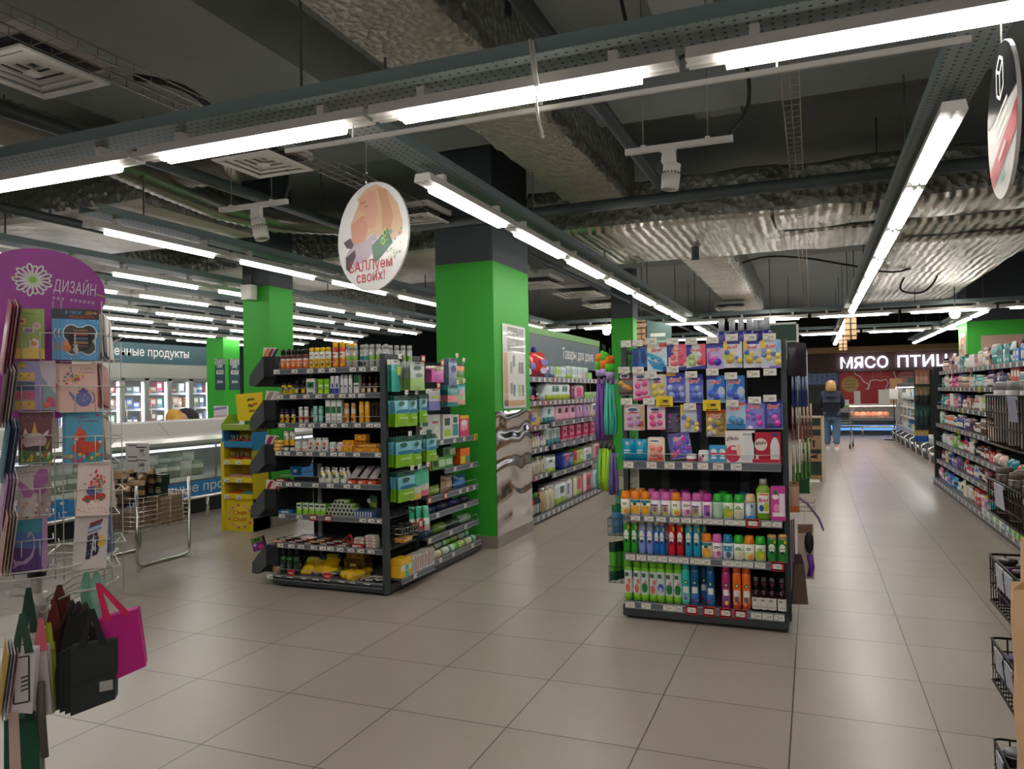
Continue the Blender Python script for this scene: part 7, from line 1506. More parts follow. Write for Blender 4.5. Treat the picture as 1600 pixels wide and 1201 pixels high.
for s in (-1,1):
    q=MB();bx,by,bz=s*.19,.42,1.02
    for i in range(4):q.tube([(bx-.03+.02*i,by,bz+.01),(bx-.032+.021*i,by+.045,bz+.02),(bx-.03+.02*i,by+.06,bz-.01),(bx-.03+.02*i,by+.04,bz-.03)],.0095,skn,6)
    q.tube([(bx-s*.04,by,bz),(bx-s*.06,by+.03,bz-.01),(bx-s*.045,by+.05,bz-.02)],.011,skn,6);q.ball((bx,by,bz),.042,skn,8,5,.6);q.build('hand',e)
e=thing('shopping_trolley','wire shopping trolley with black child seat pushed by the shopper','trolley',(.62,20.55,0),-.2)
q=MB();m=M('8a8a88',.35,.6)
wb_=[(-.26,-.2),(.26,-.2),(.24,.65),(-.24,.65)]
for z,s in ((.62,.82),(.75,.9),(.9,.96),(1.02,1)):q.tube([(x*s,y,z) for x,y in wb_],.006,m,5,True)
for k in range(10):
    t=k/9
    for s in (-1,1):q.tube([(s*.26*(1-.08*t),-.2+.85*t,1.02),(s*.215*(1-.08*t),-.2+.85*t,.62)],.004,m,4)
    q.tube([(-.26+.52*t,-.2,1.02),((-.26+.52*t)*.82,-.2,.62),((-.24+.48*t)*.82,.65,.62),(-.24+.48*t,.65,1.02)],.004,m,4)
q.build('basket',e)
q=MB()
for s in (-1,1):q.tube([(s*.27,-.32,1.05),(s*.26,-.2,.98),(s*.24,.1,.5),(s*.25,-.15,.14)],.014,CHROME,8);q.tube([(s*.24,.1,.5),(s*.23,.5,.25),(s*.2,.62,.12)],.014,CHROME,8);q.tube([(s*.25,-.15,.14),(s*.2,.62,.12)],.012,CHROME,8)
q.build('frame',e)
q=MB();q.tube([(-.28,-.33,1.06),(.28,-.33,1.06)],.018,M('3a8a3a',.4),10);q.build('handle',e)
q=MB();q.box(-.05,.24,-.19,-.1,.72,.92,BLACKM);q.build('child_seat',e)
for (x,y) in ((-.25,-.15),(.25,-.15),(-.2,.6),(.2,.6)):
    q=MB();q.lathe([(.035,-.018),(.06,-.014),(.06,.014),(.035,.018)],M('2a2a2a',.6),14,(y,.062),axis='x');
    q.v=[(p[0]+x,p[1],p[2]) for p in q.v];q.build('wheel',e)
# ================================================================== freezer hall: freezers, island chest, promo basket, candy display
FZX=-13.5
e=thing('freezer_cabinet_row','long row of lit glass door freezers under teal banner in the freezer hall','freezer',(FZX,0,0),PI/2)
fy0,per=9.18,.63
nd=9
fy1=fy0+per*nd
q=MB();q.box(fy0,fy1,.7,.75,.2,2.1,M('98a4a2',.5));q.box(fy0,fy1,0,.75,0,.2,M('3a3d40',.5));q.box(fy0-.05,fy0,0,.75,0,2.1,M('b8bab8',.4));q.box(fy1,fy1+.05,0,.75,0,2.1,M('b8bab8',.4));q.build('cabinet',e)
q=MB();q.box(fy0-.05,fy1+.05,-.06,.75,1.98,2.3,M('a2a29c',.45));q.build('header',e)
q=MB();q.box(6.5,fy1+.3,-.07,.1,2.3,2.74,M('3a5c66',.55));q.build('banner',e)
q=MB();q.text('Замороженные продукты',.26,11.9,2.46,-.073,WHITE,sx=.98,bold=.01);q.build('banner_lettering',e)
for k,z in enumerate((.25,.62,.96,1.3,1.64)):
    q=MB();q.box(fy0,fy1,.12,.7,z-.02,z,M('e4ecec',.4));q.box(fy0,fy1,.11,.12,z-.025,z+.02,M('d4dce8',.4));q.build('shelf',e)
for d in range(nd):
    y0=fy0+per*d
    f=MB();m=M('b4b4b0',.35,.5)
    f.box(y0,y0+.055,-.03,.02,.2,1.98,m);f.box(y0+per-.055,y0+per,-.03,.02,.2,1.98,m);f.box(y0,y0+per,-.03,.02,1.93,1.98,m);f.box(y0,y0+per,-.03,.02,.2,.26,m);o=f.build('door',e)
    q=MB();q.box(y0+.055,y0+per-.055,-.008,.0,.26,1.93,M('ffffff',.04,0,0,.08));q.build('glass',o)
    q=MB();q.tube([(y0+.075,-.035,.9),(y0+.075,-.06,.92),(y0+.075,-.06,1.4),(y0+.075,-.035,1.42)],.01,CHROME,6);q.build('handle',o)
    q=MB();q.box(y0+per-.075,y0+per-.045,.03,.06,.3,1.9,M('e8eeff',.5,0,6));q.build('light_strip',e)
g=random.Random(31);FZF=Face(FZX,0,PI/2)
FPAL=['c8d0c8','e0e0dc','4a7ab8','d86a5a','b84a5a','2f8a7a','e0c84a','a8b8c8','d8a07a','6a8a5a','c8344a','2a4a6a','e4d8c8','8a5a3a']
for k,z in enumerate((.25,.62,.96,1.3,1.64)):
    if k==0:continue
    for d in range(nd):
        for i in range(3):
            c=FPAL[(d*3+i+k*5+g.randrange(3)) % len(FPAL)];h=g.choice((.16,.2,.24,.27));sh=g.choice((0,0,3))
            inst('fz%s%d%.2f' % (c,sh,h),'frozen_'+SHN[sh],(lambda c=c,sh=sh,h=h:p_box(.16,.16,h,c,c,((-.4,.3,.5,.85,'e4e4e0'),(-.3,.4,.1,.3,'5a6a7a'))) if sh==0 else p_bag(.17,.1,h,[(.4,c),(.6,'e0e0dc'),(1,c)],(),3)),FZF.at(fy0+per*d+.145+.175*i,.22,z+.001),PI/2,
                 '%s %s %s from near end on %s shelf behind %s freezer door' % (hue(c),SHN[sh],ORD[i],('lowest','second','third','fourth','top')[k],ORD[d]),SHN[sh],'frozen goods behind the freezer doors')
# island chest freezer
IX=-7.5
e=thing('island_freezer','long chest freezer with glass front and blue banner in the freezer hall','freezer',(IX,0,0),PI/2)
iy0,iy1=2.2,11.5
q=MB();q.box(iy0,iy1,.12,1.9,0,.25,BLACKM);q.build('kick',e)
q=MB();q.box(iy0,iy1,.0,.03,.25,.45,M('2a80c8',.4));q.build('blue_banner',e)
q=MB();q.text('Замороженные продукты',.165,6.02,.305,-.004,WHITE,align='L',bold=.008,sx=1.32);q.build('banner_lettering',e)
q=MB();q.box(iy0,iy1,.03,1.9,.25,.5,M('c8ccca',.5));q.box(iy0,iy1,1.0,1.05,.5,1.0,M('66706c',.5));q.build('tub',e)
q=MB();q.box(iy0,iy1,.0,.012,.45,.93,M('ffffff',.04,0,0,.1));q.build('glass_front',e)
q=MB();q.prism([(-.01,.93),(.03,.93),(.25,.985),(.5,1.0),(.5,1.02),(.2,1.01),(-.01,.97)],'x',iy0,iy1,M('c8c8c4',.25,.5));q.box(iy0,iy1,.0,.02,.44,.46,CHROME);q.build('top_rail',e)
y=iy0+.2
while y<iy1:
    q=MB();q.box(y,y+.02,-.003,.014,.45,.95,M('8a8c8a',.3,.6));q.build('mullion',e);y+=1.86
q=MB();q.prism([(.52,1.0),(.58,1.04),(.75,1.2),(.95,1.22),(1.0,1.0)],'x',iy0,7.72,M('a8a6a4',.45));q.prism([(.52,1.0),(.58,1.04),(.75,1.2),(.95,1.22),(1.0,1.0)],'x',7.735,iy1,M('a8a6a4',.45));q.build('price_ledge',e)
g=random.Random(5)
q=MB()
for k in range(40):
    y=iy0+.3+(iy1-iy0-.6)*k/40;t=g.uniform(.2,.8);d=.58+.17*t;z=1.04+.16*t;q.poly([(y,d-.004,z-.015),(y+.1,d-.004,z-.015),(y+.1,d+.02,z+.015),(y,d+.02,z+.015)],M(g.choice(('9a9892','b0aca4','c8b85a','8a8884')),.5))
q.build('price_ticket',e)
q=MB();q.box(iy0,iy1,.03,.05,.86,.89,M('e8f0ff',.5,0,1));q.build('light_strip',e)
IF=Face(IX,0,PI/2)
for k in range(34):
    y=4.6+.2*(k//2);c=('4a6a4a','a8a8a0','3a5a48','8a9a8a','5a4a44','c8c8c0','6a8a5a')[g.randrange(7)]
    inst('ice%s' % c,'frozen_bag',lambda c=c:p_bag(.2,.12,.2,[(.5,c),(.7,'b8c0b4'),(1,c)],(),5),IF.at(y,.14+.16*(k % 2),.502+.1*(k % 2)),PI/2,'%s frozen bag from near end in %s layer of the island freezer' % (ORD[(k//2)] if k//2<20 else 'last',('front','raised rear')[k % 2]),'frozen bag','frozen bags in the island freezer')
q=MB();q.tube([(iy0,-.25,.27),(iy1,-.25,.27)],.022,CHROME,8)
y=iy0+.4
while y<iy1:q.tube([(y,-.25,0),(y,-.25,.27)],.022,CHROME,8);y+=.62
o=q.build('bumper_rail');o.location=(IX,0,0);o.rotation_euler.z=PI/2;tag(o,'chrome bumper rail along the foot of the island freezer','rail')
# person in yellow bending over the island freezer
X_=-9.75
e=thing('person','person in yellow jacket and black trousers bending over the island freezer','person',(X_,0,.12))
yh,yt,ya_=9.74,9.36,8.98
V=[(0,yh,1.02),(.05,yh-.2,1.1),(.08,yt+.05,1.07),(.1,yt-.1,1.0),(.1,yt-.22,.96),(.02,yh+.02,.45),(.0,yh+.05,-.04),(-.1,yh+.0,.45),(-.12,yh+.06,-.04),(.25,yt-.02,1.02),(.35,yt-.25,.98),(.4,ya_,.98)]
skin_figure('body',e,V,[(0,1),(1,2),(2,3),(3,4),(0,5),(5,6),(0,7),(7,8),(2,9),(9,10),(10,11)],[.15,.14,.13,.06,.1,.08,.05,.08,.05,.06,.045,.035],M('c89a84',.6))
skin_figure('jacket',e,[(.03,yh-.26,1.1),(.06,yh-.34,1.1),(.08,yt,1.06),(.25,yt-.04,1.03),(.34,yt-.22,.99)],[(0,1),(1,2),(2,3),(3,4)],[.155,.16,.14,.085,.065],M('c8963c',.8))
q=MB();q.ball((0,yh-.02,1.06),.19,M('17171a',.7),14,8,1.,1.15);q.build('trouser_seat',e)
skin_figure('trousers',e,[(0,yh+.03,1.02),(0,yh-.1,1.06),(.03,yh+.03,.45),(.0,yh+.05,.0),(-.11,yh+.01,.45),(-.12,yh+.06,.0)],[(0,1),(0,2),(2,3),(0,4),(4,5)],[.2,.19,.1,.07,.1,.07],M('17171a',.7))
q=MB();q.ball((.1,yt-.24,.96),.115,M('2a2220',.7),10,6);q.build('hair',e)
q=MB()
for s in range(4):q.tube([(.39+.012*s,ya_,.985),(.395+.014*s,ya_-.04,.98),(.395+.014*s,ya_-.075,.965)],.008,M('c89a84',.6),5)
q.tube([(.37,ya_+.01,.985),(.355,ya_-.03,.975)],.009,M('c89a84',.6),5);q.ball((.4,ya_+.01,.982),.036,M('c89a84',.6),8,5,.5);q.build('hand',e)
for s,(x,y) in enumerate(((0,yh+.0),(-.12,yh+.02))):
    q=MB();q.prism([(x-.1,-.12),(x+.15,-.12),(x+.13,-.07),(x-.02,-.03),(x-.1,-.06)],'y',y+.01,y+.1,M('1f1f22',.6));q.build('shoe',e)
# chrome promo basket
e=thing('promo_basket_stand','chrome wire promotion basket on loop legs with price board, before the island freezer','basket stand',(0,0,0))
sx0,sx1,sy0,sy1=-6.3,-5.66,5.05,5.66
q=MB()
for x in (sx0,sx1):
    q=MB();q.tube([(x,sy0,.74),(x,sy0,.07),(x,sy0+.015,.03),(x,sy0+.06,.014),(x,sy1-.06,.014),(x,sy1-.015,.03),(x,sy1,.07),(x,sy1,.76)],.014,CHROME,8);q.build('leg_loop',e)
q=MB()
for k in range(8):z=.33+.042*k;q.tube([(sx0,sy0,z),(sx1,sy0,z),(sx1,sy1,z),(sx0,sy1,z)],.004,CHROME,5,True)
for k in range(4):
    x=sx0+(sx1-sx0)*(k+.5)/4;q.tube([(x,sy0,.62),(x,sy0,.33),(x,sy1,.33),(x,sy1,.62)],.004,CHROME,5)
    y=sy0+(sy1-sy0)*(k+.5)/4;q.tube([(sx0,y,.62),(sx0,y,.33),(sx1,y,.33),(sx1,y,.62)],.004,CHROME,5)
q.build('basket',e)
q=MB();a=atY(196,692,5.3);c=atY(233,738,5.3)
q.box(a.x,c.x,5.3,5.306,c.z,a.z,M('e4e2e0',.5));x0,x1,z0,z1=a.x,c.x,c.z,a.z;W=x1-x0;H=z1-z0
q.text('99',H*.2,x0+.7*W,z0+.66*H,5.299,INK,bold=.03);q.text('139',H*.12,x0+.75*W,z0+.55*H,5.299,INK);q.text('149',H*.2,x0+.68*W,z0+.18*H,5.299,INK,bold=.03);q.text('199',H*.1,x0+.75*W,z0+.07*H,5.299,INK)
for zz in (.9,.5,.36):q.rect(x0+.1*W,x0+.5*W,z0+zz*H,z0+zz*H+.012,5.299,M('6a6a6a',.5))
q.rect(x0+.45*W,x0+.9*W,z0+.84*H,z0+.88*H,5.299,INK);q.rect(x0+.45*W,x0+.9*W,z0+.4*H,z0+.43*H,5.299,INK);q.build('price_board',e)
q=MB();q.tube([((x0+x1)/2,5.312,z0+.02),((x0+x1)/2,5.312,.33)],.005,CHROME,5);q.build('board_rod',e)
g=random.Random(15)
q=MB();q.box(sx0+.3,sx1-.03,sy0+.3,sy0+.58,.336,.6,M('a08060',.7));tag(q.build('carton'),'brown carton inside the chrome promo basket','carton')
q=MB();q.box(sx0+.12,sx1-.1,sy0+.02,sy0+.26,.336,.5,M('8a7258',.7));tag(q.build('carton'),'dull brown carton on the spinner side inside the chrome promo basket','carton')
for k in range(16):
    i,j=k % 4,k//4
    inst('crisp%d' % (k % 3),'snack_bag',(lambda k=k:p_bag(.15,.07,.18,[(.25,'2a1f18'),(.55,('8a6a4a','a88660','6a4e38')[k % 3]),(.8,'3a3428'),(1,('a88a64','b89a72','8a7050')[k % 3])],(),k % 3+2,jit=.012)),(-6.2+.13*i+.03*(j % 2),5.1+.075*j,.52+.045*j+.03*(i % 2)),g.uniform(-.6,.6),'%s brown snack bag from spinner side, %s row of the promo basket heap' % (ORD[i],ORD[j]),'snack bag','brown snack bags in the promo basket')
for k in range(8):
    i,j=k % 4,k//4
    inst('gpack','snack_box',lambda:p_box(.085,.08,.1,'24342c','1c2a24',((-.35,.35,.3,.7,'a8a88a'),(-.3,.3,.78,.88,'c8b87a')),top='3a4a40'),(-5.93+.092*(i % 3)+.02*j,5.41+.11*(i//3),.602+.101*j),g.uniform(-.1,.1),'%s dark green snack box from spinner side in the %s layer over the carton' % (ORD[i],('lower','upper')[j]),'snack box','dark green snack boxes')
# yellow candy display
e=thing('candy_display','bright yellow cardboard candy display with blue and green top trays','display',(0,0,0))
yx0,yx1,yy0,yy1=-6.32,-5.88,6.83,7.1
Zc=lambda py:atY(370,py,yy0).z
Y_=M('e8d01c',.5);YS=M('d8be14',.5);BL=M('2f86bc',.5);GR=M('9ab83a',.5)
q=MB();q.box(yx0,yx1,yy0,yy1,0,Zc(779),Y_);q.box(yx0-.01,yx0+.035,yy0-.015,yy1,0,Zc(690),Y_);q.box(yx1-.01,yx1,yy0-.0,yy1,0,Zc(704),YS);q.box(yx0,yx1,yy1-.01,yy1,0,Zc(665),YS);q.build('body',e)
q=MB();q.box(yx0+.02,yx1-.012,yy0+.0,yy1-.012,Zc(698)-.01,Zc(698),BL);q.box(yx0,yx1,yy0-.012,yy0,Zc(698),Zc(689),BL);q.box(yx0,yx0+.02,yy0,yy1-.012,Zc(698),Zc(671),BL);q.box(yx1-.012,yx1+.002,yy0,yy1-.012,Zc(704),Zc(675),BL);q.build('blue_tray',e)
q=MB();q.box(yx0+.0,yx1,yy0+.0,yy1,Zc(671)-.01,Zc(671),GR);q.box(yx0-.005,yx1,yy0-.012,yy0,Zc(671),Zc(663),GR);q.prism([(yy0-.012,Zc(663)),(yy1,Zc(663)),(yy1,Zc(648)),(yy0+.1,Zc(648))],'x',yx0-.005,yx0+.01,GR);q.build('green_tray',e)
for (a,b) in ((779,771),(753,745),(725,717)):
    q=MB();q.box(yx0+.035,yx1-.01,yy0,yy1-.01,Zc(a)-.008,Zc(a),YS);q.box(yx0+.02,yx1-.01,yy0-.014,yy0,Zc(a)-.0,Zc(b),Y_);o=q.build('shelf',e)
    for x in (yx0+.07,yx0+.24):t=MB();price_tag(t,x,(Zc(a)+Zc(b))/2-.01,yy0-.015,.075,.045);t.build('price_tag',o)
q=MB();q.ell(-6.07,.17,.11,.12,yy0-.003,M('f0d838',.5),20)
q.text('Chupa',.075,-6.07,.19,yy0-.006,M('d8301c',.5),bold=.006,shear=.1,rot=.08);q.text('Chups',.075,-6.07,.115,yy0-.006,M('d8301c',.5),bold=.006,shear=.1,rot=.08)
g=random.Random(3)
for k in range(11):
    a=2*PI*k/11;q.ell(-6.07+.16*math.cos(a),.17+.125*math.sin(a),.018,.018,yy0-.004,M(g.choice(('d87a9a','c86a8a','e0a0b0','d85a3a')),.5),9);q.line(-6.07+.16*math.cos(a),.17+.125*math.sin(a),-6.07+.13*math.cos(a),.17+.1*math.sin(a),.008,yy0-.0035,M('f4ecd8',.5))
q.build('printed_logo',e)
q=MB();a=atY(370,616,7.0);c=atY(411,657,7.0)
q.poly([(a.x-.01,6.99,a.z),(c.x,6.99,a.z+.02),(c.x-.0,6.99,c.z),(a.x+.02,6.99,c.z)],M('eecb12',.45));q.poly([(a.x-.01,6.996,a.z),(c.x,6.996,a.z+.02),(c.x,6.996,c.z),(a.x+.02,6.996,c.z)],M('eecb12',.45))
w=c.x-a.x;h=a.z-c.z
for k,(u,v,l,cc) in enumerate(((.42,.72,.05,INK),(.52,.76,.04,INK),(.6,.74,.05,INK),(.45,.5,.06,INK),(.55,.5,.05,INK),(.64,.56,.05,M('d8401c',.5)),(.72,.58,.05,M('d8401c',.5)),(.5,.3,.05,INK),(.62,.32,.04,INK),(.74,.34,.03,INK))):
    X0_,Z_=a.x+u*w,c.z+v*h;q.line(X0_,Z_,X0_+l*.4,Z_+l*.7,.009,6.988,cc);q.line(X0_+l*.4,Z_+l*.7,X0_+l*.8,Z_+.01,.009,6.988,cc);q.line(X0_+.2*l,Z_+.3*l,X0_+l*.7,Z_+.35*l,.007,6.988,cc)
q.build('header_card',e)
for k,(z,c1,c2,nm) in enumerate(((Zc(698),'c8342a','e8b09a','red lollipop tub'),(Zc(725),'d03a24','e8a08a','red lollipop tub'))):
    for i,x in enumerate((-6.2,-6.0)):
        t=thing('lollipop_tub',('left','right')[i]+' red lollipop tub on the '+('blue tray','upper yellow shelf')[k]+' of candy display','candy tub',(x,6.93,z),0,'lollipop tubs')
        q=MB();q.lathe([(.07,0),(.085,.07),(.088,.075)],M(c1,.3),14);q.wrap(-.06,.06,.01,.065,.086,M(c2,.4),True);q.build('tub',t)
        for j in range(9):
            a=2*PI*j/9;q=MB();q.tube([(.03*math.cos(a),.03*math.sin(a),.06),(.065*math.cos(a),.065*math.sin(a),.13)],.003,M('e8e4dc',.4),5);q.ball((.03*math.cos(a),.03*math.sin(a),.075),.016,M(('8a3a4a','4a2a2a','c8a08a')[j % 3],.3),6,4);q.build('lollipop',t)
for k,(x,z,c1,c2,l) in enumerate(((-6.18,Zc(753),'d8a0b0','e8e0dc','pale pink candy box on the middle yellow shelf'),(-6.01,Zc(753),'e0b09a','d86a8a','pink and peach candy box on the middle yellow shelf'),(-6.17,Zc(779),'e0561c','c83a1c','orange candy box on the lowest yellow shelf'),(-6.0,Zc(779),'3a9aa8','8ac8c8','turquoise candy box on the lowest yellow shelf'))):
    inst('cbox%d' % k,'candy_box',lambda c1=c1,c2=c2:p_box(.15,.1,.075,c1,c1,((-.4,.2,.3,.7,c2),),top=c2),(x,6.92,z+.001),0,l,'candy box','candy boxes')
inst('cgreen','candy_box',lambda:p_box(.3,.1,.035,'c84a6a','8ab0c8',((-.5,.0,0,1,'8ab0c8'),)),(-6.12,6.93,Zc(671)+.001),0,'flat pink and blue candy pack in the green top tray','candy box','candy boxes')
# barcode-checking signs on the far column
for k in range(2):
    if k==0:a=atY(336,560,12.74);c=atY(352,609,12.74);e=thing('wall_sign','dark teal barcode sign on front face of the far column','sign',(0,12.74,0));u0,u1=a.x,c.x
    else:a=atX(358,560,-11.73);c=atX(375,609,-11.73);e=thing('wall_sign','dark teal barcode sign on side face of the far column','sign',(-11.73,0,0),PI/2);u0,u1=a.y+.0,min(c.y,13.24)
    W=u1-u0;H=a.z-c.z;z0=c.z
    q=MB();q.box(u0,u1,-.004,.006,z0,a.z,M('2a4a50',.5));q.build('panel',e)
    q=MB()
    for i,t in enumerate(('Можете','проверить','цену')):q.text(t,.115 if k==0 else .12,(u0+u1)/2,z0+H*(.89-.09*i),-.006,WHITE,sx=.62 if i != 1 else .5)
    q.rect(u0+.15*W,u1-.15*W,z0+.5*H,z0+.63*H,-.006,WHITE)
    for i in range(9):x=u0+W*(.2+.065*i);q.rect(x,x+W*(.02+.015*(i % 3)),z0+.52*H,z0+.62*H,-.008,INK)
    for i in range(3):x=u0+W*(.2+.2*i);q.shape([(x,z0+.2*H),(x+.2*W,z0+.26*H),(x,z0+.32*H),(x+.06*W,z0+.26*H)],-.006,WHITE)
    q.build('lettering',e)
a=atY(335,634,12.7);q=MB();q.box(a.x,a.x+.36,12.68,12.72,1.0,a.z,M('d8d0dc',.5));q.line(a.x,1.28,a.x+.36,1.32,.05,12.675,M('8a7ab0',.5));q.line(a.x,1.12,a.x+.36,1.14,.06,12.675,M('d0a8b8',.5));tag(q.build('wall_poster'),'pale mauve poster low on the far column','poster')
# ================================================================== card spinner with gift bags in the foreground
SPC=Vector((-2.70,1.96,0));SD=(SPC-Vector((0,0,0))).normalized();SDIST=SPC.length;SR=Vector((SD.y,-SD.x,0));SRZ=math.atan2(SR.y,SR.x)
e=thing('card_spinner','white wire card spinner with purple oval header in the foreground','rack',SPC,SRZ)
# unit frame: +x to the right as seen, -y towards the viewer
def sp(px,py,off=0.):
    """where the ray of a pixel meets the upright plane standing off metres in front of the pole: (x, z) in the spinner's frame"""
    r=ray(px,py);t=(SDIST-off)/(r.x*SD.x+r.y*SD.y);p=CAM+r*t;w=p-SPC
    return (w.x*SR.x+w.y*SR.y,p.z)
def swp(x,d,z):return SPC+SR*x-SD*d+Vector((0,0,z))
WW=M('d4d2cc',.35,.4)
q=MB();q.tube([(0,0,.03),(0,0,1.62)],.02,M('c4c2bc',.35,.4),12);q.lathe([(.03,.86),(.034,.9),(.03,.94)],BLACKM,12);q.lathe([(.036,.68),(.036,.8)],M('b8b6b0',.4,.4),10);q.build('pole',e)
q=MB()
for k in range(5):
    a=2*PI*k/5+.3;q.tube([(0,0,.1),(.12*math.cos(a),.12*math.sin(a),.06),(.2*math.cos(a),.2*math.sin(a),.03)],.012,M('8a8884',.4,.4),8);
    q.lathe([(.02,0),(.026,.012),(.02,.024)],BLACKM,8,(.2*math.cos(a),.2*math.sin(a)))
q.build('base',e)
# header board
cx,cz=sp(62,458,.05);rx=sp(165,458,.05)[0]-cx;rz=sp(62,388,.05)[1]-cz
q=MB();n=48;P=[(cx+rx*math.cos(2*PI*k/n),cz+rz*math.sin(2*PI*k/n)+.0) for k in range(n)]
q.prism(P,'y',-.05,-.044,M('a03c9c',.4));q.box(cx-.14,cx+.1,-.05,-.044,1.45,cz-rz*.8,M('a03c9c',.4));q.build('header_board',e)
q=MB();yf=-.052;fx_,fz_=sp(51,437,.05);fr=sp(82,437,.05)[0]-fx_
sl=-.3
for k in range(18):
    a=2*PI*k/18;ca,sa=math.cos(a),math.sin(a)
    def pt(r,t):return (fx_+(r*ca-t*sa),fz_+(r*sa+t*ca)*.95)
    L=fr*(1.02 if k % 2 else .9)
    pts=[pt(fr*.28,-.004),pt(L*.6,-fr*.13),pt(L*.9,-fr*.1),pt(L,0),pt(L*.9,fr*.1),pt(L*.6,fr*.13),pt(fr*.28,.004)]
    for i in range(len(pts)-1):q.line(*pts[i],*pts[i+1],.0055,yf,WHITE)
q.ell(fx_,fz_,fr*.3,fr*.28,yf-.001,M('d8dcc8',.5));q.ell(fx_,fz_,fr*.2,fr*.18,yf-.002,M('8ac84a',.5))
x0,z0=sp(82,449,.05);x1,z1=sp(150,458,.05);rot=math.atan2(z1-z0,x1-x0)
q.text('ДИЗАЙН',.062,(x0+x1)/2,(z0+z1)/2-.012,yf,M('e8e0ec',.5),rot=rot,sx=(x1-x0)/.062/4.35)
for k in range(10):
    t=k/10;
    if k in (3,):continue
    q.rect(x0+(x1-x0)*t,x0+(x1-x0)*t+.008,z0+(z1-z0)*t-.045,z0+(z1-z0)*t-.033,yf,M('c8a0c8',.5))
q.line(*sp(150,460,.05),*sp(165,464,.05),.005,yf,M('b8b86a',.5));q.line(*sp(17,432,.05),*sp(24,434,.05),.006,yf,M('b8b86a',.5));q.build('logo',e)
# wire frame: uprights and pocket tiers
ROWB=[(563,478),(642,566),(723,643),(806,727),(888,808)]   # pixel rows of the pocket bottoms / card tops in the right-hand column
q=MB()
for px in (84,97,160,172,18):
    x,_=sp(px,600,.1);zt=sp(px,470,.1)[1];zb=sp(px,905,.1)[1];q.tube([(x,-.1,zt),(x,-.1,zb)],.0022,WW,5)
for x in (-.3,.3):q.tube([(x,.15,1.75),(x,.15,.74)],.0022,WW,5)
q.build('upright_wires',e)
for (b,t) in ROWB:
    for c0,c1 in ((93,172),(12,84)):
        q=MB();xa,zb=sp(c0,b,.2);xb,_=sp(c1,b,.2);zr=zb+(sp(93,t,.2)[1]-sp(93,b,.2)[1])*.5
        yy=-.21
        q.tube([(xa,-.1,zb),(xa,yy,zb-.005),(xb,yy,zb-.005),(xb,-.1,zb)],.0019,WW,5)
        q.tube([(xa,-.1,zr),(xa,yy-.01,zr),(xb,yy-.01,zr),(xb,-.1,zr)],.0019,WW,5)
        w=xb-xa
        for u in (.3,.7):q.tube([(xa+w*u,yy,zb-.005),(xa+w*u,yy-.01,zr)],.0019,WW,5)
        q.build('card_pocket',e)
# other faces of the spinner
for (b,t) in ROWB:
    zb=sp(93,b,0)[1]
    for s in (-1,1):
        q=MB();x=s*.2 if s>0 else-.26
        q.tube([(x,-.08,zb),(x+s*.07,-.08,zb),(x+s*.07,.14,zb),(x,.14,zb)],.0019,WW,5);q.tube([(x,-.08,zb+.09),(x+s*.09,-.08,zb+.09),(x+s*.09,.14,zb+.09),(x,.14,zb+.09)],.0019,WW,5);q.tube([(x,.03,zb),(x+s*.08,.03,zb+.09)],.0019,WW,5);q.build('card_pocket',e)
# hook arms ring
q=MB()
for k,(px,py,off) in enumerate(((176,884,.14),(175,894,.1),(168,916,.26),(78,950,.2),(22,914,.22),(12,930,.26),(150,905,.0),(186,905,-.05))):
    x,z=sp(px,py,off);q.tube([(0,0,.75-.006*k),(x*.5,-off*.5,z-.035),(x*.95,-off*.97,z-.004),(x,-off,z+.012)],.004,WW,6)
q.build('hook_arms',e)
q=MB();
for z,r in ((.93,.27),(.9,.24)):q.tube([(r*math.cos(2*PI*k/10),r*math.sin(2*PI*k/10),z) for k in range(10)],.003,WW,5,True)
for k in range(5):a=2*PI*k/5;q.tube([(0,0,.91),(.27*math.cos(a),.27*math.sin(a),.93)],.003,WW,5)
q.build('lower_ring',e)
q=MB();a=sp(87,780,.05);c=sp(107,803,.05);q.box(a[0],c[0],-.06,-.055,c[1],a[1],M('2a8ad8',.4));q.rect(a[0]+.02,c[0]-.005,c[1]+.006,c[1]+.012,-.061,WHITE);q.ell((a[0]+c[0])/2,a[1]-.015,.008,.006,-.061,WHITE,8);q.build('price_sticker',e)

# ------------------------------------------------------------------ greeting cards
def card_thing(px0,px1,py0,py1,off,lab,art,bg,stack=0,tilt=-.14,dx=0.,back='e0dcd8',roll=0.,group='greeting cards on the spinner'):
    a=sp(px0,py0,off);c=sp(px1,py1,off);w=c[0]-a[0];h=a[1]-c[1]
    x=(a[0]+c[0])/2
    for s in range(stack,-1,-1):
        o=thing('greeting_card',lab if s==0 else ORD[s-1]+' copy tucked behind the '+lab,'greeting card',swp(x-.013*s,off-.012*s,c[1]+.001*s),0,group)
        o.rotation_euler=(tilt,roll,SRZ)
        q=MB();q.box(-w/2,w/2,-.002,.002,0,h,M(back,.35));q.rect(-w*.495,w*.495,h*.005,h*.995,-.0026,M(bg,.3));q.build('card',o)
        if s==0 or stack:q=MB();art(q,w,h,-.0034);q.build('picture',o)
def A(q,w,h,y):
    def E(u,v,ru,rv,c,k=0,n=14):q.ell(u*w,v*h,ru*w,rv*h,y-.0005*k,M(c,.35),n)
    def S(pts,c,k=0):q.shape([(u*w,v*h) for u,v in pts],y-.0005*k,M(c,.35))
    def L(u0,v0,u1,v1,t,c,k=0):q.line(u0*w,v0*h,u1*w,v1*h,t*w,y-.0005*k,M(c,.35))
    return E,S,L
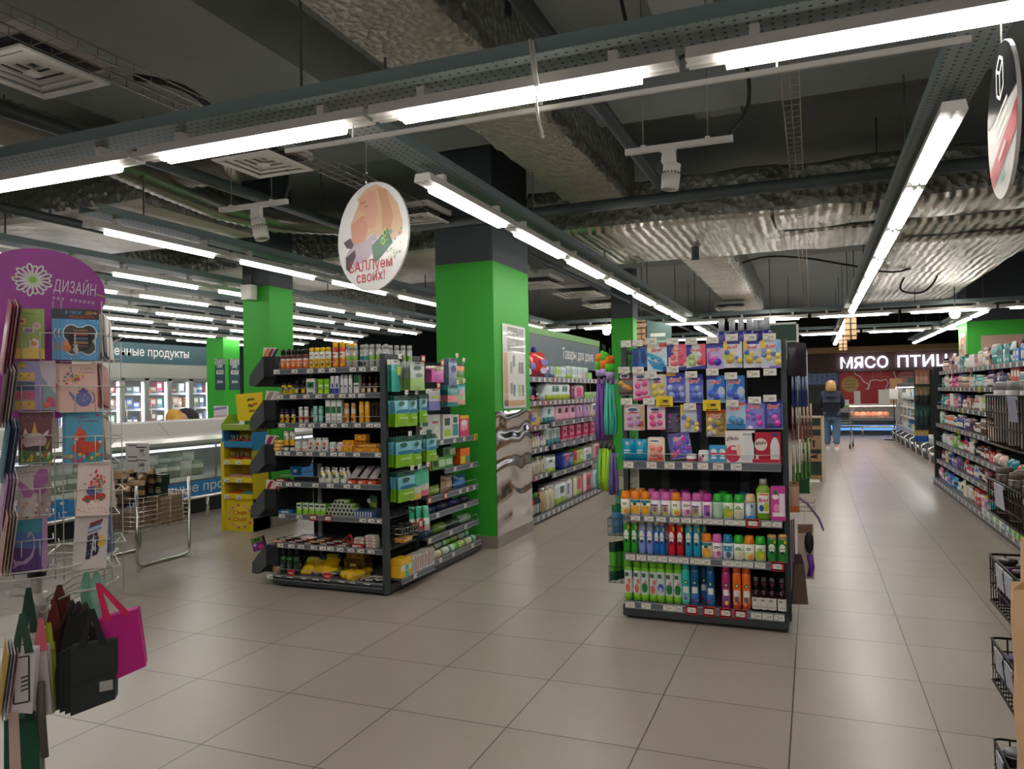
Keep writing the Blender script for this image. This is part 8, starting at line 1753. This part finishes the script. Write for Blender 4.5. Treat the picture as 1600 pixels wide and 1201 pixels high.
def art_sticker(q,w,h,y):
    E,S,L=A(q,w,h,y);S([(-.5,0),(.5,0),(.5,.2),(.2,.24),(-.2,.2),(-.5,.22)],'e0c03a');S([(-.5,.22),(-.2,.2),(.2,.24),(.5,.2),(.5,1),(-.5,1)],'9ab84a')
    for k in range(7):L(-.5,.3+.1*k,.5,.3+.1*k,.006,'88a83c',1);L(-.42+.14*k,.24,-.42+.14*k,1,.006,'88a83c',1)
    S([(-.32,.68),(-.02,.68),(-.02,.8),(-.32,.8)],'e8d080',2);E(-.17,.74,.1,.035,'8a5a3a',3);E(.28,.66,.12,.07,'e8e0d4',2);E(.28,.66,.08,.05,'d89aa8',3);S([(-.1,.5),(.2,.5),(.2,.62),(-.1,.62)],'efe8e0',2);S([(-.06,.52),(.16,.52),(.16,.6),(-.06,.6)],'8a6aa0',3)
    S([(.08,.22),(.34,.22),(.34,.36),(.2,.42),(.08,.36)],'efe6d8',2);E(.2,.3,.08,.05,'e08a4a',3);L(.14,.24,.14,.4,.03,'e08a4a',3);E(-.3,.9,.1,.008,'5a6a34',2);E(.1,.9,.16,.008,'5a6a34',2)
def art_birthday(q,w,h,y):
    E,S,L=A(q,w,h,y);S([(-.5,.8),(.5,.8),(.5,1),(-.5,1)],'22242a')
    q.text('В ТВОЙ',h*.075,-.16*w,.9*h,y-.001,M('4ab0e8',.4),bold=.004);q.text('ДЕНЬ',h*.075,.3*w,.9*h,y-.001,M('e8b83a',.4),bold=.004);q.text('РОЖДЕНИЯ!',h*.07,.06*w,.82*h,y-.001,M('d83a34',.4),bold=.004)
    for (u,v,r) in ((-.22,.52,.2),(.22,.52,.2),(-.2,.26,.18),(.2,.26,.18),(0,.4,.3)):E(u,v,r+.03,r*.8+.02,'dfe8ee',1);
    for (u,v,r) in ((-.22,.52,.2),(.22,.52,.2),(-.2,.26,.18),(.2,.26,.18),(0,.4,.3)):E(u,v,r,r*.8,'2a2224',2)
    for v,c in ((.58,'8a5a3a'),(.5,'a03a34'),(.42,'4a6a9a'),(.34,'a8744a'),(.27,'6a3a34')):S([(-.18,v-.022),(.2,v-.022),(.2,v+.022),(-.18,v+.022)],c,3)
    E(-.34,.24,.11,.09,'c8743a',3);E(-.36,.33,.07,.05,'d8884a',4);E(-.12,.2,.07,.06,'e4dcd0',4);S([(-.2,.3),(-.05,.3),(-.1,.18)],'ece8e4',3)
    g=random.Random(2)
    for k in range(14):E(g.uniform(-.47,.47),g.choice((g.uniform(.02,.1),g.uniform(.7,.78))),.014,.01,'a8dcf4',1,6)
def art_stack(q,w,h,y):
    E,S,L=A(q,w,h,y);S([(-.1,1),(.5,.3),(.5,1)],'cfc4d0',0);S([(-.3,1),(.1,1),(.2,.45),(.2,0),(-.3,0)],'9a90c8',1)
    S([(-.42,.86),(-.3,1),(-.16,.86)],'d8b83a',2)
    for k,c in enumerate(('d8a82a','c84a7a','3a3a7a','d8b43a')):S([(-.46,.02+.19*k),(.0,.02+.19*k),(.0,.19+.19*k),(-.46,.19+.19*k)],c,2);E(-.32,.12+.19*k,.03,.014,'2a2224',3,8);E(-.14,.12+.19*k,.03,.014,'2a2224',3,8);L(-.28,.07+.19*k,-.18,.07+.19*k,.012,'2a2224',3)
    E(.36,.16,.1,.1,'d83a6a',2);E(.28,.1,.08,.06,'e05a3a',3);E(.42,.1,.06,.05,'c83a9a',3)
def art_teapot(q,w,h,y):
    E,S,L=A(q,w,h,y);E(.12,.26,.22,.16,'6a6ab0',1,20);E(.12,.42,.14,.03,'5a5aa4',2);E(.12,.46,.05,.03,'4a4a94',2);S([(-.1,.3),(-.24,.42),(-.28,.4),(-.12,.2)],'6a6ab0',1)
    for k in range(7):a=-1.3+2.6*k/6;L(.32+.1*math.cos(a),.28+.12*math.sin(a),.32+.1*math.cos(a+.43),.28+.12*math.sin(a+.43),.03,'5a5aa4',1)
    g=random.Random(4)
    for k in range(34):E(g.gauss(-.18,.14),g.gauss(.66,.1),g.uniform(.02,.055),g.uniform(.015,.04),g.choice(('d83a3a','e06a6a','e8a03a','8a9a5a','5a8a7a','e8b0a8','b83a5a','f0d0a0')),1+k % 6,8)
    for k in range(8):E(.05+g.gauss(.06,.06),g.gauss(.27,.05),.03,.02,g.choice(('9a9ad0','8080c0','b0b0e0')),3,8)
    q.text('С Днём',h*.06,.2*w,.88*h,y-.001,M('a86a6a',.4),shear=.3);q.text('рождения',h*.06,.22*w,.8*h,y-.001,M('a86a6a',.4),shear=.3)
def art_unicorn(q,w,h,y):
    E,S,L=A(q,w,h,y);S([(-.5,0),(.5,0),(.5,.24),(-.5,.28)],'5a7a3a',1);E(-.02,.44,.36,.16,'d8b8b4',2,18);E(.02,.3,.34,.05,'3a1a2a',3)
    S([(-.1,.6),(.06,.6),(-.02,.82)],'e0a83a',3);S([(-.36,.56),(-.22,.58),(-.3,.7)],'e8d0cc',3);S([(.22,.56),(.36,.54),(.42,.66)],'e8d0cc',3);S([(.26,.3),(.44,.44),(.48,.5),(.36,.26)],'9ab85a',3)
    g=random.Random(6)
    for k in range(20):E(g.uniform(-.46,.46),g.uniform(.02,.2),.05,.04,g.choice(('9ac03a','3a8a8a','d8b83a','c85a3a','e0d8c0','4a6a3a')),2+k % 4,7)
    for k in range(14):E(g.uniform(-.46,.46),g.uniform(.72,.98),.012,.008,'d8a8a8',1,6)
def art_fox(q,w,h,y):
    E,S,L=A(q,w,h,y);S([(-.2,.66),(-.28,.56),(-.36,.48),(-.2,.42),(-.02,.42),(.06,.52),(.0,.64),(-.1,.66),(-.12,.76)],'d84a2a',2);E(-.05,.3,.32,.13,'d84424',2,18);S([(-.36,.2),(-.3,.36),(-.12,.42),(-.05,.2)],'c83c20',3);S([(.1,.2),(.36,.2),(.46,.36),(.36,.42),(.2,.4)],'d84a2a',3);S([(.36,.4),(.46,.36),(.47,.44)],'efe8e4',4);S([(-.3,.48),(-.2,.43),(-.18,.5)],'efe8e4',4);E(-.14,.54,.02,.015,'2a1a1a',4,8);L(-.1,.5,.0,.44,.02,'6a2418',4)
    g=random.Random(7)
    for k in range(26):E(g.uniform(-.47,.47),g.uniform(.02,.17),g.uniform(.04,.08),g.uniform(.03,.05),g.choice(('c83a7a','d85a9a','4a9a7a','e0b83a','b82a5a','e8a0c0','3a8a9a')),4+k % 5,8)
    q.text('С Днём',h*.07,-.1*w,.88*h,y-.001,M('7a3a6a',.4),shear=.3);q.text('рождения',h*.07,.1*w,.8*h,y-.001,M('7a3a6a',.4),shear=.3);E(.36,.93,.04,.025,'c83a7a',1)
def art_butterfly(q,w,h,y):
    E,S,L=A(q,w,h,y);S([(.0,0),(.5,0),(.5,.9),(.1,.6)],'a89898',0)
    S([(-.1,.56),(-.4,.72),(-.5,.66),(-.36,.52),(-.3,.42),(-.1,.4),(.0,.5)],'b06aa8',2);S([(.0,.5),(-.02,.7),(.06,.86),(.2,.94),(.4,.92),(.42,.7),(.3,.6),(.4,.5),(.2,.44)],'a8609e',2)
    for k in range(8):E(.0+.05*k,.8+.02*(k % 3),.03,.02,'b878b0',3,7)
    g=random.Random(8)
    for k in range(20):E(g.uniform(-.45,.48),g.uniform(.03,.3),.05,.03,g.choice(('c88a8a','d8b0a0','8a6a6a','e0c8b8')),3,7)
    q.text('С Днём',h*.07,-.24*w,.86*h,y-.001,M('8a5a6a',.4),shear=.3)
def art_car(q,w,h,y):
    E,S,L=A(q,w,h,y);S([(-.3,.26),(.36,.3),(.38,.36),(.3,.4),(-.24,.36),(-.34,.3)],'c83a34',2);E(-.16,.27,.07,.045,'6a6a5a',3);E(.24,.3,.07,.045,'6a6a5a',3);E(-.02,.44,.2,.08,'4a5a9a',2);E(.16,.45,.1,.06,'6ab0c8',3)
    g=random.Random(9)
    for k in range(44):E(g.gauss(.08,.14),g.gauss(.58,.08),g.uniform(.02,.05),g.uniform(.015,.035),g.choice(('d83a3a','e0503a','d86a7a','e8a03a','8a9a5a','4a8a7a','e0b0a0','c83a5a')),3+k % 5,7)
    for k in range(22):E(g.uniform(-.44,.44),g.choice((g.uniform(.04,.1),g.uniform(.1,.3))) if abs(g.uniform(-.5,.5))>.1 else .06,.014,.01,g.choice(('c83a34','d86a5a')),1,6)
    S([(.0,.78),(.06,.84),(.1,.8),(.04,.74)],'c83a4a',3);q.text('С Днём рождения',h*.04,.1*w,.9*h,y-.001,M('8a5a5a',.4),shear=.3)
def art_mermaid(q,w,h,y):
    E,S,L=A(q,w,h,y);S([(-.5,0),(.5,0),(.5,.4),(-.5,.5)],'5a3a7a',0);S([(-.5,.5),(.5,.4),(.5,.7),(-.5,.76)],'4a6aa8',0);S([(.34,0),(.5,0),(.5,1),(.38,1)],'b08ab0',1)
    S([(.0,.62),(.12,.7),(.16,.56),(.14,.4),(.06,.3),(-.1,.22),(-.24,.24),(-.34,.3),(-.3,.18),(-.34,.1),(-.2,.16),(.0,.18),(.14,.28),(.2,.44),(.2,.6),(.12,.74),(.02,.72)],'a890b8',2)
    for k in range(8):L(-.44+.13*k,0,-.42+.13*k+.03*(k % 2),.1+.04*(k % 3),.02,'3a2a5a',2)
    q.text('30',h*.09,-.34*w,.86*h,y-.001,M('2a4a5a',.4),shear=.2);L(-.2,.88,.3,.92,.008,'2a4a5a',2)
def art_number(q,w,h,y):
    E,S,L=A(q,w,h,y);S([(-.06,.72),(.32,.82),(.34,.88),(-.04,.8)],'8a2a34',1)
    for k in range(3):S([(-.1,.62+.04*k),(.3,.7+.04*k),(.3,.725+.04*k),(-.1,.645+.04*k)],('5a8ab8','a8c8dc','3a6a9a')[k],2)
    S([(-.14,.16),(.0,.18),(.06,.62),(-.1,.58)],'2a2448',3);S([(.06,.22),(.2,.24),(.26,.36),(.2,.42),(.24,.52),(.18,.64),(.08,.62),(.1,.54),(.14,.46),(.08,.42),(.14,.34),(.06,.3)],'2a2448',3);E(.3,.48,.14,.11,'e0b85a',2)
    g=random.Random(3)
    for k in range(20):E(g.choice((g.uniform(-.12,.02),g.uniform(.1,.2))),g.uniform(.2,.58),.012,.008,'c8c8e0',4,6)
card_thing(13,70,479,561,.2,'green sticker card with yellow ground, top pocket of spinner by the pole',art_sticker,'d8d4c8',0)
card_thing(94,156,480,563,.2,'blue birthday card with black title band on spinner',art_birthday,'3a9ad8',2,back='2a3a4a')
card_thing(20,88,562,640,.2,'lilac and grey card with stacked coloured blocks on spinner',art_stack,'8aa0a8',0)
card_thing(93,153,567,642,.2,'salmon card with blue teapot and flowers on spinner',art_teapot,'e8bcac',1)
card_thing(28,82,643,724,.2,'dark red card with horned pony head on spinner',art_unicorn,'7a2a3a',0)
card_thing(104,161,644,721,.2,'bright blue card with seated red fox on spinner',art_fox,'4aa8cc',1)
card_thing(26,80,729,808,.2,'grey card with mauve butterfly on spinner',art_butterfly,'c8c0bc',0)
card_thing(117,170,720,803,.22,'pale pink card with red flower car on spinner',art_car,'ecd8d0',0,roll=.06)
card_thing(8,75,812,892,.22,'teal and purple mermaid card on spinner',art_mermaid,'3a8a9c',0)
card_thing(112,166,803,885,.22,'pale card with dark number and yellow balloon on spinner',art_number,'d0c8c8',0,roll=.06)
# side pockets: cards seen nearly edge-on at right
def edge_cards(px,py0,py1,cols,lab,dx,off=.1,rz=1.3,roll=.16,stp=5.):
    for k,c in enumerate(cols):
        a=sp(px+stp*k,py0,off-.02*k);b=sp(px+stp*k,py1,off-.02*k);h=a[1]-b[1]
        o=thing('greeting_card',ORD[k]+' '+lab,'greeting card',swp(b[0],off-.02*k,b[1]),0,'cards seen edge-on in side pockets of the spinner');o.rotation_euler=(-.1,roll,SRZ+rz)
        q=MB();q.box(-.06,.06,-.0016,.0016,0,h,M(c,.4));q.rect(-.05,.05,h*.1,h*.9,-.0025,M('d8d0c8' if k % 2 else c,.4));q.build('card',o)
edge_cards(157,494,561,('8a8a94','2a2c34','d8d4cc','3a3a40','e0dcd4'),'grey or black card edge-on on the hall side of top tier',.2,stp=4)
edge_cards(152,570,635,('d8a8a0','9a3a3a','c86a5a','7a2a34','c8807a'),'red or pink card edge-on on the hall side of second tier',.2,stp=4)
edge_cards(158,648,716,('a8a098','5a7aa8','c8c0b8','8a8078'),'grey blue card edge-on on the hall side of third tier',.2,stp=4)
edge_cards(168,722,790,('b8aca0','d8d0c4','c8bcb0'),'beige card edge-on on the hall side of fourth tier',.2,stp=4)
edge_cards(166,800,862,('b8a83a','2a2a24','4a5a8a'),'yellow and black card edge-on on the hall side of fifth tier',.2,stp=4)
edge_cards(1,470,580,('c88a94','a84a5a','d8b0b8','8a3a44'),'pink or red card edge-on on the outer side of top tier',.25,.24,-1.48,.3)
edge_cards(-1,570,660,('6a4a50','b89aa4','d8d4d0','9a8088'),'striped mauve card edge-on on the outer side of second tier',.25,.26,-1.48,.25)
edge_cards(1,655,745,('4a7a8a','2a3a54','8aa0b8','5a6a9a'),'blue card edge-on on the outer side of third tier',.25,.26,-1.48,.3)
edge_cards(-1,735,820,('c8a0c8','b088b0','d8c0d4','e0d0d8'),'lilac card edge-on on the outer side of fourth tier',.25,.26,-1.48,.25)
edge_cards(-2,795,890,('d8b0a4','c8a090','b8b0a0','e0c8bc'),'peach card edge-on on the outer side of fifth tier',.25,.28,-1.48,.2)
edge_cards(-3,1000,1110,('c8a84a','8a9ac8','d8c8c0','b88a9a'),'pastel card edge-on lowest on the outer side of the spinner',.25,.3,-1.48,.25)
def card_behind(px0,px1,py0,py1,c,lab):
    a=sp(px0,py0,.0);b=sp(px1,py1,.0);o=thing('greeting_card',lab,'greeting card',swp((a[0]+b[0])/2,.0,b[1]),0,'cards seen from behind on the spinner');o.rotation_euler=(.1,0,SRZ)
    q=MB();q.box(-(b[0]-a[0])/2,(b[0]-a[0])/2,-.002,.002,0,a[1]-b[1],M(c,.4));q.rect(-.03,.03,.02,.024,-.003,M('8a8680',.5));q.build('card',o)
card_behind(76,96,532,560,'b8a8b4','pale back of a card behind the top tier');card_behind(80,92,642,700,'d4ccc4','cream back of a card behind the third tier');card_behind(70,98,560,640,'c8b8bc','pinkish back of a card behind the second tier')
# ------------------------------------------------------------------ gift bags on the hook arms
def gift_bag(quad,off,lab,c,hc,art=None,thick=.05,hl=None,rz=0.,top=None):
    """quad: pixel corners top-left, top-right, bottom-right, bottom-left of its front"""
    P=[sp(x,y,off) for x,y in quad];cx=(P[0][0]+P[1][0])/2;ct=(P[0][1]+P[1][1])/2
    o=thing('gift_bag',lab,'gift bag',swp(cx,off,ct),SRZ+rz,'gift bags hanging on the spinner')
    L=[(p[0]-cx,p[1]-ct) for p in P]
    q=MB();v=[(x,0,z) for x,z in L]+[(x+.012,thick*(.25 if i<2 else 1),z+.008) for i,(x,z) in enumerate(L)]
    m=M(c,.45);q.add(v,[(3,2,1,0),(4,5,6,7),(0,1,5,4),(2,3,7,6),(1,2,6,5),(3,0,4,7)],[m]*6)
    q.build('bag',o)
    if art:a=MB();art(a,L);a.build('print',o)
    hl=hl or .1
    tx,tz=(top[0],top[1]) if top else (0,hl)
    for yy in (-.003,thick*.3):
        h=MB();x0=L[0][0]*.45+L[1][0]*.55*0+L[1][0]*.0;xa=L[0][0]+(L[1][0]-L[0][0])*.25;xb=L[0][0]+(L[1][0]-L[0][0])*.75;za=L[0][1]+(L[1][1]-L[0][1])*.25;zb=L[0][1]+(L[1][1]-L[0][1])*.75
        mm=M(hc,.6);wd=.013
        for (x,z) in ((xa,za-.012),(xb,zb-.012)):h.add([(x-wd,yy,z),(x+wd,yy,z),(tx+wd*.6,yy*.4,tz),(tx-wd*.6,yy*.4,tz)],[(0,1,2,3)],mm);
        h.build('handle',o)
    return o
gift_bag([(6,1125),(62,1118),(62,1230),(6,1235)],.2,'large green gift bag hanging lowest on the spinner','1a5a40','17402f',thick=.1,hl=.25)
gift_bag([(28,979),(62,983),(60,1075),(28,1075)],.18,'white gift bag with black border behind the framed white bag','d4ccd0','1f4030',lambda a,L:[a.line(L[0][0]+.004,L[0][1]-.008,L[1][0]-.004,L[1][1]-.006,.004,-.002,INK),a.line(L[1][0]-.006,L[1][1]-.006,L[2][0]-.006,L[2][1],.004,-.002,INK)],hl=.14)
def framed(a,L):
    x0,x1=L[0][0]+.012,L[1][0]-.02;z1,z0=L[0][1]-.03,L[3][1]+.02
    for s in ((x0,z0,x1,z0),(x1,z0,x1,z1),(x1,z1,x0,z1),(x0,z1,x0,z0)):a.line(*s,.005,-.002,INK)
    for k in range(4):a.line(x0+.02,z0+.04+.014*k,x0+.045,z0+.045+.014*k,.005,-.002,INK)
gift_bag([(14,1015),(56,1014),(50,1115),(12,1111)],.3,'white gift bag with thin black frame on the spinner','d8d0d4','2a4a3a',framed,hl=.12)
gift_bag([(56,1012),(72,1010),(82,1114),(58,1122)],.24,'white and pink gift bag beside the lime one and black bags','d4c8c8','d86a7a',None,.04,.1)
gift_bag([(72,1009),(80,1008),(85,1114),(80,1115)],.22,'narrow lime green gift bag beside the black bags','a8b82a','a8b82a',None,.04,.08)
gift_bag([(70,985),(98,975),(104,1020),(70,1030)],.1,'dark wine gift bag behind the black bags','4a1a1c','6a2420',None,.08,.1)
for k in range(4):
    s=8.5*(3-k);gift_bag([(110-s,1014+.6*s-4),(178-s*1.6,1000+.1*s),(180-s*1.6,1092-.1*s),(110-s,1119-.3*s)],.2+.03*k,('rearmost','third','second','front')[k]+' black gift bag of the four hanging on the spinner',('1c2224','1f2426','1e2325','262c2e')[k],'1a1c1e',
        (lambda a,L:[a.rect(.0+.02,.062,L[3][1]+.065,L[3][1]+.1,-.002,M('a8a8a4',.5)),a.line(L[3][0],L[3][1]+.1,L[2][0],L[2][1]+.1,.003,-.002,M('14181a',.6))]) if k==3 else None,.03,.12)
for k,(c,l,x0) in enumerate((('5a2420','dark red ribbon-handled gift bag among hook arms',82),('8ac8b0','inner mint green gift bag on the hook arms',124),('92d0b8','outer mint green gift bag on the hook arms',140))):
    gift_bag([(x0,936 if k==0 else 918),(x0+22,934 if k==0 else 912),(x0+24,1000 if k==0 else 972),(x0+6,1006 if k==0 else 966)],.08+.02*k,l,c,c,None,.04,.05)
gift_bag([(152,968.7),(213.8,951),(228,1040.5),(171,1066)],.27,'bright magenta gift bag with pink ribbon handles on the spinner','c01c84','d01e5a',None,.06,.16,top=(-.06,.12))
q=MB();q.tube([(0,0,0),(.0,0,-.12),(.03,-.01,-.25)],[.012,.014,.012],M('5a5450',.6),6);p=swp(*[sp(64,1065,.26)[0],.26,sp(64,1065,.26)[1]]);o=q.build('gift_ribbon');o.location=p;tag(o,'grey ribbon dangling below the white and pink gift bag','ribbon')
q=MB();q.prism([(-.014,0),(.014,0),(.02,-.2),(-.012,-.21)],'y',-.002,.002,M('c8a8a4',.6));o=q.build('gift_ribbon');x,z=sp(21,1112,.31);o.location=swp(x,.31,z);o.rotation_euler.z=SRZ;tag(o,'pale pink ribbon dangling over the large green gift bag','ribbon')
for k in range(3):
    q=MB();
    for j in range(5):q.tube([(0,0,0),(.012*(j-2),.004*j,-.06),(.02*(j-2),.006*j,-.14)],.006,M(('2a1c1c','1c1e1e','24201f')[k],.7),5)
    o=q.build('gift_ribbon');x,z=sp(112+10*k,938,.12);o.location=swp(x,.12+.02*k,z);o.rotation_euler.z=SRZ;tag(o,('inner','middle','outer')[k]+' bundle of black ribbon handles above the black gift bags','ribbon','black ribbon handles')
